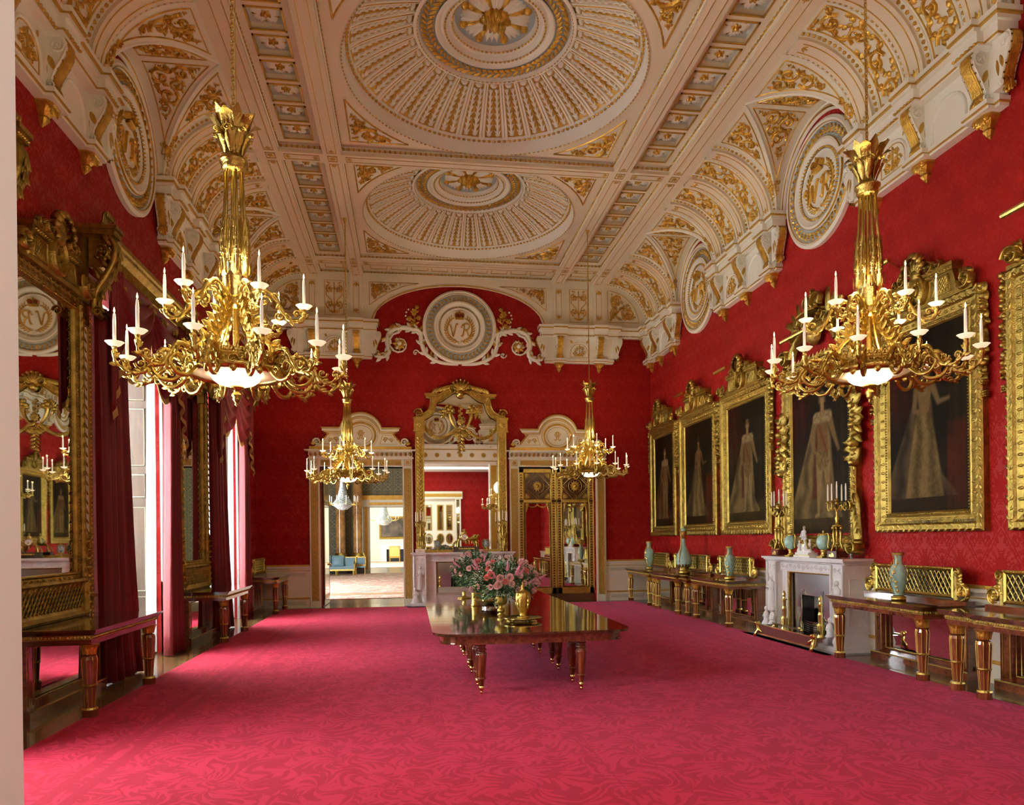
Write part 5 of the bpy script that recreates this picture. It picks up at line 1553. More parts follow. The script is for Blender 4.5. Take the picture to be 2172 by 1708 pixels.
# ------------------------------------------------------------------ pier mirrors
def pier(yc, hw, label):
    root = empty('pier_mirror', (-XW, yc, 0), LEFT, label, 'mirror', 'pier mirrors on the left wall')
    def fr(b):
        goldframe(b, hw, 1.36, 4.92, .15, .13)
        b.m = None; sweep(b, hw, .955, 1.42, [(0, 0), (0, .14), (.03, .16), (.07, .12), (.11, .10), (.11, 0)])
        b.m = lambda u, v, h: (u, .10 + h, v)
        w = hw - .10; c = .2; i = -w - c
        while i < w:
            a0, a1 = i, i + c; za, zb = 1.06, 1.32
            if a0 < -w: za = 1.06 + .26 * (-w - a0) / c; a0 = -w
            if a1 > w: zb = 1.06 + .26 * (w - i) / c; a1 = w
            if a1 > a0: b.band([(a0, za), (a1, zb)], .013, .012, 2); b.band([(-a0, za), (-a1, zb)], .013, .012, 2)
            i += .082
        for s in (-1, 1):
            b.m = lambda u, v, h: (s * u, .09 + h, v)
            for q in range(9):
                z = 1.0 + q * .11
                b.leaf(hw + .02, z, pi / 2 + (.5 if q % 2 else -.5), .2 - q * .008, .05 - q * .002, .08)
                b.blob(hw + .02, z, .035, .035, .09, 6)
        b.m = None
    mesh('gilt_frame', M['frame'], fr, root)
    mesh('mirror_glass', M['mirror'], lambda b: b.box(-hw + .14, hw - .14, .03, .04, 1.50, 4.78), root)
    mesh('dark_backing', simple('lattice_backing', (.04, .03, .015), .3), lambda b: b.box(-hw + .1, hw - .1, .08, .09, 1.05, 1.33), root)
    mesh('carved_crest', M['frame'], lambda b: crest(b, hw, 4.93, .16), root)
pier(9.0, .84, 'tall gilt mirror over the nearest left side table')
pier(14.62, .84, 'tall gilt mirror between the two curtained windows, over the middle side table')

# ------------------------------------------------------------------ windows, curtains, pelmets
for wi, c in enumerate(WIN):
    root = empty('window_%d' % (wi + 1), (-XW, c, 0), LEFT, kind='structure')
    def frm(b):
        b.mat = 0
        for s in (-1, 1):
            b.box(*sorted((s * WHW, s * (WHW + .30))), 0, .05, 0, 5.3); b.box(*sorted((s * (WHW - .06), s * WHW)), -1.35, -1.2, 0, 5.15)
        b.box(-WHW - .3, WHW + .3, 0, .05, 5.12, 5.4)
        b.box(-WHW, WHW, -1.33, -1.24, 0, .5); b.box(-WHW, WHW, -1.33, -1.24, 5.0, 5.15)
        for x in (-.42, 0, .42): b.box(x - .025, x + .025, -1.31, -1.26, .5, 5.0)
        for k in range(1, 7): b.box(-WHW, WHW, -1.31, -1.26, .5 + k * .65 - .02, .5 + k * .65 + .02)
        b.mat = 1
        for s in (-1, 1):
            x = s * (WHW + .24); b.box(*sorted((x - s * .04, x + s * .03)), .05, .075, 0, 5.3)
            b.m = lambda u, v, h: (u, .075 + h, v); beads(b, [(x, .1), (x, 5.2)], .06, .022, .02); b.m = None
    mesh('window_frame', [M['paintwhite'], M['goldflat']], frm, root)
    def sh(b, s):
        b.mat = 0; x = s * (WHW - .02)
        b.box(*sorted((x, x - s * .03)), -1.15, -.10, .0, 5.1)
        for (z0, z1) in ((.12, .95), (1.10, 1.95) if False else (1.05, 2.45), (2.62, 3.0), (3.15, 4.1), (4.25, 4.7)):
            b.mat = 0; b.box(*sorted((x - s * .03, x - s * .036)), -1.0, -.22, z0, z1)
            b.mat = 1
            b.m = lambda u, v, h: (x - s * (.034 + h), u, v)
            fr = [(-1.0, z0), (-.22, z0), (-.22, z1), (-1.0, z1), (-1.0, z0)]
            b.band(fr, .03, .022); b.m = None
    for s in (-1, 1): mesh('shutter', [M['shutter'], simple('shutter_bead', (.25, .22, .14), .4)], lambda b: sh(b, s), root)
    mesh('pane', simple('window_pane', (.85, .92, .95), .05, trans=1.0), lambda b: b.box(-WHW, WHW, -1.29, -1.285, .5, 5.0), root)
    names = ('nearest', 'nearer visible', 'farther visible')
    # sheer curtains, drawn to the sides
    for s in (-1, 1):
        def shr(b):
            b.smooth = True
            def f(u, v):
                z = .03 + 4.7 * v; wdt = .42 - .22 * v
                x = s * (WHW - .08 - wdt * (1 - u))
                return (x, -.07 + .035 * sin(u * 38 + v * 2), z)
            b.grid(f, 60, 10)
        o = mesh('sheer_curtain', M['sheer'], shr); o.location = (-XW, c, 0); o.rotation_euler = (0, 0, LEFT)
        tag(o, 'thin bright white sheer curtain on the %s side of the %s window' % ('near' if s > 0 else 'far', names[wi]), 'curtain', 'white sheers in the windows')
        def cur(b):
            b.smooth = True
            def f(u, v):
                z = .02 + 4.9 * v; tie = 1 - .30 * v + .12 * (1 - v) ** 3
                wdt = (.80 if s < 0 else .86) * tie
                x = s * (WHW + .28 - wdt * (1 - u))
                d = .22 + (.055 + .02 * (1 - v)) * sin(u * 44 + .6 * sin(v * 3)) + .03 * sin(u * 17 + 1) + .05 * (1 - v) ** 4
                return (x, d, z)
            b.grid(f, 110, 14)
        root2 = mesh('window_curtain', M['curtain'], cur); root2.location = (-XW, c, 0); root2.rotation_euler = (0, 0, LEFT)
        md = root2.modifiers.new('thickness', 'SOLIDIFY'); md.thickness = .012
        tag(root2, 'long crimson curtain hanging on the %s side of the %s window' % ('near' if s > 0 else 'far', names[wi]), 'curtain', 'crimson window curtains')
    pm = empty('pelmet', (-XW, c, 0), LEFT, 'carved gilt pelmet over the %s window on the left wall' % names[wi], 'pelmet', 'gilt pelmets over the windows')
    HL = 2.15 if wi == 1 else 1.75
    def pel(b):
        HW_ = WHW + .48
        prof = [(.18, 5.42), (.36, 5.42), (.40, 5.50), (.38, 5.62), (.44, 5.70), (.50, 5.78), (.50, 5.84), (.18, 5.84)]
        b.prism([(y - .06, z) for y, z in prof], -HW_ + .12, HW_ - .12, 'x')
        b.m = lambda u, v, h: (u, .32 + h, v)
        n = int(2 * HW_ / .055)
        for i in range(n): b.band([(-HW_ + .03 + i * 2 * HW_ / n, 5.50), (-HW_ + .05 + i * 2 * HW_ / n, 5.64)], .03, .035, 2)
        b.m = lambda u, v, h: (u, .40 + h, v); beads(b, [(-HW_ + .1, 5.74), (HW_ - .1, 5.74)], .05, .018, .03)
        b.m = lambda u, v, h: (u, .32 + h, v)
        for i in range(-2, 3):
            for q in (-1, -.4, .4, 1): b.leaf(i * .55, 5.46, -pi / 2 + q, .18, .035, .05)
    mesh('cornice_pole', M['frame'], pel, pm)
    for s in (-1, 1):
        def brk_(b):
            X0 = s * (WHW + .40)
            b.box(X0 - .13, X0 + .13, .02, .52, 5.86, 5.91); b.box(X0 - .115, X0 + .115, .02, .49, 5.79, 5.86); b.box(X0 - .09, X0 + .09, .01, .10, 4.65, 5.8)
            b.m = lambda u, v, h: (X0 + u, .49 + h, v); beads(b, [(X0 * 0 - .11, 5.825), (.11, 5.825)], .04, .016, .02)
            b.m = None; b.smooth = True
            P_ = sp([(.40, 5.80), (.47, 5.66), (.46, 5.48), (.38, 5.30), (.28, 5.14), (.22, 4.98), (.22, 4.84), (.28, 4.76)], 4)
            for kk in (-.06, -.02, .02, .06):
                b.tube([(X0 + kk, y, z) for y, z in P_], [.034 + .012 * sin(pi * q / len(P_)) for q in range(len(P_))], 8)
            b.smooth = False
            for e in (-1, 1):
                b.m = lambda u, v, h: (X0 + e * (.08 + h), u, v)
                b.volute(.27, 4.80, .075, 0, 1, 1.4, .05, 0, .026)
                for q in range(11):
                    y, z = P_[min(len(P_) - 1, 2 + 2 * q)]; b.leaf(y - .03, z, 2.3 + .25 * (q % 3), .17, .03, .03, bend=-.3)
                b.volute(.33, 5.56, .10, 2, -1, 1.3, .05, 4)
            for q in range(2, len(P_) - 4, 3):
                y, z = P_[q]; b.m = lambda u, v, h: (X0 + u, y + .045 + h, v)
                for a_ in (-.5, 0, .5): b.leaf(0, z, -pi / 2 + a_, .12, .028, .022)
            b.m = None; b.smooth = True
            for q in range(-2, 3):
                b.tube(sp([(X0 + .012 * q, .28, 5.91), (X0 + .03 * q, .34, 5.98), (X0 + .045 * q, .36, 6.05), (X0 + .05 * q, .41, 6.07), (X0 + .05 * q, .40, 6.02)], 3), .019, 7)
            b.smooth = False
        mesh('scroll_bracket', M['frame'], brk_, pm)
    # swagged valance
    def swag(b):
        b.smooth = True
        HW_ = WHW + .30
        for k in range(2):
            xa, xb = (-HW_, .05) if k == 0 else (-.05, HW_)
            def f(u, v):
                x = xa + (xb - xa) * u; sag = 1.15 * (1 - (2 * u - 1) ** 2)
                z = 5.5 - (.18 + sag) * v
                return (x, .30 + .06 * sin(v * 30) * (1 - (2 * u - 1) ** 2) ** .5 + .10 * (1 - (2 * u - 1) ** 2) * sin(pi * v) + .03 * k, z)
            b.grid(f, 26, 36)
        for s in (-1, 1):
            def f(u, v):
                x = s * (HW_ - .03 - .34 * u); z = 5.5 - v * (1.95 - 1.0 * u)
                return (x, .34 + .045 * sin(u * 22), z)
            b.grid(f, 24, 8)
    o = mesh('valance', M['curtain'], swag); o.location = (-XW, c, 0); o.rotation_euler = (0, 0, LEFT)
    md = o.modifiers.new('thickness', 'SOLIDIFY'); md.thickness = .01
    tag(o, 'swagged crimson valance with gold fringe over the %s window' % names[wi], 'valance', 'crimson valances')
    def fr_(b):
        HW_ = WHW + .30
        for k in range(2):
            xa, xb = (-HW_, .05) if k == 0 else (-.05, HW_)
            for q in range(40):
                u0, u1 = q / 40, (q + 1) / 40
                r = []
                for u in (u0, u1):
                    g = 1 - (2 * u - 1) ** 2; x = xa + (xb - xa) * u; z = 5.5 - (.18 + 1.15 * g)
                    r.append((x, .315 + .03 * k + .06 * sin(30) * sqrt(max(g, 0)), z))
                a, c2 = r
                i = [b.p(a[0], a[1], a[2] + .02), b.p(c2[0], c2[1], c2[2] + .02), b.p(c2[0], c2[1] + .01, c2[2] - .07), b.p(a[0], a[1] + .01, a[2] - .07)]; b.face(*i)
        for s in (-1, 1):
            for q in range(16):
                r = []
                for u in (q / 16, (q + 1) / 16): r.append((s * (HW_ - .03 - .34 * u), .35 + .045 * sin(u * 22), 5.5 - (1.95 - 1.0 * u)))
                a, c2 = r; i = [b.p(a[0], a[1], a[2] + .01), b.p(c2[0], c2[1], c2[2] + .01), b.p(c2[0], c2[1] + .01, c2[2] - .09), b.p(a[0], a[1] + .01, a[2] - .09)]; b.face(*i)
    p = mesh('fringe', M['fringe'], fr_, o)
    md = p.modifiers.new('thickness', 'SOLIDIFY'); md.thickness = .012
# ------------------------------------------------------------------ chimneypieces
def figure(b, x, y, z, H, face=(0, 1), lean=0.0, seed=0, kneel=False):
    """simple draped standing/kneeling marble figure as one lofted body"""
    rd = random.Random(seed); b.smooth = True
    fx, fy = face
    if kneel: st = [(0, .20, .16), (.12, .24, .20), (.25, .20, .17), (.38, .13, .11), (.52, .15, .10), (.66, .14, .085), (.74, .10, .07), (.785, .045, .045), (.80, .04, .04)]
    else: st = [(0, .13, .11), (.10, .12, .10), (.25, .105, .095), (.42, .115, .095), (.52, .12, .09), (.60, .085, .07), (.70, .11, .075), (.80, .125, .075), (.84, .07, .05), (.865, .035, .035), (.88, .032, .032)]
    n = 12
    base = len(b.v)
    for (t, w, d) in st:
        for k in range(n):
            a = 2 * pi * k / n; q = 1 + (.10 * sin(3 * a + 5 * t + seed) if t < .6 else 0)
            u, v = w * H * q * cos(a) + lean * H * t, d * H * q * sin(a)
            b.p(x + u * fy + v * fx, y - u * fx + v * fy, z + t * H)
    for i in range(len(st) - 1):
        for k in range(n): j = (k + 1) % n; b.face(base + i * n + k, base + i * n + j, base + (i + 1) * n + j, base + (i + 1) * n + k)
    ht = .94 if not kneel else .88; hr = .058 * H if not kneel else .085 * H
    b.sphere((x + lean * H * ht * fy, y - lean * H * ht * fx, z + ht * H), (hr, hr, hr * 1.2), 10, 8)
    sh = .80 if not kneel else .70
    for s in (-1, 1):
        w = (.11 if not kneel else .13) * H
        p0 = (x + (s * w + lean * H * sh) * fy, y - (s * w + lean * H * sh) * fx, z + sh * H)
        e = (p0[0] + s * .04 * H * fy + .05 * H * fx, p0[1] - s * .04 * H * fx + .05 * H * fy, z + (sh - .19) * H)
        hnd = (x + s * .03 * H * fy + .14 * H * fx, y - s * .03 * H * fx + .14 * H * fy, z + (sh - .12 - .12 * (seed % 2)) * H)
        b.tube([p0, e, hnd], [.042 * H, .034 * H, .022 * H], 7)
    b.smooth = False
def chimney(loc, rz, hw, D, label, open_hw, top, cat='fireplace'):
    root = empty('fireplace', loc, rz, label, cat)
    def shelf(b):
        b.box(-hw - .02, hw + .02, 0, D + .06, top - .035, top); b.box(-hw + .01, hw - .01, 0, D + .03, top - .06, top - .035); b.box(-hw + .03, hw - .03, 0, D, top - .09, top - .06)
        b.m = lambda u, v, h: (u, D + h, v)
        beads(b, [(-hw + .03, top - .075), (hw - .03, top - .075)], .04, .014, .02); b.m = None
    mesh('mantel_shelf', M['marble'], shelf, root)
    def lint(b):
        b.box(-hw + .42, hw - .42, .02, D - .08, top - .26, top - .09)
        b.m = lambda u, v, h: (u, D - .08 + h, v)
        L0 = 2 * (hw - .46); n = int(L0 / .13)
        for i in range(n): b.volute(-L0 / 2 + (i + .5) * L0 / n, top - .175, .05, 0, 1 if i % 2 else -1, 1.2, .014, 2)
        fr = [(-hw + .45, top - .24), (hw - .45, top - .24), (hw - .45, top - .11), (-hw + .45, top - .11)]; b.band(fr + fr[:1], .012, .01)
        b.m = None
        x = open_hw
        for s in (-1, 1): b.box(*sorted((s * x, s * (hw - .40))), .02, D - .12, 0, top - .2)
    mesh('lintel', M['marble'], lint, root)
    for s in (-1, 1):
        def jamb(b):
            a, c = sorted((s * (hw - .42), s * (hw - .06)))
            b.box(a, c, 0, D - .02, .34, top - .09); b.box(a - .02, c + .02, 0, D, .12, .34); b.box(a - .03, c + .03, 0, D + .02, 0, .12)
            cx = (a + c) / 2
            b.m = lambda u, v, h: (u, D - .02 + h, v)
            pn = [(cx - .13, .42), (cx + .13, .42), (cx + .13, top - .32), (cx - .13, top - .32)]; b.band(pn + pn[:1], .016, .014)
            b.volute(cx - .07, top - .2, .05, 0, 1, 1.2, .014, 2); b.volute(cx + .07, top - .2, .05, pi, -1, 1.2, .014, 2)
            # side face panel
            b.m = lambda u, v, h: (s * (hw - .06 + h), u, v)
            pn = [(.08, .42), (D - .10, .42), (D - .10, top - .32), (.08, top - .32)]; b.band(pn + pn[:1], .016, .014); b.volute(D / 2, top - .2, .055, 0, 1, 1.3, .014, 3)
            b.m = None
            for e in (-1, 1): b.tube([(cx + e * .16, D - .0, .36), (cx + e * .16, D, top - .1)], .022, 8)
        j = mesh('jamb', M['marble'], jamb, root)
        mesh('relief_figure', M['statuary'], lambda b: figure(b, s * (hw - .24), D - .0, .46, .66, (0, 1), 0, 1 + (s > 0)), j)
        for q, (dx, dy, f) in enumerate(((-.14, .06, (0, 1)), (.13, .04, (0, 1)))):
            mesh('kneeling_figure', M['statuary'], lambda b: figure(b, s * (hw - .24) + dx, D + dy, .10, .44, f, 0, 3 + q, True), j)
        mesh('plinth', M['marble'], lambda b: b.box(*sorted((s * (hw - .50), s * (hw + .03))), 0, D + .16, 0, .10), j)
    def brass(b):
        b.m = lambda u, v, h: (u, .30 + h, v)
        w, z = open_hw, top - .24
        fr = [(-w + .03, 0), (-w + .03, z - .03), (w - .03, z - .03), (w - .03, 0)]; b.band(fr, .06, .04)
        for i in range(3): beads(b, [fr[i], fr[i + 1]], .045, .018, .055)
        b.m = None
    mesh('brass_surround', M['ormolu'], brass, root)
    def steel_(b):
        w, z = open_hw - .05, top - .28
        b.box(-w, -.34, .24, .27, 0, z); b.box(.34, w, .24, .27, 0, z); b.box(-.34, .34, .24, .27, .80, z)
    mesh('steel_slips', M['steel'], steel_, root)
    mesh('firebox', M['black'], lambda b: (b.box(-.36, .36, .015, .03, 0, .85), b.box(-.36, -.34, .03, .24, 0, .82), b.box(.34, .36, .03, .24, 0, .82), b.box(-.36, .36, .03, .24, .80, .82)), root)
    def grate(b):
        b.mat = 0
        for k in range(6): b.tube([(-.3, .26, .18 + .035 * k), (0, .33, .18 + .035 * k), (.3, .26, .18 + .035 * k)], .008, 5)
        b.box(-.33, .33, .2, .29, .06, .10)
        for s in (-1, 1): b.tube([(s * .32, .3, 0), (s * .32, .3, .34), (s * .28, .3, .48), (s * .30, .3, .9)], [.03, .03, .015, .008], 8)
        b.mat = 1
        for s in (-1, 1): b.sphere((s * .32, .3, .40), .03, 8, 6)
    mesh('grate', [M['steel'], M['ormolu2']], grate, root)
    mesh('hearth', M['slate'], lambda b: b.box(-hw - .12, hw + .12, 0, D + .42, .001, .018), root)
    return root
FR = chimney((XW, 11.62, 0), RIGHT, 1.28, .47, 'white carved marble fireplace under the tall crowned portrait on the right wall', .68, 1.47)
FF = chimney((0, YF, 0), FAR, 1.45, .50, 'white marble fireplace below the arched mirror on the far wall', .76, 1.49)
def obelisk(b):
    b.lathe([(.001, 0), (.085, 0), (.085, .04), (.06, .06), (.075, .12), (.06, .16), (.05, .2), (.055, .34), (.04, .38), (.042, .52), (.03, .56), (.032, .66), (.05, .67), (.05, .69), (.025, .70), (.018, .73), (.032, .76), (.028, .80), (.005, .84)], n=10)
    b.m = lambda u, v, h: ((.052 + h) * cos(u), (.052 + h) * sin(u), v)
    for k in range(8): b.leaf(k * pi / 4, .16, pi / 2, .2, .25, .01)
def fender_set(root_loc, rz, name, hw, D, fdep=.42):
    pass
for (loc, rz, nm, d, hw) in (((XW, 11.62, 0), RIGHT, 'right wall', .47, .62), ((0, YF, 0), FAR, 'far wall', .5, .70)):
    for s in (-1, 1):
        side = {('right wall', 1): 'left', ('right wall', -1): 'right', ('far wall', 1): 'left', ('far wall', -1): 'right'}[(nm, s)]
        o = mesh('andiron', M['ormolu2'], obelisk)
        v = Matrix.Rotation(rz, 3, 'Z') @ Vector((s * (hw - .04), d - .0, 0)); o.location = (loc[0] + v.x, loc[1] + v.y, .018)
        tag(o, 'gilt obelisk-shaped andiron at the %s side of the %s fireplace' % (side, nm), 'andiron', 'gilt andirons')
fd = empty('fender', (XW, 11.5, .018), RIGHT, 'low red-brown and gilt fender in front of the right marble fireplace', 'fender')
mesh('rail', [simple('red_enamel', (.12, .025, .018), .3, coat=.5), M['ormolu2']], lambda b: (b.box(-.90, .90, .84, .87, .07, .22), setattr(b, 'mat', 1), b.box(-.92, .92, .83, .88, .05, .07), b.box(-.92, .92, .84, .875, .22, .232)), fd)
for s in (-1, 1):
    mesh('side_rail', M['steel'], lambda b: (b.box(*sorted((s * .88, s * .92)), .50, .84, .07, .20), b.box(*sorted((s * .86, s * .94)), .50, .84, .19, .215)), fd)
    def lion(b):
        b.smooth = True
        b.sphere((s * .92, .86, .23), (.035, .045, .05), 8, 6); b.sphere((s * .92, .90, .25), .03, 8, 6)
        b.tube([(s * .92, .86, .20), (s * .9, .86, .12), (s * .93, .90, .06), (s * .93, .93, .0)], [.035, .04, .03, .03], 7)
        b.tube([(s * .92, .86, .2), (s * .82, .88, .13), (s * .74, .88, .10)], [.03, .03, .015], 6); b.tube([(s * .90, .55, .06), (s * .90, .55, .0)], [.02, .028], 6)
    mesh('sphinx_corner', M['ormolu2'], lion, fd)
tg = empty('fire_tongs', (5.2, 11.3, .25), 0, 'steel and gilt fire irons lying along the fender', 'fire irons')
mesh('shaft', M['steel'], lambda b: (b.tube([(-.12, 1.15, .0), (0, .45, -.02)], .009, 6), b.tube([(-.18, 1.0, 0), (-.1, .2, -.02)], .009, 6)), tg)
mesh('knob', M['ormolu2'], lambda b: (b.sphere((-.0, .43, -.02), .03, 8, 6), b.sphere((-.1, .18, -.02), .03, 8, 6)), tg)

# overmantel mirror on the far wall
om = empty('overmantel_mirror', (0, YF, 0), FAR, 'tall arched gilt mirror over the far marble fireplace', 'mirror')
def omf(b):
    for s in (-1, 1):
        x0, x1 = sorted((s * 1.05, s * 1.30)); b.m = None
        b.box(x0, x1, 0, .13, 1.50, 4.92); b.box(x0 - .03, x1 + .03, 0, .17, 4.92, 5.28); b.box(x0 - .05, x1 + .05, 0, .20, 5.26, 5.31); b.box(x0 - .05, x1 + .05, 0, .19, 4.90, 4.94)
        b.m = lambda u, v, h: (u, .13 + h, v)
        for x in (x0 + .02, x1 - .02): b.band([(x, 1.55), (x, 4.88)], .03, .03)
        n = 30
        for i in range(n):
            z = 1.6 + i * 3.2 / n
            for q in (-.8, .8): b.leaf(s * 1.175, z, pi / 2 + q, .12, .03, .03)
            b.blob(s * 1.175, z, .03, .03, .04, 6)
        b.m = lambda u, v, h: (u, .17 + h, v); b.rosette(s * 1.175, 5.1, .08, 7, .04)
    # shaped head
    T = .12
    head = [(1.30, 5.30), (1.22, 5.38), (1.05, 5.42), (.92, 5.52), (.86, 5.68), (.84, 5.86), (.98, 5.88), (.98, 5.96), (.62, 5.96), (.48, 6.06), (.25, 6.2), (0, 6.26)]
    inn = [(1.05, 5.22), (.98, 5.28), (.84, 5.36), (.76, 5.48), (.72, 5.60), (.70, 5.72), (.64, 5.76), (.60, 5.76), (.50, 5.80), (.38, 5.90), (.20, 6.02), (0, 6.06)]
    for s in (-1, 1):
        b.m = lambda u, v, h: (s * u, h, v)
        for i in range(len(head) - 1):
            a, c, d, e = head[i], head[i + 1], inn[i + 1], inn[i]
            q = [b.p(*a, T), b.p(*c, T), b.p(*d, T), b.p(*e, T)]; b.face(*q)
            w = [b.p(*a, 0), b.p(*c, 0)]; b.face(q[0], w[0], w[1], q[1]); w = [b.p(*e, 0), b.p(*d, 0)]; b.face(q[3], q[2], w[1], w[0])
        b.m = lambda u, v, h: (s * u, T + h, v)
        b.band(inn, .04, .04); b.band([(x, z - .01) for x, z in head], .05, .05)
        b.volute(1.19, 5.42, .14, 0, 1, 1.5, .10, 4, .06)
        for i in range(2, 11):
            x, z = head[i]; x2, z2 = inn[i]
            b.rosette((x + x2) / 2, (z + z2) / 2, .06, 5, .04)
        for k in range(7): b.leaf(.16 + .11 * k, 6.18 - .035 * k, pi - .6 - .05 * k, .26, .06, .10, bend=.15)
        b.volute(.22, 6.12, .11, pi / 2, -1, 1.4, .12, 3)
        b.box(.60, 1.02, 5.93, 5.99, 0, .06)
    b.m = lambda u, v, h: (u, T + h, v)
    for a in (-1.1, -.73, -.37, 0, .37, .73, 1.1): b.leaf(0, 6.06, pi / 2 - a, .34, .06, .14); b.blob(.31 * sin(a), 6.06 + .31 * cos(a), .045, .045, .14)
    b.blob(0, 5.98, .12, .12, .16, 8)
    b.m = None; b.box(-1.05, 1.05, 0, .12, 1.49, 1.56)
mesh('gilt_frame', M['ormolu'], omf, om)
def omg(b):
    pts = [(1.06, 1.5), (1.06, 5.25), (.98, 5.3), (.84, 5.38), (.76, 5.50), (.72, 5.72), (.60, 5.78), (.38, 5.92), (.2, 6.04), (0, 6.08)]
    b.prism(pts + [(-x, z) for x, z in pts[::-1][1:]], .03, .045, 'y')
mesh('mirror_glass', M['mirror'], omg, om)
def trophy(b):
    b.m = lambda u, v, h: (u, .06 + h, v)
    for s in (-1, 1):
        b.m = lambda u, v, h: (s * u, .06 + h, v)
        b.band(sp([(.05, 4.98), (.18, 5.10), (.28, 5.30), (.30, 5.44)]), [.03 + .006 * k for k in range(19)], .06)
        b.blob(.30, 5.46, .17, .035, .08, 10)
        for (x, z, r) in ((.22, 5.52, .07), (.33, 5.55, .08), (.42, 5.50, .06), (.28, 5.62, .06), (.38, 5.65, .05), (.48, 5.42, .05), (.53, 5.34, .045)): b.blob(x, z, r, r, .10, 8)
        for k in range(12): b.leaf(.42 + .03 * (k % 4), 5.42 + .03 * (k % 5), k * .9, .15, .03, .06)
        g = sp([(.12, 5.02), (.30, 4.86), (.55, 4.74), (.80, 4.80), (1.02, 5.04)])
        for (x, z) in g: b.rosette(x, z, .055, 5, .05)
        for k in range(8): b.leaf(.1, 4.9, -pi / 2 + .3 * k - 1, .16, .03, .05)
    b.m = lambda u, v, h: (u, .06 + h, v)
    for k in range(14): b.leaf(.0, 5.05 - .05 * k, -pi / 2 + (.9 if k % 2 else -.9), .15, .04, .06)
    b.rosette(0, 5.2, .12, 8, .08); b.volute(-.09, 4.88, .07, 0, 1, 1, .06, 2); b.volute(.09, 4.88, .07, pi, -1, 1, .06, 2)
    for k in range(6): b.rosette(.05 * (k % 2) - .02, 5.3 + .07 * k, .05, 5, .05)
    b.m = None
mesh('fruit_trophy', M['ormolu'], trophy, om)

# ------------------------------------------------------------------ chandeliers
def lathe_obj(name, mat, prof, parent=None, loc=None, n=24, rmod=None):
    return mesh(name, mat, lambda b: (setattr(b, 'smooth', True), b.lathe(prof, n=n, rmod=rmod)), parent, loc)
def arm_mesh(R0, R1, zt, up):
    # leafy S-scroll arm from ring to pan, in the x-z plane
    b = MB()
    d = R1 - R0
    if up: pts = [(R0, .56), (R0 + .03, .66), (R0 + .12, .72), (R0 + .22, .66), (R0 + .28, .54), (R0 + .34, .47), (R0 + d - .02, .46), (R1, .51), (R1, zt - .03)]
    else: pts = [(R0, .04), (R0 + .06, .12), (R0 + .16, .13), (R0 + .24, .03), (R0 + .30, -.06), (R0 + .38, -.08), (R0 + d - .05, -.045), (R1, .0), (R1, zt - .03)]
    P = sp([(x, 0, z) for x, z in pts], 4); n = len(P)
    b.smooth = True
    b.tube(P, [.023 - .010 * (i / n) + .006 * sin(i * 1.7) for i in range(n)], 7)
    if not up:
        P2 = sp([(R0, 0, -.02), (R0 + .08, 0, -.10), (R0 + .18, 0, -.10), (R0 + .24, 0, -.02), (R0 + .18, 0, .04), (R0 + .13, 0, -.01)], 4)
        b.tube(P2, [.018] * len(P2), 6)
    for (cx, cz, r, s) in (((R0 + .14, .62, .055, 1), (R0 + .25, .50, .04, -1), (R0 + .40, .52, .035, 1)) if up else ((R0 + .13, .05, .055, 1), (R0 + .32, .0, .045, -1), (R0 + .43, -.01, .035, 1), (R0 + .24, -.05, .04, -1), (R0 + .05, -.03, .045, 1))):
        q = [(cx + r * (1 - t / 12) * cos(s * t * .75), 0, cz + r * (1 - t / 12) * sin(s * t * .75)) for t in range(12)]
        b.tube(q, [.012 - .0006 * t for t in range(12)], 5)
        b.sphere((cx, 0, cz), .014, 6, 4)
    b.smooth = False
    for i in range(2, n - 3, 3):
        x, _, z = P[i]; x1, _, z1 = P[i + 1]; a = atan2(z1 - z, x1 - x)
        for e in (-1, 1):
            b.m = lambda u, v, h: (u, e * (.006 + h), v)
            b.leaf(x, z, a + (.7 if i % 2 else -.7), .06, .015, .014)
    b.m = None
    b.lathe([(.001, zt - .07), (.018, zt - .07), (.024, zt - .04), (.016, zt - .02), (.022, zt)], c=(R1, 0, 0), n=10)
    return b
ARM_L = arm_mesh(.40, .90, .11, False).build('arm', M['ormolu']); ARM_U = arm_mesh(.10, .56, .56, True).build('arm', M['ormolu'])
def pan_(b):
    b.smooth = True
    b.lathe([(.001, 0), (.02, 0), (.045, .012), (.066, .034), (.070, .036), (.048, .02), (.02, .014), (.001, .014)], n=28, rmod=lambda a, z: 1 + (.05 * sin(a * 14) if z > .03 else 0))
PAN = mesh('drip_pan', M['glasspan'], pan_)
CAN = mesh('candle', M['wax'], lambda b: (setattr(b, 'smooth', True), b.lathe([(.001, .01), (.0135, .01), (.0125, .20), (.009, .255), (.001, .262)], n=10)))
FLM = mesh('flame', M['flame'], lambda b: (setattr(b, 'smooth', True), b.lathe([(.0005, .262), (.0055, .272), (.006, .282), (.003, .297), (.0004, .308)], n=8)))
for o in (ARM_L, ARM_U, PAN, CAN, FLM): COL.objects.unlink(o)
def put(proto, parent, loc=(0, 0, 0), rz=0.0, sc=None):
    o = bpy.data.objects.new(proto.name.split('.')[0], proto.data); COL.objects.link(o); o.parent = parent; o.location = loc; o.rotation_euler = (0, 0, rz)
    if sc: o.scale = sc
    return o
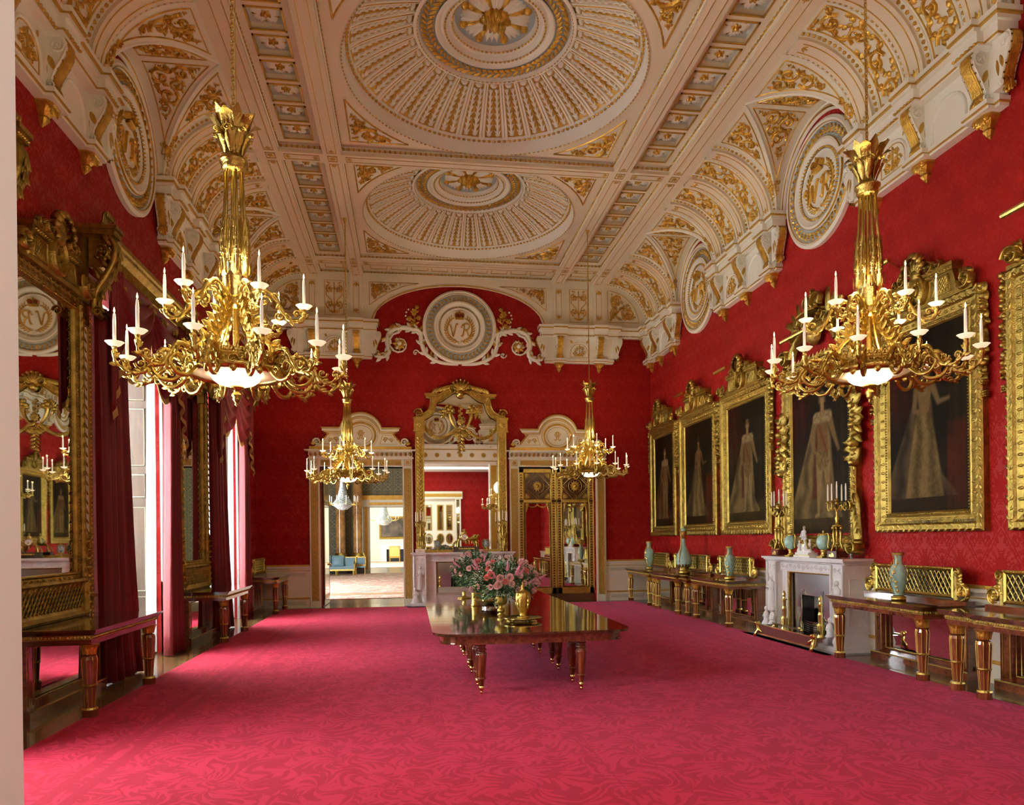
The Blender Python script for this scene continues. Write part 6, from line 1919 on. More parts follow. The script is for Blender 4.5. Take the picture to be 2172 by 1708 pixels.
def ringm(b):
    b.smooth = True
    b.lathe([(.355, -.012), (.37, -.03), (.395, -.02), (.41, .0), (.405, .03), (.385, .045), (.39, .085), (.40, .095), (.375, .10), (.345, .09), (.34, .02), (.355, -.012)], n=48)
    b.smooth = False
    b.m = lambda u, v, h: ((.388 + h) * cos(u / .39), (.388 + h) * sin(u / .39), v)
    Lc = 2 * pi * .39
    for i in range(48): b.blob(Lc * i / 48, .065, .018, .014, .014, 5)
    for i in range(36):
        u = Lc * i / 36
        for q in (-.6, 0, .6): b.leaf(u, .09, pi / 2 + q, .085 if q == 0 else .06, .018, .02)
    for i in range(12):
        u = Lc * (i + .5) / 12; b.volute(u, .03, .045, 0, 1, 1.2, .03, 3)
        b.leaf(u, .0, -pi / 2, .07, .03, .04)
def stemm(b):
    # six leafy supports from the ring to the hub
    for k in range(6):
        a = 2 * pi * k / 6 + .26; c, s = cos(a), sin(a)
        pts = sp([(.34, .09), (.30, .22), (.20, .34), (.13, .48), (.085, .62)], 4)
        b.smooth = True; b.tube([(r * c, r * s, z) for r, z in pts], [.021 - .0006 * i for i in range(len(pts))], 7); b.smooth = False
        for i in range(1, len(pts) - 1, 2):
            r, z = pts[i]
            for e in (-1, 1):
                b.m = lambda u, v, h: ((u) * c - e * (.02 + h) * s, (u) * s + e * (.02 + h) * c, v)
                b.leaf(r, z, 2.2, .10, .025, .02); b.leaf(r, z, .6, .10, .025, .02)
        b.m = lambda u, v, h: (u * c - h * s, u * s + h * c, v)
        b.volute(.33, .20, .06, 0, 1, 1.2, .02, 3); b.volute(.24, .42, .05, 0, -1, 1.2, .02, 3)
        b.m = None
    b.smooth = True
    b.lathe([(.001, .54), (.06, .54), (.09, .57), (.10, .61), (.085, .64), (.07, .66), (.09, .68), (.06, .70), (.001, .70)], n=20)
    b.lathe([(.001, .02), (.03, .03), (.04, .10), (.025, .2), (.03, .5), (.02, .56)], n=10)
    b.smooth = False
def crowncollar(b):
    b.smooth = True
    b.lathe([(.108, .63), (.112, .74), (.116, .80)], n=24); b.lathe([(.104, .80), (.10, .64)], n=24)
    b.smooth = False
    for k in range(12):
        a = 2 * pi * k / 12
        i = [b.p(.116 * cos(a - .26), .116 * sin(a - .26), .80), b.p(.116 * cos(a + .26), .116 * sin(a + .26), .80), b.p(.122 * cos(a), .122 * sin(a), .84)]; b.face(*i)
def rodsm(b):
    for k in range(6):
        a = 2 * pi * k / 6; c, s = cos(a), sin(a)
        b.smooth = True
        b.tube([(.085 * c, .085 * s, .68), (.10 * c, .10 * s, .95), (.105 * c, .105 * s, 1.10), (.08 * c, .08 * s, 1.40), (.068 * c, .068 * s, 1.72)], [.012, .017, .020, .013, .011], 8)
        for z in (.98, 1.02): b.sphere((.104 * c, .104 * s, z), (.026, .026, .012), 8, 4)
        b.smooth = False
        for z0 in (.78, .88, 1.04, 1.14, 1.24, 1.34):
            for q in range(4):
                w = q * pi / 2 + a
                b.m = lambda u, v, h: (.10 * c - .012 * (z0 - 1) * c * 5 + (.022 + h) * cos(w + u / .03), .10 * s - .012 * (z0 - 1) * s * 5 + (.022 + h) * sin(w + u / .03), v)
                if .8 < z0 < 1.3: b.leaf(0, z0 - .05, pi / 2, .11, .014, .014)
        b.m = None
    b.tube([(0, 0, .6), (0, 0, 1.8)], .012, 8)
def crownm(b):
    b.smooth = True
    b.lathe([(.001, 1.70), (.085, 1.70), (.10, 1.73), (.095, 1.76), (.115, 1.775), (.115, 1.795), (.08, 1.81), (.06, 1.84), (.068, 1.88), (.10, 1.98), (.125, 2.03), (.11, 2.04), (.05, 1.95), (.001, 1.93)], n=28)
    for k in range(12):
        a = 2 * pi * k / 12
        pts = ((.10, 1.98, .035), (.125, 2.06, .045), (.175, 2.12, .05), (.235, 2.13, .004)) if k % 2 else ((.10, 1.96, .035), (.125, 2.06, .052), (.15, 2.14, .045), (.185, 2.20, .004))
        base = len(b.v)
        for (r, z, w) in pts:
            for e in (-1, 0, 1):
                rr_ = r - (.012 if e == 0 else 0); q = a + e * w / r
                b.p(rr_ * cos(q), rr_ * sin(q), z)
        for i in range(3):
            for e in (0, 1): b.face(base + i * 3 + e, base + i * 3 + e + 1, base + (i + 1) * 3 + e + 1, base + (i + 1) * 3 + e)
    for k in range(8):
        a = 2 * pi * k / 8
        b.m = lambda u, v, h: ((.066 + .45 * max(0, v - 1.86) + h) * cos(a + u / .1), (.066 + .45 * max(0, v - 1.86) + h) * sin(a + u / .1), v)
        b.leaf(0, 1.84, pi / 2, .19, .035, .03); b.volute(.0, 2.0, .028, 0, 1, 1.1, .03, 0)
    b.m = None
def chainm(b):
    n = 106; p = (9.25 - 3.27 - 2.0) / n
    for i in range(n):
        z = 1.98 + i * p
        pts = [(.014 * sin(t), 0, z + p * .5 + .028 * cos(t)) if i % 2 else (0, .014 * sin(t), z + p * .5 + .028 * cos(t)) for t in (0, 1.05, 2.1, 3.14, 4.19, 5.24, 6.28)]
        b.tube(pts, .0055, 4, False)
    b.tube([(.02, .02, 1.98), (.018, .018, 5.9)], .004, 4)
    b.lathe([(.001, 5.86), (.02, 5.87), (.035, 5.92), (.05, 5.975), (.001, 5.98)], n=12)
CH = {}
def chandelier(x, y, z, rot, label):
    root = empty('chandelier', (x, y, z), rot, label, 'chandelier', 'ormolu chandeliers')
    if not CH:
        CH['ring'] = mesh('ring_band', M['ormolu'], ringm); CH['stem'] = mesh('scroll_support', M['ormolu'], stemm); CH['col'] = mesh('crenellated_collar', M['ormolu2'], crowncollar)
        CH['rods'] = mesh('reeded_rods', M['ormolu'], rodsm); CH['crown'] = mesh('leaf_crown', M['ormolu'], crownm); CH['chain'] = mesh('chain', M['ormolu2'], chainm)
        CH['bowl'] = lathe_obj('glass_bowl', M['bowl'], [(.215, -.012), (.20, -.03), (.185, -.058), (.15, -.085), (.10, -.102), (.03, -.112), (.001, -.113)], n=40)
        CH['rim'] = lathe_obj('bowl_rim', M['bowlrim'], [(.36, .0), (.345, -.006), (.28, -.012), (.215, -.012), (.22, -.004), (.30, .0), (.36, .006)], n=48)
        CH['fin'] = lathe_obj('finial', M['ormolu'], [(.001, -.10), (.05, -.105), (.065, -.118), (.055, -.13), (.03, -.14), (.022, -.155), (.04, -.175), (.044, -.19), (.03, -.205), (.035, -.215), (.02, -.24), (.012, -.25), (.018, -.262), (.001, -.28)], n=16, rmod=lambda a, z: 1 + .06 * sin(8 * a))
        for o in CH.values(): COL.objects.unlink(o)
    for k in ('ring', 'stem', 'col', 'rods', 'crown', 'bowl', 'rim', 'fin'): put(CH[k], root)
    c = put(CH['chain'], root); c.scale = (1, 1, (9.25 - z) / 5.98) if abs(z - 3.27) > .01 else (1, 1, 1)
    if c.scale[2] != 1: c.location = (0, 0, 1.98 * (1 - c.scale[2]))
    c.scale[2] = (9.25 - z - 1.98) / (5.98 - 1.98); c.location = (0, 0, 1.98 - 1.98 * c.scale[2])
    for proto, n, RR, zt, off in ((ARM_L, 12, .90, .11, .0), (ARM_U, 6, .56, .56, .12)):
        for k in range(n):
            a = 2 * pi * k / n + off
            ar = put(proto, root, (0, 0, 0), a)
            put(PAN, ar, (RR, 0, zt)); put(CAN, ar, (RR, 0, zt)); put(FLM, ar, (RR, 0, zt))
    return root
chandelier(-2.91, 6.37, 3.27, -.10, 'large gilt candle chandelier hanging nearest on the left side')
chandelier(2.90, 6.37, 3.39, .35, 'large gilt candle chandelier hanging nearest on the right side')
chandelier(-2.87, 16.97, 3.30, .2, 'gilt chandelier hanging before the open doorway at the far left')
chandelier(2.84, 16.97, 3.42, .45, 'gilt chandelier hanging before the closed mirrored doors at the far right')

# ------------------------------------------------------------------ dining table
TX0, TX1, TY0, TY1, TZ = -1.23, 1.15, 8.25, 16.6, .765
dt = empty('dining_table', ((TX0 + TX1) / 2, TY0, 0), 0, 'long polished mahogany dining table standing on the carpet in the middle', 'table')
def rrect(x0, x1, y0, y1, r, n=7):
    return arcpts(x1 - r, y0 + r, r, -pi / 2, 0, n) + arcpts(x1 - r, y1 - r, r, 0, pi / 2, n) + arcpts(x0 + r, y1 - r, r, pi / 2, pi, n) + arcpts(x0 + r, y0 + r, r, pi, 1.5 * pi, n)
hw_ = (TX1 - TX0) / 2; Ly = TY1 - TY0
def top_(b):
    edges = [0, 1.35, 2.9, 4.45, 6.0, 7.2, Ly]
    b.prism(rrect(-hw_, hw_, 0, Ly, .32), TZ - .022, TZ); b.prism(rrect(-hw_ + .015, hw_ - .015, .015, Ly - .015, .31), TZ - .035, TZ - .022)
mesh('table_top', M['tabletop'], top_, dt)
mesh('leaf_joints', M['darkwood'], lambda b: [b.box(-hw_ + .004, hw_ - .004, y - .0012, y + .0012, TZ - .02, TZ + .0006) for y in (1.35, 2.9, 4.45, 6.0, 7.2)], dt)
mesh('apron', M['mahogx'], lambda b: (b.prism(rrect(-hw_ + .10, hw_ - .10, .08, Ly - .08, .28), TZ - .125, TZ - .035), b.prism(rrect(-hw_ + .085, hw_ - .085, .065, Ly - .065, .28), TZ - .135, TZ - .122)), dt)
def tleg(b):
    b.mat = 0; b.smooth = True
    b.prism([(.062 * cos(pi / 8 + k * pi / 4), .062 * sin(pi / 8 + k * pi / 4)) for k in range(8)], .575, .635)
    b.lathe([(.05, .575), (.062, .57), (.045, .558), (.056, .545), (.068, .53), (.056, .515), (.046, .508), (.062, .495), (.070, .47), (.066, .44)], n=20)
    b.lathe([(.066, .44), (.060, .36), (.050, .26), (.044, .205)], n=20, rmod=lambda a, z: 1 - .05 * abs(sin(5 * a)))
    b.lathe([(.044, .205), (.056, .20), (.058, .19), (.048, .18), (.036, .172), (.030, .12), (.026, .10)], n=16)
    b.mat = 1; b.lathe([(.026, .10), (.030, .098), (.026, .06), (.020, .045), (.012, .04)], n=12)
    b.tube([(-.012, .01, .026), (.012, .01, .026)], .024, 12); b.box(-.016, -.013, -.005, .02, .02, .055); b.box(.013, .016, -.005, .02, .02, .055)
TL = mesh('leg', [M['mahog'], M['ormolu2']], tleg); COL.objects.unlink(TL)
for y in (8.50, 8.98, 9.85, 10.28, 11.3, 11.85, 13.2, 13.75, 15.2, 16.2):
    for x in (-.66, .545): put(TL, dt, (x - (TX0 + TX1) / 2, y - TY0, .018))

# ------------------------------------------------------------------ things on the dining table
GD = M['ormolu2']
def on(name, loc, label, cat, group=None, rz=0.0): return empty(name, loc, rz, label, cat, group)
tr = on('plateau', (-.03, 9.42, TZ), 'round gilt tray on scroll feet at the near end of the dining table', 'tray')
mesh('dish', GD, lambda b: (setattr(b, 'smooth', True), b.lathe([(.001, .035), (.20, .035), (.235, .04), (.262, .052), (.266, .047), (.24, .034), (.2, .026), (.001, .026)], n=48, rmod=lambda a, z: 1 + (.015 * sin(24 * a)))), tr)
for k in range(4):
    a = k * pi / 2 + pi / 4
    mesh('foot', M['ormolu'], lambda b: (b.sphere((.2 * cos(a), .2 * sin(a), .016), (.03, .03, .016), 8, 5), b.tube([(.17 * cos(a + .15), .17 * sin(a + .15), .02), (.24 * cos(a), .24 * sin(a), .012), (.17 * cos(a - .15), .17 * sin(a - .15), .02)], .010, 6)), tr)
ew = on('figural_ewer', (-.0, 9.50, TZ + .036), 'gilt ewer with figures round its body, standing on the round tray', 'ewer', rz=.3)
mesh('body', M['ormolu'], lambda b: (setattr(b, 'smooth', True), b.lathe([(.001, 0), (.078, 0), (.08, .012), (.05, .02), (.04, .045), (.055, .07), (.085, .14), (.105, .22), (.108, .27), (.098, .315), (.092, .335), (.06, .35), (.05, .37)], n=28, rmod=lambda a, z: 1 + .04 * sin(5 * a + 22 * z) * sin(16 * z))), ew)
def ewf(b):
    figure(b, .0, .0, .34, .13, (0, 1), .02, 2, True)
    b.smooth = True
    for (x, y, z, q) in ((.095, .02, .12, 1), (-.06, .08, .14, 2), (.03, -.10, .13, 3), (-.09, -.04, .15, 4)):
        b.sphere((x, y, z + .10), (.02, .02, .035), 7, 5); b.sphere((x * 1.03, y * 1.03, z + .155), .016, 7, 5); b.tube([(x, y, z + .07), (x * .9, y * .9, z - .01)], [.02, .012], 6)
        b.tube([(x, y, z + .13), (x * .6 - y * .6, y * .6 + x * .6, z + .17)], [.010, .007], 5)
mesh('figures', M['ormolu'], ewf, ew)
def goblet(b):
    b.smooth = True
    b.lathe([(.001, 0), (.05, 0), (.055, .01), (.03, .02), (.028, .03), (.055, .045), (.058, .075), (.035, .095), (.02, .105), (.018, .125), (.04, .135), (.075, .155), (.092, .19), (.095, .235), (.088, .25), (.098, .265), (.09, .262), (.08, .24), (.001, .18)], n=24, rmod=lambda a, z: 1 + (.04 * sin(10 * a) if .04 < z < .08 or .14 < z < .2 else 0))
V1 = mesh('gilt_goblet', M['ormolu'], goblet); V1.location = (-.20, 10.25, TZ); tag(V1, 'gilt goblet holding the nearer pink rose bouquet, behind the ewer', 'goblet')
V2 = mesh('gilt_goblet', M['ormolu'], goblet); V2.location = (-.23, 13.4, TZ); tag(V2, 'gilt goblet under the farther bouquet on the dining table', 'goblet')
o = mesh('gilt_beaker', M['ormolu'], lambda b: (setattr(b, 'smooth', True), b.lathe([(.001, 0), (.07, 0), (.072, .02), (.062, .03), (.06, .2), (.07, .22), (.06, .215), (.001, .2)], n=20, rmod=lambda a, z: 1 + .02 * sin(12 * a))), loc=(-.44, 11.7, TZ)); tag(o, 'slim gilt beaker left of the nearer bouquet on the dining table', 'beaker')
sc_ = on('salver', (-.24, 11.3, TZ), 'gilt shell dish with figures on a dark mirrored base under the nearer bouquet', 'centrepiece')
mesh('base', [M['steel']], lambda b: b.lathe([(.001, 0), (.13, 0), (.125, .03), (.14, .05), (.001, .055)], n=28), sc_)
mesh('shell_dish', M['ormolu'], lambda b: (b.lathe([(.05, .05), (.10, .07), (.20, .10), (.24, .13), (.19, .115), (.05, .08)], n=32, rmod=lambda a, z: 1 + .08 * abs(sin(7 * a))), figure(b, -.1, 0, .09, .14, (1, 0), 0, 1, True)), sc_)
o = mesh('gilt_candlestick', M['ormolu'], lambda b: (setattr(b, 'smooth', True), b.lathe([(.001, 0), (.12, 0), (.13, .015), (.05, .03), (.03, .06), (.04, .1), (.02, .13), (.001, .14)], n=20)), loc=(-.5, 13.3, TZ)); tag(o, 'low gilt dish beside the farther bouquet on the dining table', 'dish')
# bouquets
M['rosepink'] = simple('pale_rose', (.88, .52, .50), .55, var=.12, vscale=40); M['rosecoral'] = simple('coral_rose', (.82, .26, .20), .55); M['petalwhite'] = simple('white_blossom', (.85, .86, .78), .6)
M['snap'] = simple('pink_snapdragon', (.80, .30, .42), .6); M['leafgreen'] = simple('leaf_green', (.035, .115, .03), .5, var=.3, vscale=20); M['palegreen'] = simple('pale_green', (.22, .33, .14), .55)
def rose(b):
    b.smooth = True
    for (n, r, z, t) in ((3, .012, .02, .3), (4, .020, .016, .45), (5, .030, .008, .75), (6, .038, .0, 1.05)):
        for k in range(n):
            a0 = 2 * pi * k / n + n
            def f(u, v):
                a = a0 + (u - .5) * 2 * pi / n * 1.45; rr_ = r * (.55 + .45 * v + .18 * v * v * sin(pi * u)); return (rr_ * cos(a), rr_ * sin(a), z + .034 * v * (1 - .35 * t * v) + .004 * sin(pi * u))
            b.grid(f, 4, 3)
ROS = mesh('rose', M['rosepink'], rose); ROC = mesh('coral_rose', M['rosecoral'], rose)
def snapf(b):
    b.smooth = True
    for i in range(13):
        z = .012 * i * 1.1; r = .020 * (1 - i / 15)
        for k in range(4): a = k * pi / 2 + i * .7; b.sphere((r * cos(a), r * sin(a), z), (.013 * (1 - i / 18), .013 * (1 - i / 18), .011), 6, 4)
SNP = mesh('snapdragon', M['snap'], snapf)
for o in (ROS, ROC, SNP): COL.objects.unlink(o)
def bouquet(c, rx, rz_, seed, label, nr):
    root = on('rose_bouquet', c, label, 'flowers', 'rose bouquets')
    rd = random.Random(seed)
    def pt(lo=-.35, k=1.0):
        while True:
            a = rd.uniform(0, 2 * pi); e = rd.uniform(lo, 1); ce = sqrt(max(0, 1 - e * e))
            return Vector((ce * cos(a), ce * sin(a), e)), k
    def fol(b):
        for i in range(2300):
            d, _ = pt(-.8); q = rd.uniform(.35, 1.06) ; p = Vector((d.x * rx * q, d.y * rx * q, d.z * rz_ * q))
            ax = (d + Vector((rd.uniform(-.6, .6), rd.uniform(-.6, .6), rd.uniform(-.6, .6)))).normalized()
            s = ax.cross(Vector((rd.uniform(-1, 1), rd.uniform(-1, 1), rd.uniform(-1, 1)))).normalized(); up = s.cross(ax)
            Lf = rd.uniform(.035, .085); w = Lf * rd.uniform(.12, .3)
            b.mat = 1 if rd.random() < .3 else 0
            i_ = []
            for (t, ww) in ((0, 0), (.4, 1), (.4, -1), (1, 0)): v = p + ax * Lf * t + s * w * ww + up * .01 * (t - t * t); i_.append(b.p(v.x, v.y, v.z))
            b.face(i_[0], i_[1], i_[3], i_[2])
        b.mat = 0
        for i in range(40):
            d, _ = pt(-.1); e = Vector((d.x * rx * 1.15, d.y * rx * 1.15, d.z * rz_ * 1.12)); b.tube([(0, 0, -rz_ * .55), (e.x * .4, e.y * .4, e.z * .5), (e.x, e.y, e.z)], [.003, .002, .001], 4, False)
    mesh('foliage', [M['leafgreen'], M['palegreen']], fol, root, kind='stuff')
    def gyp(b):
        for cl in range(60):
            d, _ = pt(-.3); q = rd.uniform(.9, 1.12); c0 = Vector((d.x * rx * q, d.y * rx * q, d.z * rz_ * q))
            for k in range(13):
                p = c0 + Vector((rd.gauss(0, .03), rd.gauss(0, .03), rd.gauss(0, .03))); b.sphere(p, .0055, 5, 3)
    mesh('gypsophila', M['petalwhite'], gyp, root, kind='stuff')
    for i in range(nr):
        d, _ = pt(-.3)
        if d.y > .3: d.y *= -1
        p = (d.x * rx * 1.0, d.y * rx * 1.0, d.z * rz_ * 1.0); r = put(ROC if i % 6 == 2 else ROS, root, p)
        r.rotation_euler = d.to_track_quat('Z', 'Y').to_euler(); s = rd.uniform(.85, 1.35); r.scale = (s, s, s)
    for i in range(nr // 3):
        d, _ = pt(.0)
        if d.y > .5: d.y *= -1
        p = (d.x * rx * .98, d.y * rx * .98, d.z * rz_ * .98); r = put(SNP, root, p)
        r.rotation_euler = (d + Vector((0, 0, .5))).to_track_quat('Z', 'Y').to_euler(); s = rd.uniform(.7, 1.05); r.scale = (s, s, s)
    return root
bouquet((-.14, 10.30, 1.23), .47, .33, 3, 'nearer bouquet of pink roses and white sprays spilling over its gilt goblet', 34)
bouquet((-.26, 13.4, 1.26), .44, .36, 5, 'farther bouquet of pink roses on the dining table', 26)

# ------------------------------------------------------------------ celadon vases
def vase(loc, H, label, bottle=False, rz=0.0, square=True, group='celadon vases with gilt mounts'):
    root = on('celadon_vase', loc, label, 'vase', group, rz)
    s = H
    if bottle: pr = [(.06, .14), (.13, .16), (.165, .22), (.17, .30), (.15, .38), (.105, .48), (.06, .58), (.042, .66), (.038, .78), (.045, .86)]
    else: pr = [(.08, .10), (.085, .12), (.075, .15), (.12, .26), (.15, .42), (.158, .55), (.145, .64), (.105, .70), (.07, .74), (.065, .83), (.078, .89), (.095, .92)]
    mesh('body', M['celadon'], lambda b: (setattr(b, 'smooth', True), b.lathe([(r * s, z * s) for r, z in pr], n=32)), root)
    def mt(b):
        b.smooth = True
        if bottle:
            b.lathe([(.001, 0), (.125 * s, 0), (.125 * s, .06 * s), (.11 * s, .065 * s), (.09 * s, .09 * s), (.10 * s, .11 * s), (.11 * s, .15 * s), (.06 * s, .14 * s)], n=32)
            b.smooth = False
            for k in range(14):
                a = 2 * pi * k / 14
                b.m = lambda u, v, h: ((.13 * s + (v - .14 * s) * .35 + h) * cos(a + u / (.15 * s)), (.13 * s + (v - .14 * s) * .35 + h) * sin(a + u / (.15 * s)), v)
                b.leaf(0, .13 * s, pi / 2, .09 * s, .025 * s, .01)
            b.m = None; b.smooth = True
            b.lathe([(.04 * s, .74 * s), (.05 * s, .75 * s), (.055 * s, .84 * s), (.062 * s, .86 * s), (.062 * s, .90 * s), (.05 * s, .905 * s)], n=20)
            P = sp([(-.04 * s, 0, .88 * s), (-.09 * s, .0, .86 * s), (-.085 * s, 0, .72 * s), (-.10 * s, 0, .55 * s), (-.15 * s, 0, .42 * s), (-.175 * s, 0, .25 * s)]); b.tube(P, .012 * s, 7)
        else:
            if square: b.box(-.13 * s, .13 * s, -.13 * s, .13 * s, 0, .075 * s)
            b.lathe([(.001, .0), (.11 * s, .0), (.115 * s, .075 * s), (.10 * s, .09 * s), (.09 * s, .11 * s), (.085 * s, .10 * s)], n=24)
            b.lathe([(.096 * s, .90 * s), (.108 * s, .93 * s), (.10 * s, .955 * s), (.085 * s, .93 * s)], n=24, rmod=lambda a, z: 1 + .12 * sin(5 * a))
            b.smooth = False
            for e in (0, 1, 2.6):
                for k in range(22):
                    t = k / 21; z = (.93 - .80 * t) * s; r_ = .02 * s
                    for (r0, z0), (r1, z1) in zip(pr[:-1], pr[1:]):
                        if z0 * s <= z <= z1 * s: r_ = (r0 + (r1 - r0) * (z / s - z0) / (z1 - z0)) * s
                    rr_ = r_ + .014 * s + .035 * s * sin(pi * min(1, (1 - t) * 1.5)) * (.5 if t > .4 else 1)
                    a = pi + e * 1.2 + .25 * sin(t * 9)
                    b.m = lambda u, v, h: ((rr_ + h) * cos(a + u / .15), (rr_ + h) * sin(a + u / .15), z + v)
                    b.leaf(0, 0, k * 1.3, .075 * s, .02 * s, .012 * s); b.blob(0, 0, .012 * s, .016 * s, .014 * s, 5)
            b.m = None
    mesh('gilt_mount', M['ormolu'], mt, root)
    if bottle: mesh('lid', M['celadon'], lambda b: (setattr(b, 'smooth', True), b.lathe([(.055 * s, .90 * s), (.05 * s, .94 * s), (.025 * s, .965 * s), (.012 * s, .97 * s), (.018 * s, .985 * s), (.001, 1.0 * s)], n=20)), root)
    return root
vase((5.08, 8.98, .95), .68, 'celadon vase with gilt branch mount, on the table right of the fireplace', rz=-.6)
vase((5.10, 14.25, .95), .72, 'celadon vase with gilt rim on the table left of the fireplace', rz=-.6)
vase((5.08, 16.75, .95), 1.15, 'tall celadon bottle vase with lid and gilt foot on the break-front table', True, .6)
vase((5.10, 19.35, .95), .82, 'farthest celadon vase, leafy gilt mouth, on the corner table', rz=-.6, square=False)

# ------------------------------------------------------------------ mantel ornaments
def candelabrum(loc, rz, H, label, plinth=True):
    root = on('candelabrum', loc, label, 'candelabrum', 'gilt candelabra on the mantels', rz)
    z0 = 0
    if plinth:
        mesh('plinth', [simple('porphyry', (.10, .02, .015), .2, coat=.4), M['ormolu2']], lambda b: (b.box(-.13, .13, -.10, .10, .015, .12), setattr(b, 'mat', 1), b.box(-.07, .07, .10, .106, .03, .07), b.sphere((0, .10, .075), (.04, .008, .03), 8, 5), [b.sphere((sx * .1, sy * .08, .01), .012, 6, 4) for sx in (-1, 1) for sy in (-1, 1)]), root); z0 = .12
    def stand(b):
        b.smooth = True
        for k in range(3):
            a = 2 * pi * k / 3 + pi / 2; c, s = cos(a), sin(a)
            b.tube([(.10 * c, .10 * s, z0), (.085 * c, .085 * s, z0 + .05), (.05 * c, .05 * s, z0 + .14), (.065 * c, .065 * s, z0 + .26), (.05 * c, .05 * s, z0 + .36)], [.014, .010, .012, .02, .022], 7)
            b.sphere((.07 * c, .07 * s, z0 + .37), .028, 8, 6)
        b.lathe([(.001, z0 + .40), (.07, z0 + .39), (.075, z0 + .41), (.03, z0 + .43), (.022, z0 + .48), (.035, z0 + .52), (.018, z0 + .56), (.02, z0 + H - .52 + .12), (.03, H - .38), (.001, H - .36)], n=16)
        b.sphere((0, 0, z0 + .12), (.03, .03, .035), 8, 6)
    mesh('stem', M['ormolu'], stand, root)
    zc = H - .33
    for k in range(5):
        a = 2 * pi * k / 4 + .5; c, s = cos(a), sin(a); rad = .15 if k < 4 else 0
        zz = zc if k < 4 else zc + .04
        def ar(b):
            b.smooth = True
            if k < 4: b.tube(sp([(.01 * c, .01 * s, zc - .14), (.06 * c, .06 * s, zc - .04), (.11 * c, .11 * s, zc - .10), (.14 * c, .14 * s, zc - .12), (.155 * c, .155 * s, zc - .07), (.15 * c, .15 * s, zc)]), .009, 6)
            b.lathe([(.001, zz - .015), (.035, zz), (.038, zz + .008), (.012, zz + .01), (.016, zz + .035), (.001, zz + .036)], c=(rad * c, rad * s, 0), n=12)
            if k < 4: b.sphere((.11 * c, .11 * s, zc - .085), (.02, .02, .02), 7, 5)
        o = mesh('arm', M['ormolu'], ar, root)
        put(CAN, o, (rad * c, rad * s, zz + .02), 0, (.95, .95, 1.1))
    return root
candelabrum((5.29, 12.55, 1.47), RIGHT, 1.22, 'left gilt candelabrum on the right-hand mantel, beside an urn')
candelabrum((5.29, 10.72, 1.47), RIGHT, 1.22, 'right gilt candelabrum on the right-hand mantel, on a dark red plinth')
candelabrum((-1.18, 20.38, 1.49), FAR, 1.16, 'left gilt candelabrum on the far mantel, before the mirror pillar', False)
candelabrum((1.14, 20.38, 1.49), FAR, 1.16, 'right gilt candelabrum on the far mantel, before the mirror pillar', False)
for s in (-1, 1):
    def fol_(b):
        b.m = lambda u, v, h: (u, h, v)
        for k in range(26): b.leaf(.05 * sin(k * 2.1), .02 * k, pi / 2 + .9 * sin(k * 1.7), .14, .04, .08)
        for k in range(8): b.blob(.05 * cos(k * 2), .05 + .06 * k, .035, .035, .11)
    o = mesh('gilt_mount', M['ormolu'], fol_, om); o.location = (s * 1.17, .14, 1.50)
def urn(loc, rz, label):
    root = on('covered_urn', loc, label, 'urn', 'celadon urns on the right mantel', rz)
    mesh('body', M['celadon'], lambda b: (setattr(b, 'smooth', True), b.lathe([(.03, .13), (.07, .15), (.105, .20), (.118, .26), (.108, .32), (.075, .365), (.05, .38)], n=28)), root)
    mesh('gilt_mount', M['ormolu'], lambda b: (b.box(-.08, .08, -.08, .08, 0, .025), setattr(b, 'smooth', True), b.lathe([(.001, .02), (.07, .025), (.05, .05), (.035, .08), (.05, .11), (.055, .135), (.03, .13)], n=20), b.lathe([(.06, .375), (.065, .385), (.04, .40), (.02, .415), (.015, .43), (.022, .445), (.001, .46)], n=20), [b.tube(sp([(e * .05, 0, .39), (e * .13, 0, .40), (e * .155, 0, .32), (e * .125, 0, .22), (e * .14, 0, .16)]), .010, 6) for e in (-1, 1)]), root)
urn((5.31, 12.18, 1.47), RIGHT, 'left celadon urn on the right-hand mantel, by the white statuette')
urn((5.31, 11.14, 1.47), RIGHT, 'right celadon urn on the right-hand mantel, by the plinthed candelabrum')
st = on('statuette_group', (5.32, 11.68, 1.47), 'white and gold porcelain figure group in the middle of the right-hand mantel', 'statuette', rz=RIGHT)
mesh('base', [M['statuary'], M['ormolu2']], lambda b: (b.box(-.26, .26, -.10, .10, 0, .04), b.box(-.2, .22, -.09, .09, .04, .08), b.box(-.12, .16, -.08, .08, .08, .11), setattr(b, 'mat', 1), b.box(-.26, .26, .10, .103, .03, .04)), st)
mesh('figures', M['statuary'], lambda b: (figure(b, .10, 0, .10, .44, (0, 1), -.08, 1), figure(b, -.04, .02, .10, .30, (0, 1), .12, 2, True), figure(b, .14, .05, .08, .22, (0, 1), 0, 5, True), figure(b, -.14, .03, .06, .26, (0, 1), -.1, 4, True)), st)
mesh('gilt_details', M['ormolu2'], lambda b: (b.sphere((.03, .06, .26), .04), b.tube([(-.18, .06, .14), (-.08, .05, .3)], .02, 7), b.tube([(.0, .05, .11), (.0, .05, .22)], .015, 6)), st)
sb = on('crossed_leaf', (5.36, 10.46, 1.47), 'small clear glass beside the right candelabrum on the mantel', 'glass')
mesh('cup', M['crystal'], lambda b: (setattr(b, 'smooth', True), b.lathe([(.001, 0), (.02, 0), (.022, .08), (.018, .08), (.001, .01)], n=12)), sb); sb.name = 'glass_tumbler'
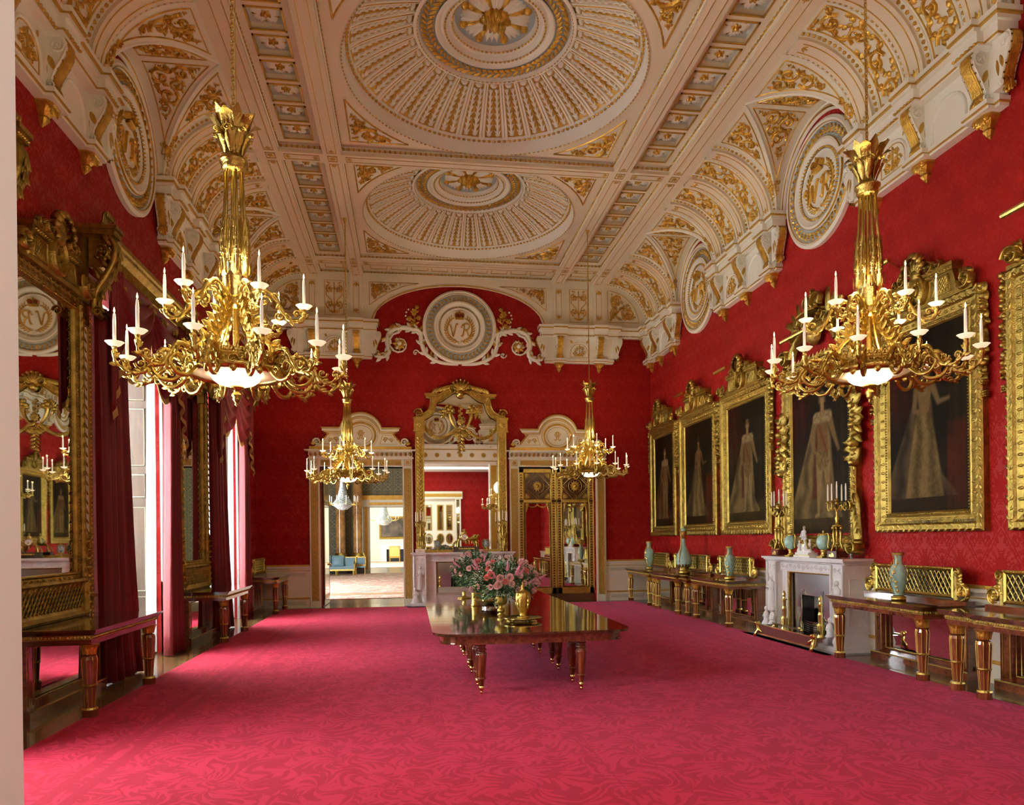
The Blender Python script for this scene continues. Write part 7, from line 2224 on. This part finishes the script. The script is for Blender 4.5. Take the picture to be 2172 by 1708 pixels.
# far mantel: clock, two glass urn clocks, a card box
ck = on('mantel_clock', (.10, 20.38, 1.49), 'gilt chariot clock on a dark plinth in the middle of the far mantel', 'clock', rz=FAR)
mesh('plinth', [simple('bronze_dark', (.07, .045, .03), .3), M['ormolu2']], lambda b: (b.box(-.38, .38, -.09, .09, 0, .05), b.box(-.34, .34, -.08, .08, .05, .15), setattr(b, 'mat', 1), b.box(-.22, .22, .08, .086, .08, .12), [b.sphere((x, .086, .10), .02, 8, 5) for x in (-.12, 0, .12)]), ck)
mesh('wheel_dial', [M['ormolu2'], M['petalwhite']], lambda b: (b.tube([(.09 * cos(t / 24 * 2 * pi) + .06, .05, .42 + .09 * sin(t / 24 * 2 * pi)) for t in range(25)], .012, 6), setattr(b, 'mat', 1), b.prism(arcpts(.06, .42, .08, 0, 2 * pi, 24)[:-1], .045, .055, 'y')), ck)
def chariot(b):
    b.smooth = True
    b.tube([(.36 * cos(t), 0, .15 + .22 * sin(t)) for t in [pi * k / 14 for k in range(15)]], .018, 7)
    figure(b, .05, 0, .36, .30, (0, 1), .0, 3, True)
    for e in (-1, 1):
        x0 = -.15 - .08 * (e > 0); y0 = e * .05
        b.tube([(x0 + .16, y0, .36), (x0 + .05, y0, .37), (x0 - .06, y0, .38)], [.04, .045, .04], 9)
        b.tube([(x0 - .05, y0, .39), (x0 - .11, y0, .48), (x0 - .16, y0, .46)], [.032, .024, .014], 8)
        for (lx, dx, lz) in ((-.05, -.08, .28), (-.03, -.02, .24), (.13, .03, .22), (.15, .08, .26)): b.tube([(x0 + lx, y0, .35), (x0 + lx + dx, y0, .31), (x0 + lx + dx * .6, y0, lz)], [.016, .011, .008], 6)
    b.tube([(.25, 0, .15), (.22, 0, .35), (.12, 0, .40)], .02, 7); b.tube([(-.3, 0, .15), (-.26, 0, .30), (-.2, 0, .34)], .02, 7)
mesh('chariot_group', M['ormolu'], chariot, ck)
for x, w in ((-.70, 'left'), (.68, 'right')):
    r = on('glass_urn_clock', (x, 20.40, 1.49), 'gilt mounted glass cylinder urn on the %s half of the far mantel' % w, 'urn', 'glass urns on the far mantel')
    mesh('glass_body', M['crystal'], lambda b: (setattr(b, 'smooth', True), b.lathe([(.06, .13), (.072, .15), (.072, .30), (.06, .33)], n=24)), r)
    mesh('gilt_mount', M['ormolu'], lambda b: (setattr(b, 'smooth', True), b.lathe([(.001, 0), (.06, .0), (.06, .02), (.025, .04), (.02, .08), (.04, .10), (.065, .125), (.07, .14)], n=20), b.lathe([(.07, .325), (.06, .34), (.03, .35), (.025, .36), (.001, .37)], n=20), [b.tube(sp([(e * .06, 0, .33), (e * .10, 0, .32), (e * .085, 0, .22), (e * .075, 0, .14)]), .007, 6) for e in (-1, 1)]), r)
o = mesh('card_box', [M['petalwhite'], M['ormolu2']], lambda b: (b.box(-.13, .13, -.06, .06, 0, .10), setattr(b, 'mat', 1), b.box(-.05, .05, -.062, -.06, .04, .065)), loc=(-1.20, 20.20, 1.49)); tag(o, 'small white card box at the left end of the far mantel', 'box')
# switch plate and sockets
sw = empty('switch_plate', (XW - .001, 10.30, 1.33), RIGHT, 'brass double switch plate on the damask right of the fireplace', 'switch')
mesh('plate', M['brassplate'], lambda b: b.box(-.055, .055, 0, .008, -.09, .09), sw)
for z in (-.04, .04): mesh('toggle', M['blackmark'], lambda b: (b.sphere((0, .012, z), (.010, .012, .014), 8, 5)), sw)
mesh('marking', M['blackmark'], lambda b: (b.box(-.03, -.024, .008, .0085, -.055, -.03), b.box(.012, .028, .008, .0085, -.058, -.04)), sw)
for (x, y, z, rz_, lb) in ((XW - .056, 7.55, .13, RIGHT, 'white wall socket in the skirting between the two nearest right tables'), (4.42, YF - .03, .72, FAR, 'small white socket on the panelling right of the mirrored doors')):
    o = mesh('wall_socket', [M['paintwhite'], M['blackmark']], lambda b: (b.box(-.045, .045, 0, .008, -.045, .045), setattr(b, 'mat', 1), [b.box(sx * .012 - .002, sx * .012 + .002, .008, .0085, zz, zz + .008) for sx in (-1, 1) for zz in (-.02, .01)]), loc=(x, y, z)); o.rotation_euler = (0, 0, rz_); tag(o, lb, 'socket')

# ------------------------------------------------------------------ rooms beyond the open doorway
def carp2():
    m, nt, b = newmat('floral_carpet')
    g = N(nt, 'ShaderNodeNewGeometry'); n = N(nt, 'ShaderNodeTexNoise'); n.inputs['Scale'].default_value = 1.1; n.inputs['Detail'].default_value = 4; n.inputs['Distortion'].default_value = 2.2
    L(nt, g.outputs['Position'], n.inputs['Vector'])
    L(nt, ramp(nt, n.outputs['Fac'], [(.0, (.82, .72, .58)), (.45, (.80, .70, .56)), (.52, (.62, .16, .14)), (.56, (.80, .68, .52)), (.64, (.70, .30, .24)), (.70, (.78, .72, .60))]), b.inputs['Base Color'])
    b.inputs['Roughness'].default_value = .9; return m
M['florcarpet'] = carp2()
def wallgreen():
    m, nt, b = newmat('olive_flock_paper')
    g = N(nt, 'ShaderNodeNewGeometry'); s = N(nt, 'ShaderNodeSeparateXYZ'); L(nt, g.outputs['Position'], s.inputs[0])
    a = math_(nt, 'ABSOLUTE', math_(nt, 'SUBTRACT', math_(nt, 'FRACT', math_(nt, 'DIVIDE', math_(nt, 'ADD', s.outputs[0], s.outputs[1]), .6)), .5))
    c = N(nt, 'ShaderNodeCombineXYZ'); L(nt, a, c.inputs[0]); L(nt, math_(nt, 'ABSOLUTE', math_(nt, 'SUBTRACT', math_(nt, 'FRACT', math_(nt, 'DIVIDE', s.outputs[2], .7)), .5)), c.inputs[1])
    n = N(nt, 'ShaderNodeTexNoise'); n.inputs['Scale'].default_value = 9; n.inputs['Distortion'].default_value = 2; L(nt, c.outputs[0], n.inputs['Vector'])
    L(nt, ramp(nt, n.outputs['Fac'], [(.54, (.085, .085, .045)), (.56, (.36, .29, .12))]), b.inputs['Base Color']); b.inputs['Roughness'].default_value = .6; return m
M['olive'] = wallgreen()
M['scagliola'] = simple('amber_scagliola', (.42, .22, .07), .12, coat=.6, var=.55, vscale=2.2, detail=6)
BX0, BX1, BY1 = -9.5, 3.0, 42.0
wallbox('floor_beyond', [(-16, 8, 21.3, 72, -.2, 0)], simple('dark_oak_floor', (.10, .055, .025), .2))
DX0, DX1 = -3.75, -.95
wallbox('wall_beyond', [(BX0, DX0, BY1, BY1 + .6, 0, 9), (DX1, BX1, BY1, BY1 + .6, 0, 9), (DX0, DX1, BY1, BY1 + .6, 3.75, 9), (BX1, BX1 + .3, 21.3, BY1, 0, 9), (BX0 - .3, BX0, 32, BY1, 0, 9), (BX0 - .3, BX0, 21.3, 23, 0, 9), (BX0 - .3, BX0, 21.3, BY1, 5, 9),
        (BX0, -6.9, 21.0, 21.3, 0, 9), (6.1, BX1 + 4, 21.15, 21.3, 0, 9)], M['olive'])
wallbox('ceiling_beyond', [(BX0, BX1, 21.15, BY1, 8.6, 8.8), (-14, 6, BY1 + .6, 66, 8.0, 8.2)], M['cream'])
o = mesh('floral_carpet', M['florcarpet'], lambda b: b.box(BX0 + .5, BX1 - .5, 23.4, 41.0, .001, .015)); tag(o, 'pale floral carpet on the floor of the room beyond the open doorway', 'carpet')
def bord(b):
    for y, w in ((24.9, .10), (25.6, .12)): b.box(BX0 + .5, BX1 - .5, y, y + w, .015, .0165)
mesh('border', simple('carpet_border', (.60, .16, .12), .9), bord, o)
mesh('middle_border', simple('carpet_gold_border', (.55, .40, .20), .9), lambda b: b.box(BX0 + .5, BX1 - .5, 25.0, 25.6, .015, .016), o)
def casing(b):
    b.mat = 0
    for s in ((DX0 - .35, DX0), (DX1, DX1 + .35)): b.box(*s, BY1 - .12, BY1, 0, 3.9)
    b.box(DX0 - .45, DX1 + .45, BY1 - .25, BY1, 3.75, 4.35)
    b.mat = 1; b.box(DX0 - .25, DX0 - .1, BY1 - .14, BY1 - .12, .2, 3.8); b.box(DX0 - .5, DX1 + .5, BY1 - .3, BY1, 4.15, 4.4); b.box(DX0, DX1, BY1 - .27, BY1 - .25, 3.85, 4.0)
mesh('door_4', [M['cream'], M['goldflat']], casing, kind='structure')
mesh('baseboard_beyond', [simple('green_marble_dado', (.05, .055, .045), .2)], lambda b: (b.box(BX0, DX0 - .36, BY1 - .08, BY1, 0, 1.0), b.box(BX0, DX0 - .36, BY1 - .5, BY1 - .08, 0, .95)), kind='structure')
for i, (x, lb) in enumerate(((-5.28, 'left'), (-4.33, 'right'))):
    r = empty('column', (x, 41.1, 0), 0, '%s amber marble column with gilt base in the room beyond' % lb, 'column', 'amber columns beyond the doorway')
    mesh('shaft', M['scagliola'], lambda b: (setattr(b, 'smooth', True), b.lathe([(.27, 1.15), (.27, 3.5), (.235, 7.4)], n=24)), r)
    mesh('base', M['ormolu'], lambda b: (setattr(b, 'smooth', True), b.lathe([(.36, .96), (.36, 1.04), (.31, 1.08), (.32, 1.13), (.27, 1.17)], n=24)), r)
    mesh('pedestal', simple('dark_green_pedestal', (.05, .05, .04), .2), lambda b: b.box(-.36, .36, -.3, .35, 0, .96), r)
def sofa():
    r = empty('sofa', (-5.35, 39.4, 0), 0, 'gilt-framed pale blue silk sofa in the room beyond the doorway', 'sofa')
    mesh('gilt_frame', M['ormolu'], lambda b: (b.box(-1.0, 1.0, -.4, .4, .26, .34), b.box(-1.0, 1.0, .32, .42, .34, .98), b.box(.92, 1.02, -.4, .4, .34, .66), b.box(-1.02, -.92, -.4, .4, .34, .66), [b.tube([(x, y, 0), (x, y, .28)], .04, 8) for x in (-.9, 0, .9) for y in (-.34, .34)], b.tube([(.97, -.44, .30), (.97, -.46, .6), (.97, -.36, .72)], .05, 8)), r)
    mesh('seat', M['bluesilk'], lambda b: (b.box(-.92, .92, -.38, .32, .34, .48)), r); mesh('backrest', M['bluesilk'], lambda b: b.box(-.92, .92, .26, .34, .48, .94), r)
    for k, x in enumerate((-.62, .05)):
        o = mesh('cushion', M['bluesilk'], lambda b: (setattr(b, 'smooth', True), b.grid(lambda u, v: ((u - .5) * .62, -.08 * sin(pi * u) ** .5 * sin(pi * v) ** .5, (v - .5) * .58), 10, 10), b.grid(lambda u, v: ((u - .5) * .62, .06 * sin(pi * u) ** .5 * sin(pi * v) ** .5, (v - .5) * .58), 10, 10)))
        o.location = (-5.35 + x, 39.4 + .10, .78); o.rotation_euler = (-.25, 0, .06 - .1 * k); tag(o, '%s blue silk cushion on the pale blue sofa beyond the doorway' % ('left' if k == 0 else 'right'), 'cushion', 'cushions on the blue sofa')
sofa()
def schair(x, y, rz, mat, label, sc=1.0):
    r = empty('gilt_chair', (x, y, 0), rz, label, 'chair')
    mesh('seat', mat, lambda b: b.box(-.26 * sc, .26 * sc, -.25 * sc, .25 * sc, .40, .48), r)
    mesh('backrest', [M['ormolu'], mat], lambda b: (b.box(-.27 * sc, .27 * sc, .24 * sc, .29 * sc, .48, .98 * sc), setattr(b, 'mat', 1), b.box(-.22 * sc, .22 * sc, .225 * sc, .24 * sc, .56, .92 * sc)), r)
    for a in (-1, 1):
        for c in (-1, 1): mesh('leg', M['ormolu'], lambda b: b.tube([(a * .24 * sc, c * .22 * sc, 0), (a * .24 * sc, c * .22 * sc, .42)], .03, 7), r)
schair(-4.12, 39.6, 0, M['bluesilk'], 'gilt side chair in blue silk, right of the sofa beyond the doorway')
schair(-4.55, 46.5, 1.2, M['crimsonvelvet'], 'gilt armchair with crimson seat just inside the second doorway', 1.15)
def crystal(x, y, z, sc, label, R0=.7):
    r = empty('crystal_chandelier', (x, y, z), 0, label, 'chandelier', 'crystal chandeliers beyond the doorway')
    mesh('glass_drops', M['crystal'], lambda b: (b.lathe([(.01, -.32 * sc), (.2 * sc, -.28 * sc), (.42 * sc, -.12 * sc), (.5 * sc, 0), (.46 * sc, .04 * sc)], n=40, rmod=lambda a, q: 1 + .04 * sin(20 * a)), b.lathe([(.46 * sc, .04 * sc), (.26 * sc, .3 * sc), (.14 * sc, .8 * sc), (.1 * sc, 1.2 * sc)], n=36, rmod=lambda a, q: 1 + .07 * sin(18 * a)), b.lathe([(.1 * sc, 1.2 * sc), (.22 * sc, 1.3 * sc), (.05, 1.5 * sc)], n=24)), r)
    mesh('chain', M['ormolu2'], lambda b: b.tube([(0, 0, 1.4 * sc), (0, 0, 8.4 - z)], .02, 6), r)
    for k in range(10):
        a = 2 * pi * k / 10; c, s = cos(a), sin(a)
        ar = mesh('arm', M['ormolu2'], lambda b: (b.tube(sp([(.45 * sc * c, .45 * sc * s, 0), (.6 * sc * c, .6 * sc * s, -.05), (R0 * sc * c, R0 * sc * s, .05)]), .015, 5), b.lathe([(.001, .05), (.06, .07)], c=(R0 * sc * c, R0 * sc * s, 0), n=8)), r)
        put(CAN, ar, (R0 * sc * c, R0 * sc * s, .06), 0, (1.3, 1.3, 1.0))
crystal(-4.15, 30.0, 3.35, .85, 'large crystal chandelier in front of the amber columns beyond the doorway')
crystal(-6.1, 36.0, 3.35, .9, 'crystal chandelier partly hidden by the open door leaf, beyond the doorway')
crystal(-3.35, 54.5, 3.35, 1.3, 'crystal chandelier seen through the second doorway', .8)
# second room: pale walls, fireplace, picture
wallbox('wall_beyond_2', [(-9, 3, 64, 64.4, 0, 8.0), (-9, -8.7, 58, 64, 0, 8), (-9, -8.7, 42.6, 47, 0, 8), (-9, -8.7, 42.6, 64, 5, 8), (2.7, 3, 42.6, 64, 0, 8), (-9, -5.2, 48.6, 48.9, 0, 8)], M['cream'])
o = mesh('pale_carpet', M['florcarpet'], lambda b: b.box(-8, 2, 49.5, 62.5, .001, .015)); tag(o, 'patterned carpet seen through the second doorway', 'carpet')
f2 = empty('fireplace', (-2.75, 64, 0), FAR, 'distant white marble fireplace seen through the second doorway', 'fireplace')
mesh('mantelpiece', M['marble'], lambda b: (b.box(-1.3, 1.3, 0, .4, 1.3, 1.45), b.box(-1.2, -.75, 0, .35, 0, 1.3), b.box(.75, 1.2, 0, .35, 0, 1.3), b.box(-.75, .75, 0, .3, 1.05, 1.3)), f2)
mesh('firebox', M['black'], lambda b: b.box(-.75, .75, .01, .03, 0, 1.05), f2)
p2 = empty('framed_painting', (-2.75, 64, 0), FAR, 'dark gilt-framed picture over the distant fireplace', 'painting')
mesh('gilt_frame', M['frame'], lambda b: goldframe(b, 1.35, 1.95, 3.9, .2), p2); mesh('canvas', simple('dark_picture', (.09, .07, .05), .4, var=.9, vscale=1.2), lambda b: b.box(-1.18, 1.18, .01, .03, 2.1, 3.75), p2)
c_ = empty('gilt_armchair', (-2.75, 61.5, 0), 0, 'yellow silk gilt armchair before the distant fireplace', 'chair')
mesh('backrest', [M['ormolu'], simple('yellow_silk', (.6, .42, .12), .5)], lambda b: (b.box(-.45, .45, -.32, -.26, .4, 1.35), setattr(b, 'mat', 1), b.box(-.38, .38, -.34, -.32, .5, 1.28)), c_)
mesh('seat', M['ormolu'], lambda b: b.box(-.45, .45, -.3, .35, .35, .5), c_)
for a in (-1, 1):
    for q in (-1, 1): mesh('leg', M['ormolu'], lambda b: b.tube([(a * .4, q * .28, 0), (a * .4, q * .28, .4)], .04, 7), c_)
# ------------------------------------------------------------------ light
w = bpy.data.worlds.new('World'); S.world = w; w.use_nodes = True
bg = w.node_tree.nodes['Background']; bg.inputs[0].default_value = (.84, .92, 1, 1); bg.inputs[1].default_value = 2.5
def area(name, loc, rot, sx, sy, power, col):
    l = bpy.data.lights.new(name, 'AREA'); l.shape = 'RECTANGLE'; l.size = sx; l.size_y = sy; l.energy = power; l.color = col
    o = bpy.data.objects.new(name, l); COL.objects.link(o); o.location = loc; o.rotation_euler = rot; return o
def point(name, loc, power, col, rad=.08):
    l = bpy.data.lights.new(name, 'POINT'); l.energy = power; l.color = col; l.shadow_soft_size = rad
    o = bpy.data.objects.new(name, l); COL.objects.link(o); o.location = loc; return o
for c in WIN: area('daylight', (-7.25, c, 2.9), (0, R(-90) + R(8), 0), 4.2, 2.5, 1250, (.98, .98, .97))
area('ante_top_fill', (0, .2, 5.9), (0, 0, 0), 6.5, .9, 150, (1, .97, .92))  # added overhead fill at the viewpoint; also draws the bright line in the mirror
area('ante_side_fill', (-5.4, -.2, 2.9), (0, R(-90), R(-38)), 3.8, 3.0, 480, (.95, .97, 1))  # added side fill near the viewpoint; the wall here has no window
for (x, y, z) in ((-2.9, 6.37, 3.27), (2.9, 6.37, 3.39), (-2.87, 16.97, 3.30), (2.84, 16.97, 3.42)):
    point('bowl_lamp', (x, y, z + .03), 135, (1, .80, .54), .06)
    point('candle_glow', (x, y, z + .95), 44, (1, .80, .54), .3)
area('blue_room_daylight', (-9.6, 27.5, 2.6), (0, R(-90), 0), 4.5, 8, 1300, (.95, .97, 1))
area('white_room_daylight', (-9.1, 53, 2.6), (0, R(-90), 0), 4.5, 8, 1300, (.97, .98, 1))
S.view_settings.exposure = .66
# ------------------------------------------------------------------ camera
F_, YAW, ROLL, CXP, CYP = 1534.0, R(8.1227), R(-.6841), 1088.4, 1142.9
fwd = Vector((sin(YAW), cos(YAW), 0)); rr = Vector((cos(YAW), -sin(YAW), 0)); uu = Vector((0, 0, 1))
r2 = rr * cos(ROLL) + uu * sin(ROLL); u2 = -rr * sin(ROLL) + uu * cos(ROLL)
cd = bpy.data.cameras.new('camera'); cam = bpy.data.objects.new('camera', cd); COL.objects.link(cam)
cam.matrix_world = Matrix(((r2.x, u2.x, -fwd.x, -1.476), (r2.y, u2.y, -fwd.y, 0), (r2.z, u2.z, -fwd.z, 1.85), (0, 0, 0, 1)))
cd.sensor_fit = 'HORIZONTAL'; cd.sensor_width = 36; cd.lens = F_ / 2172 * 36
cd.shift_x = (1086 - CXP) / 2172; cd.shift_y = (CYP - 854) / 2172
cd.clip_start = .05; cd.clip_end = 200
S.camera = cam
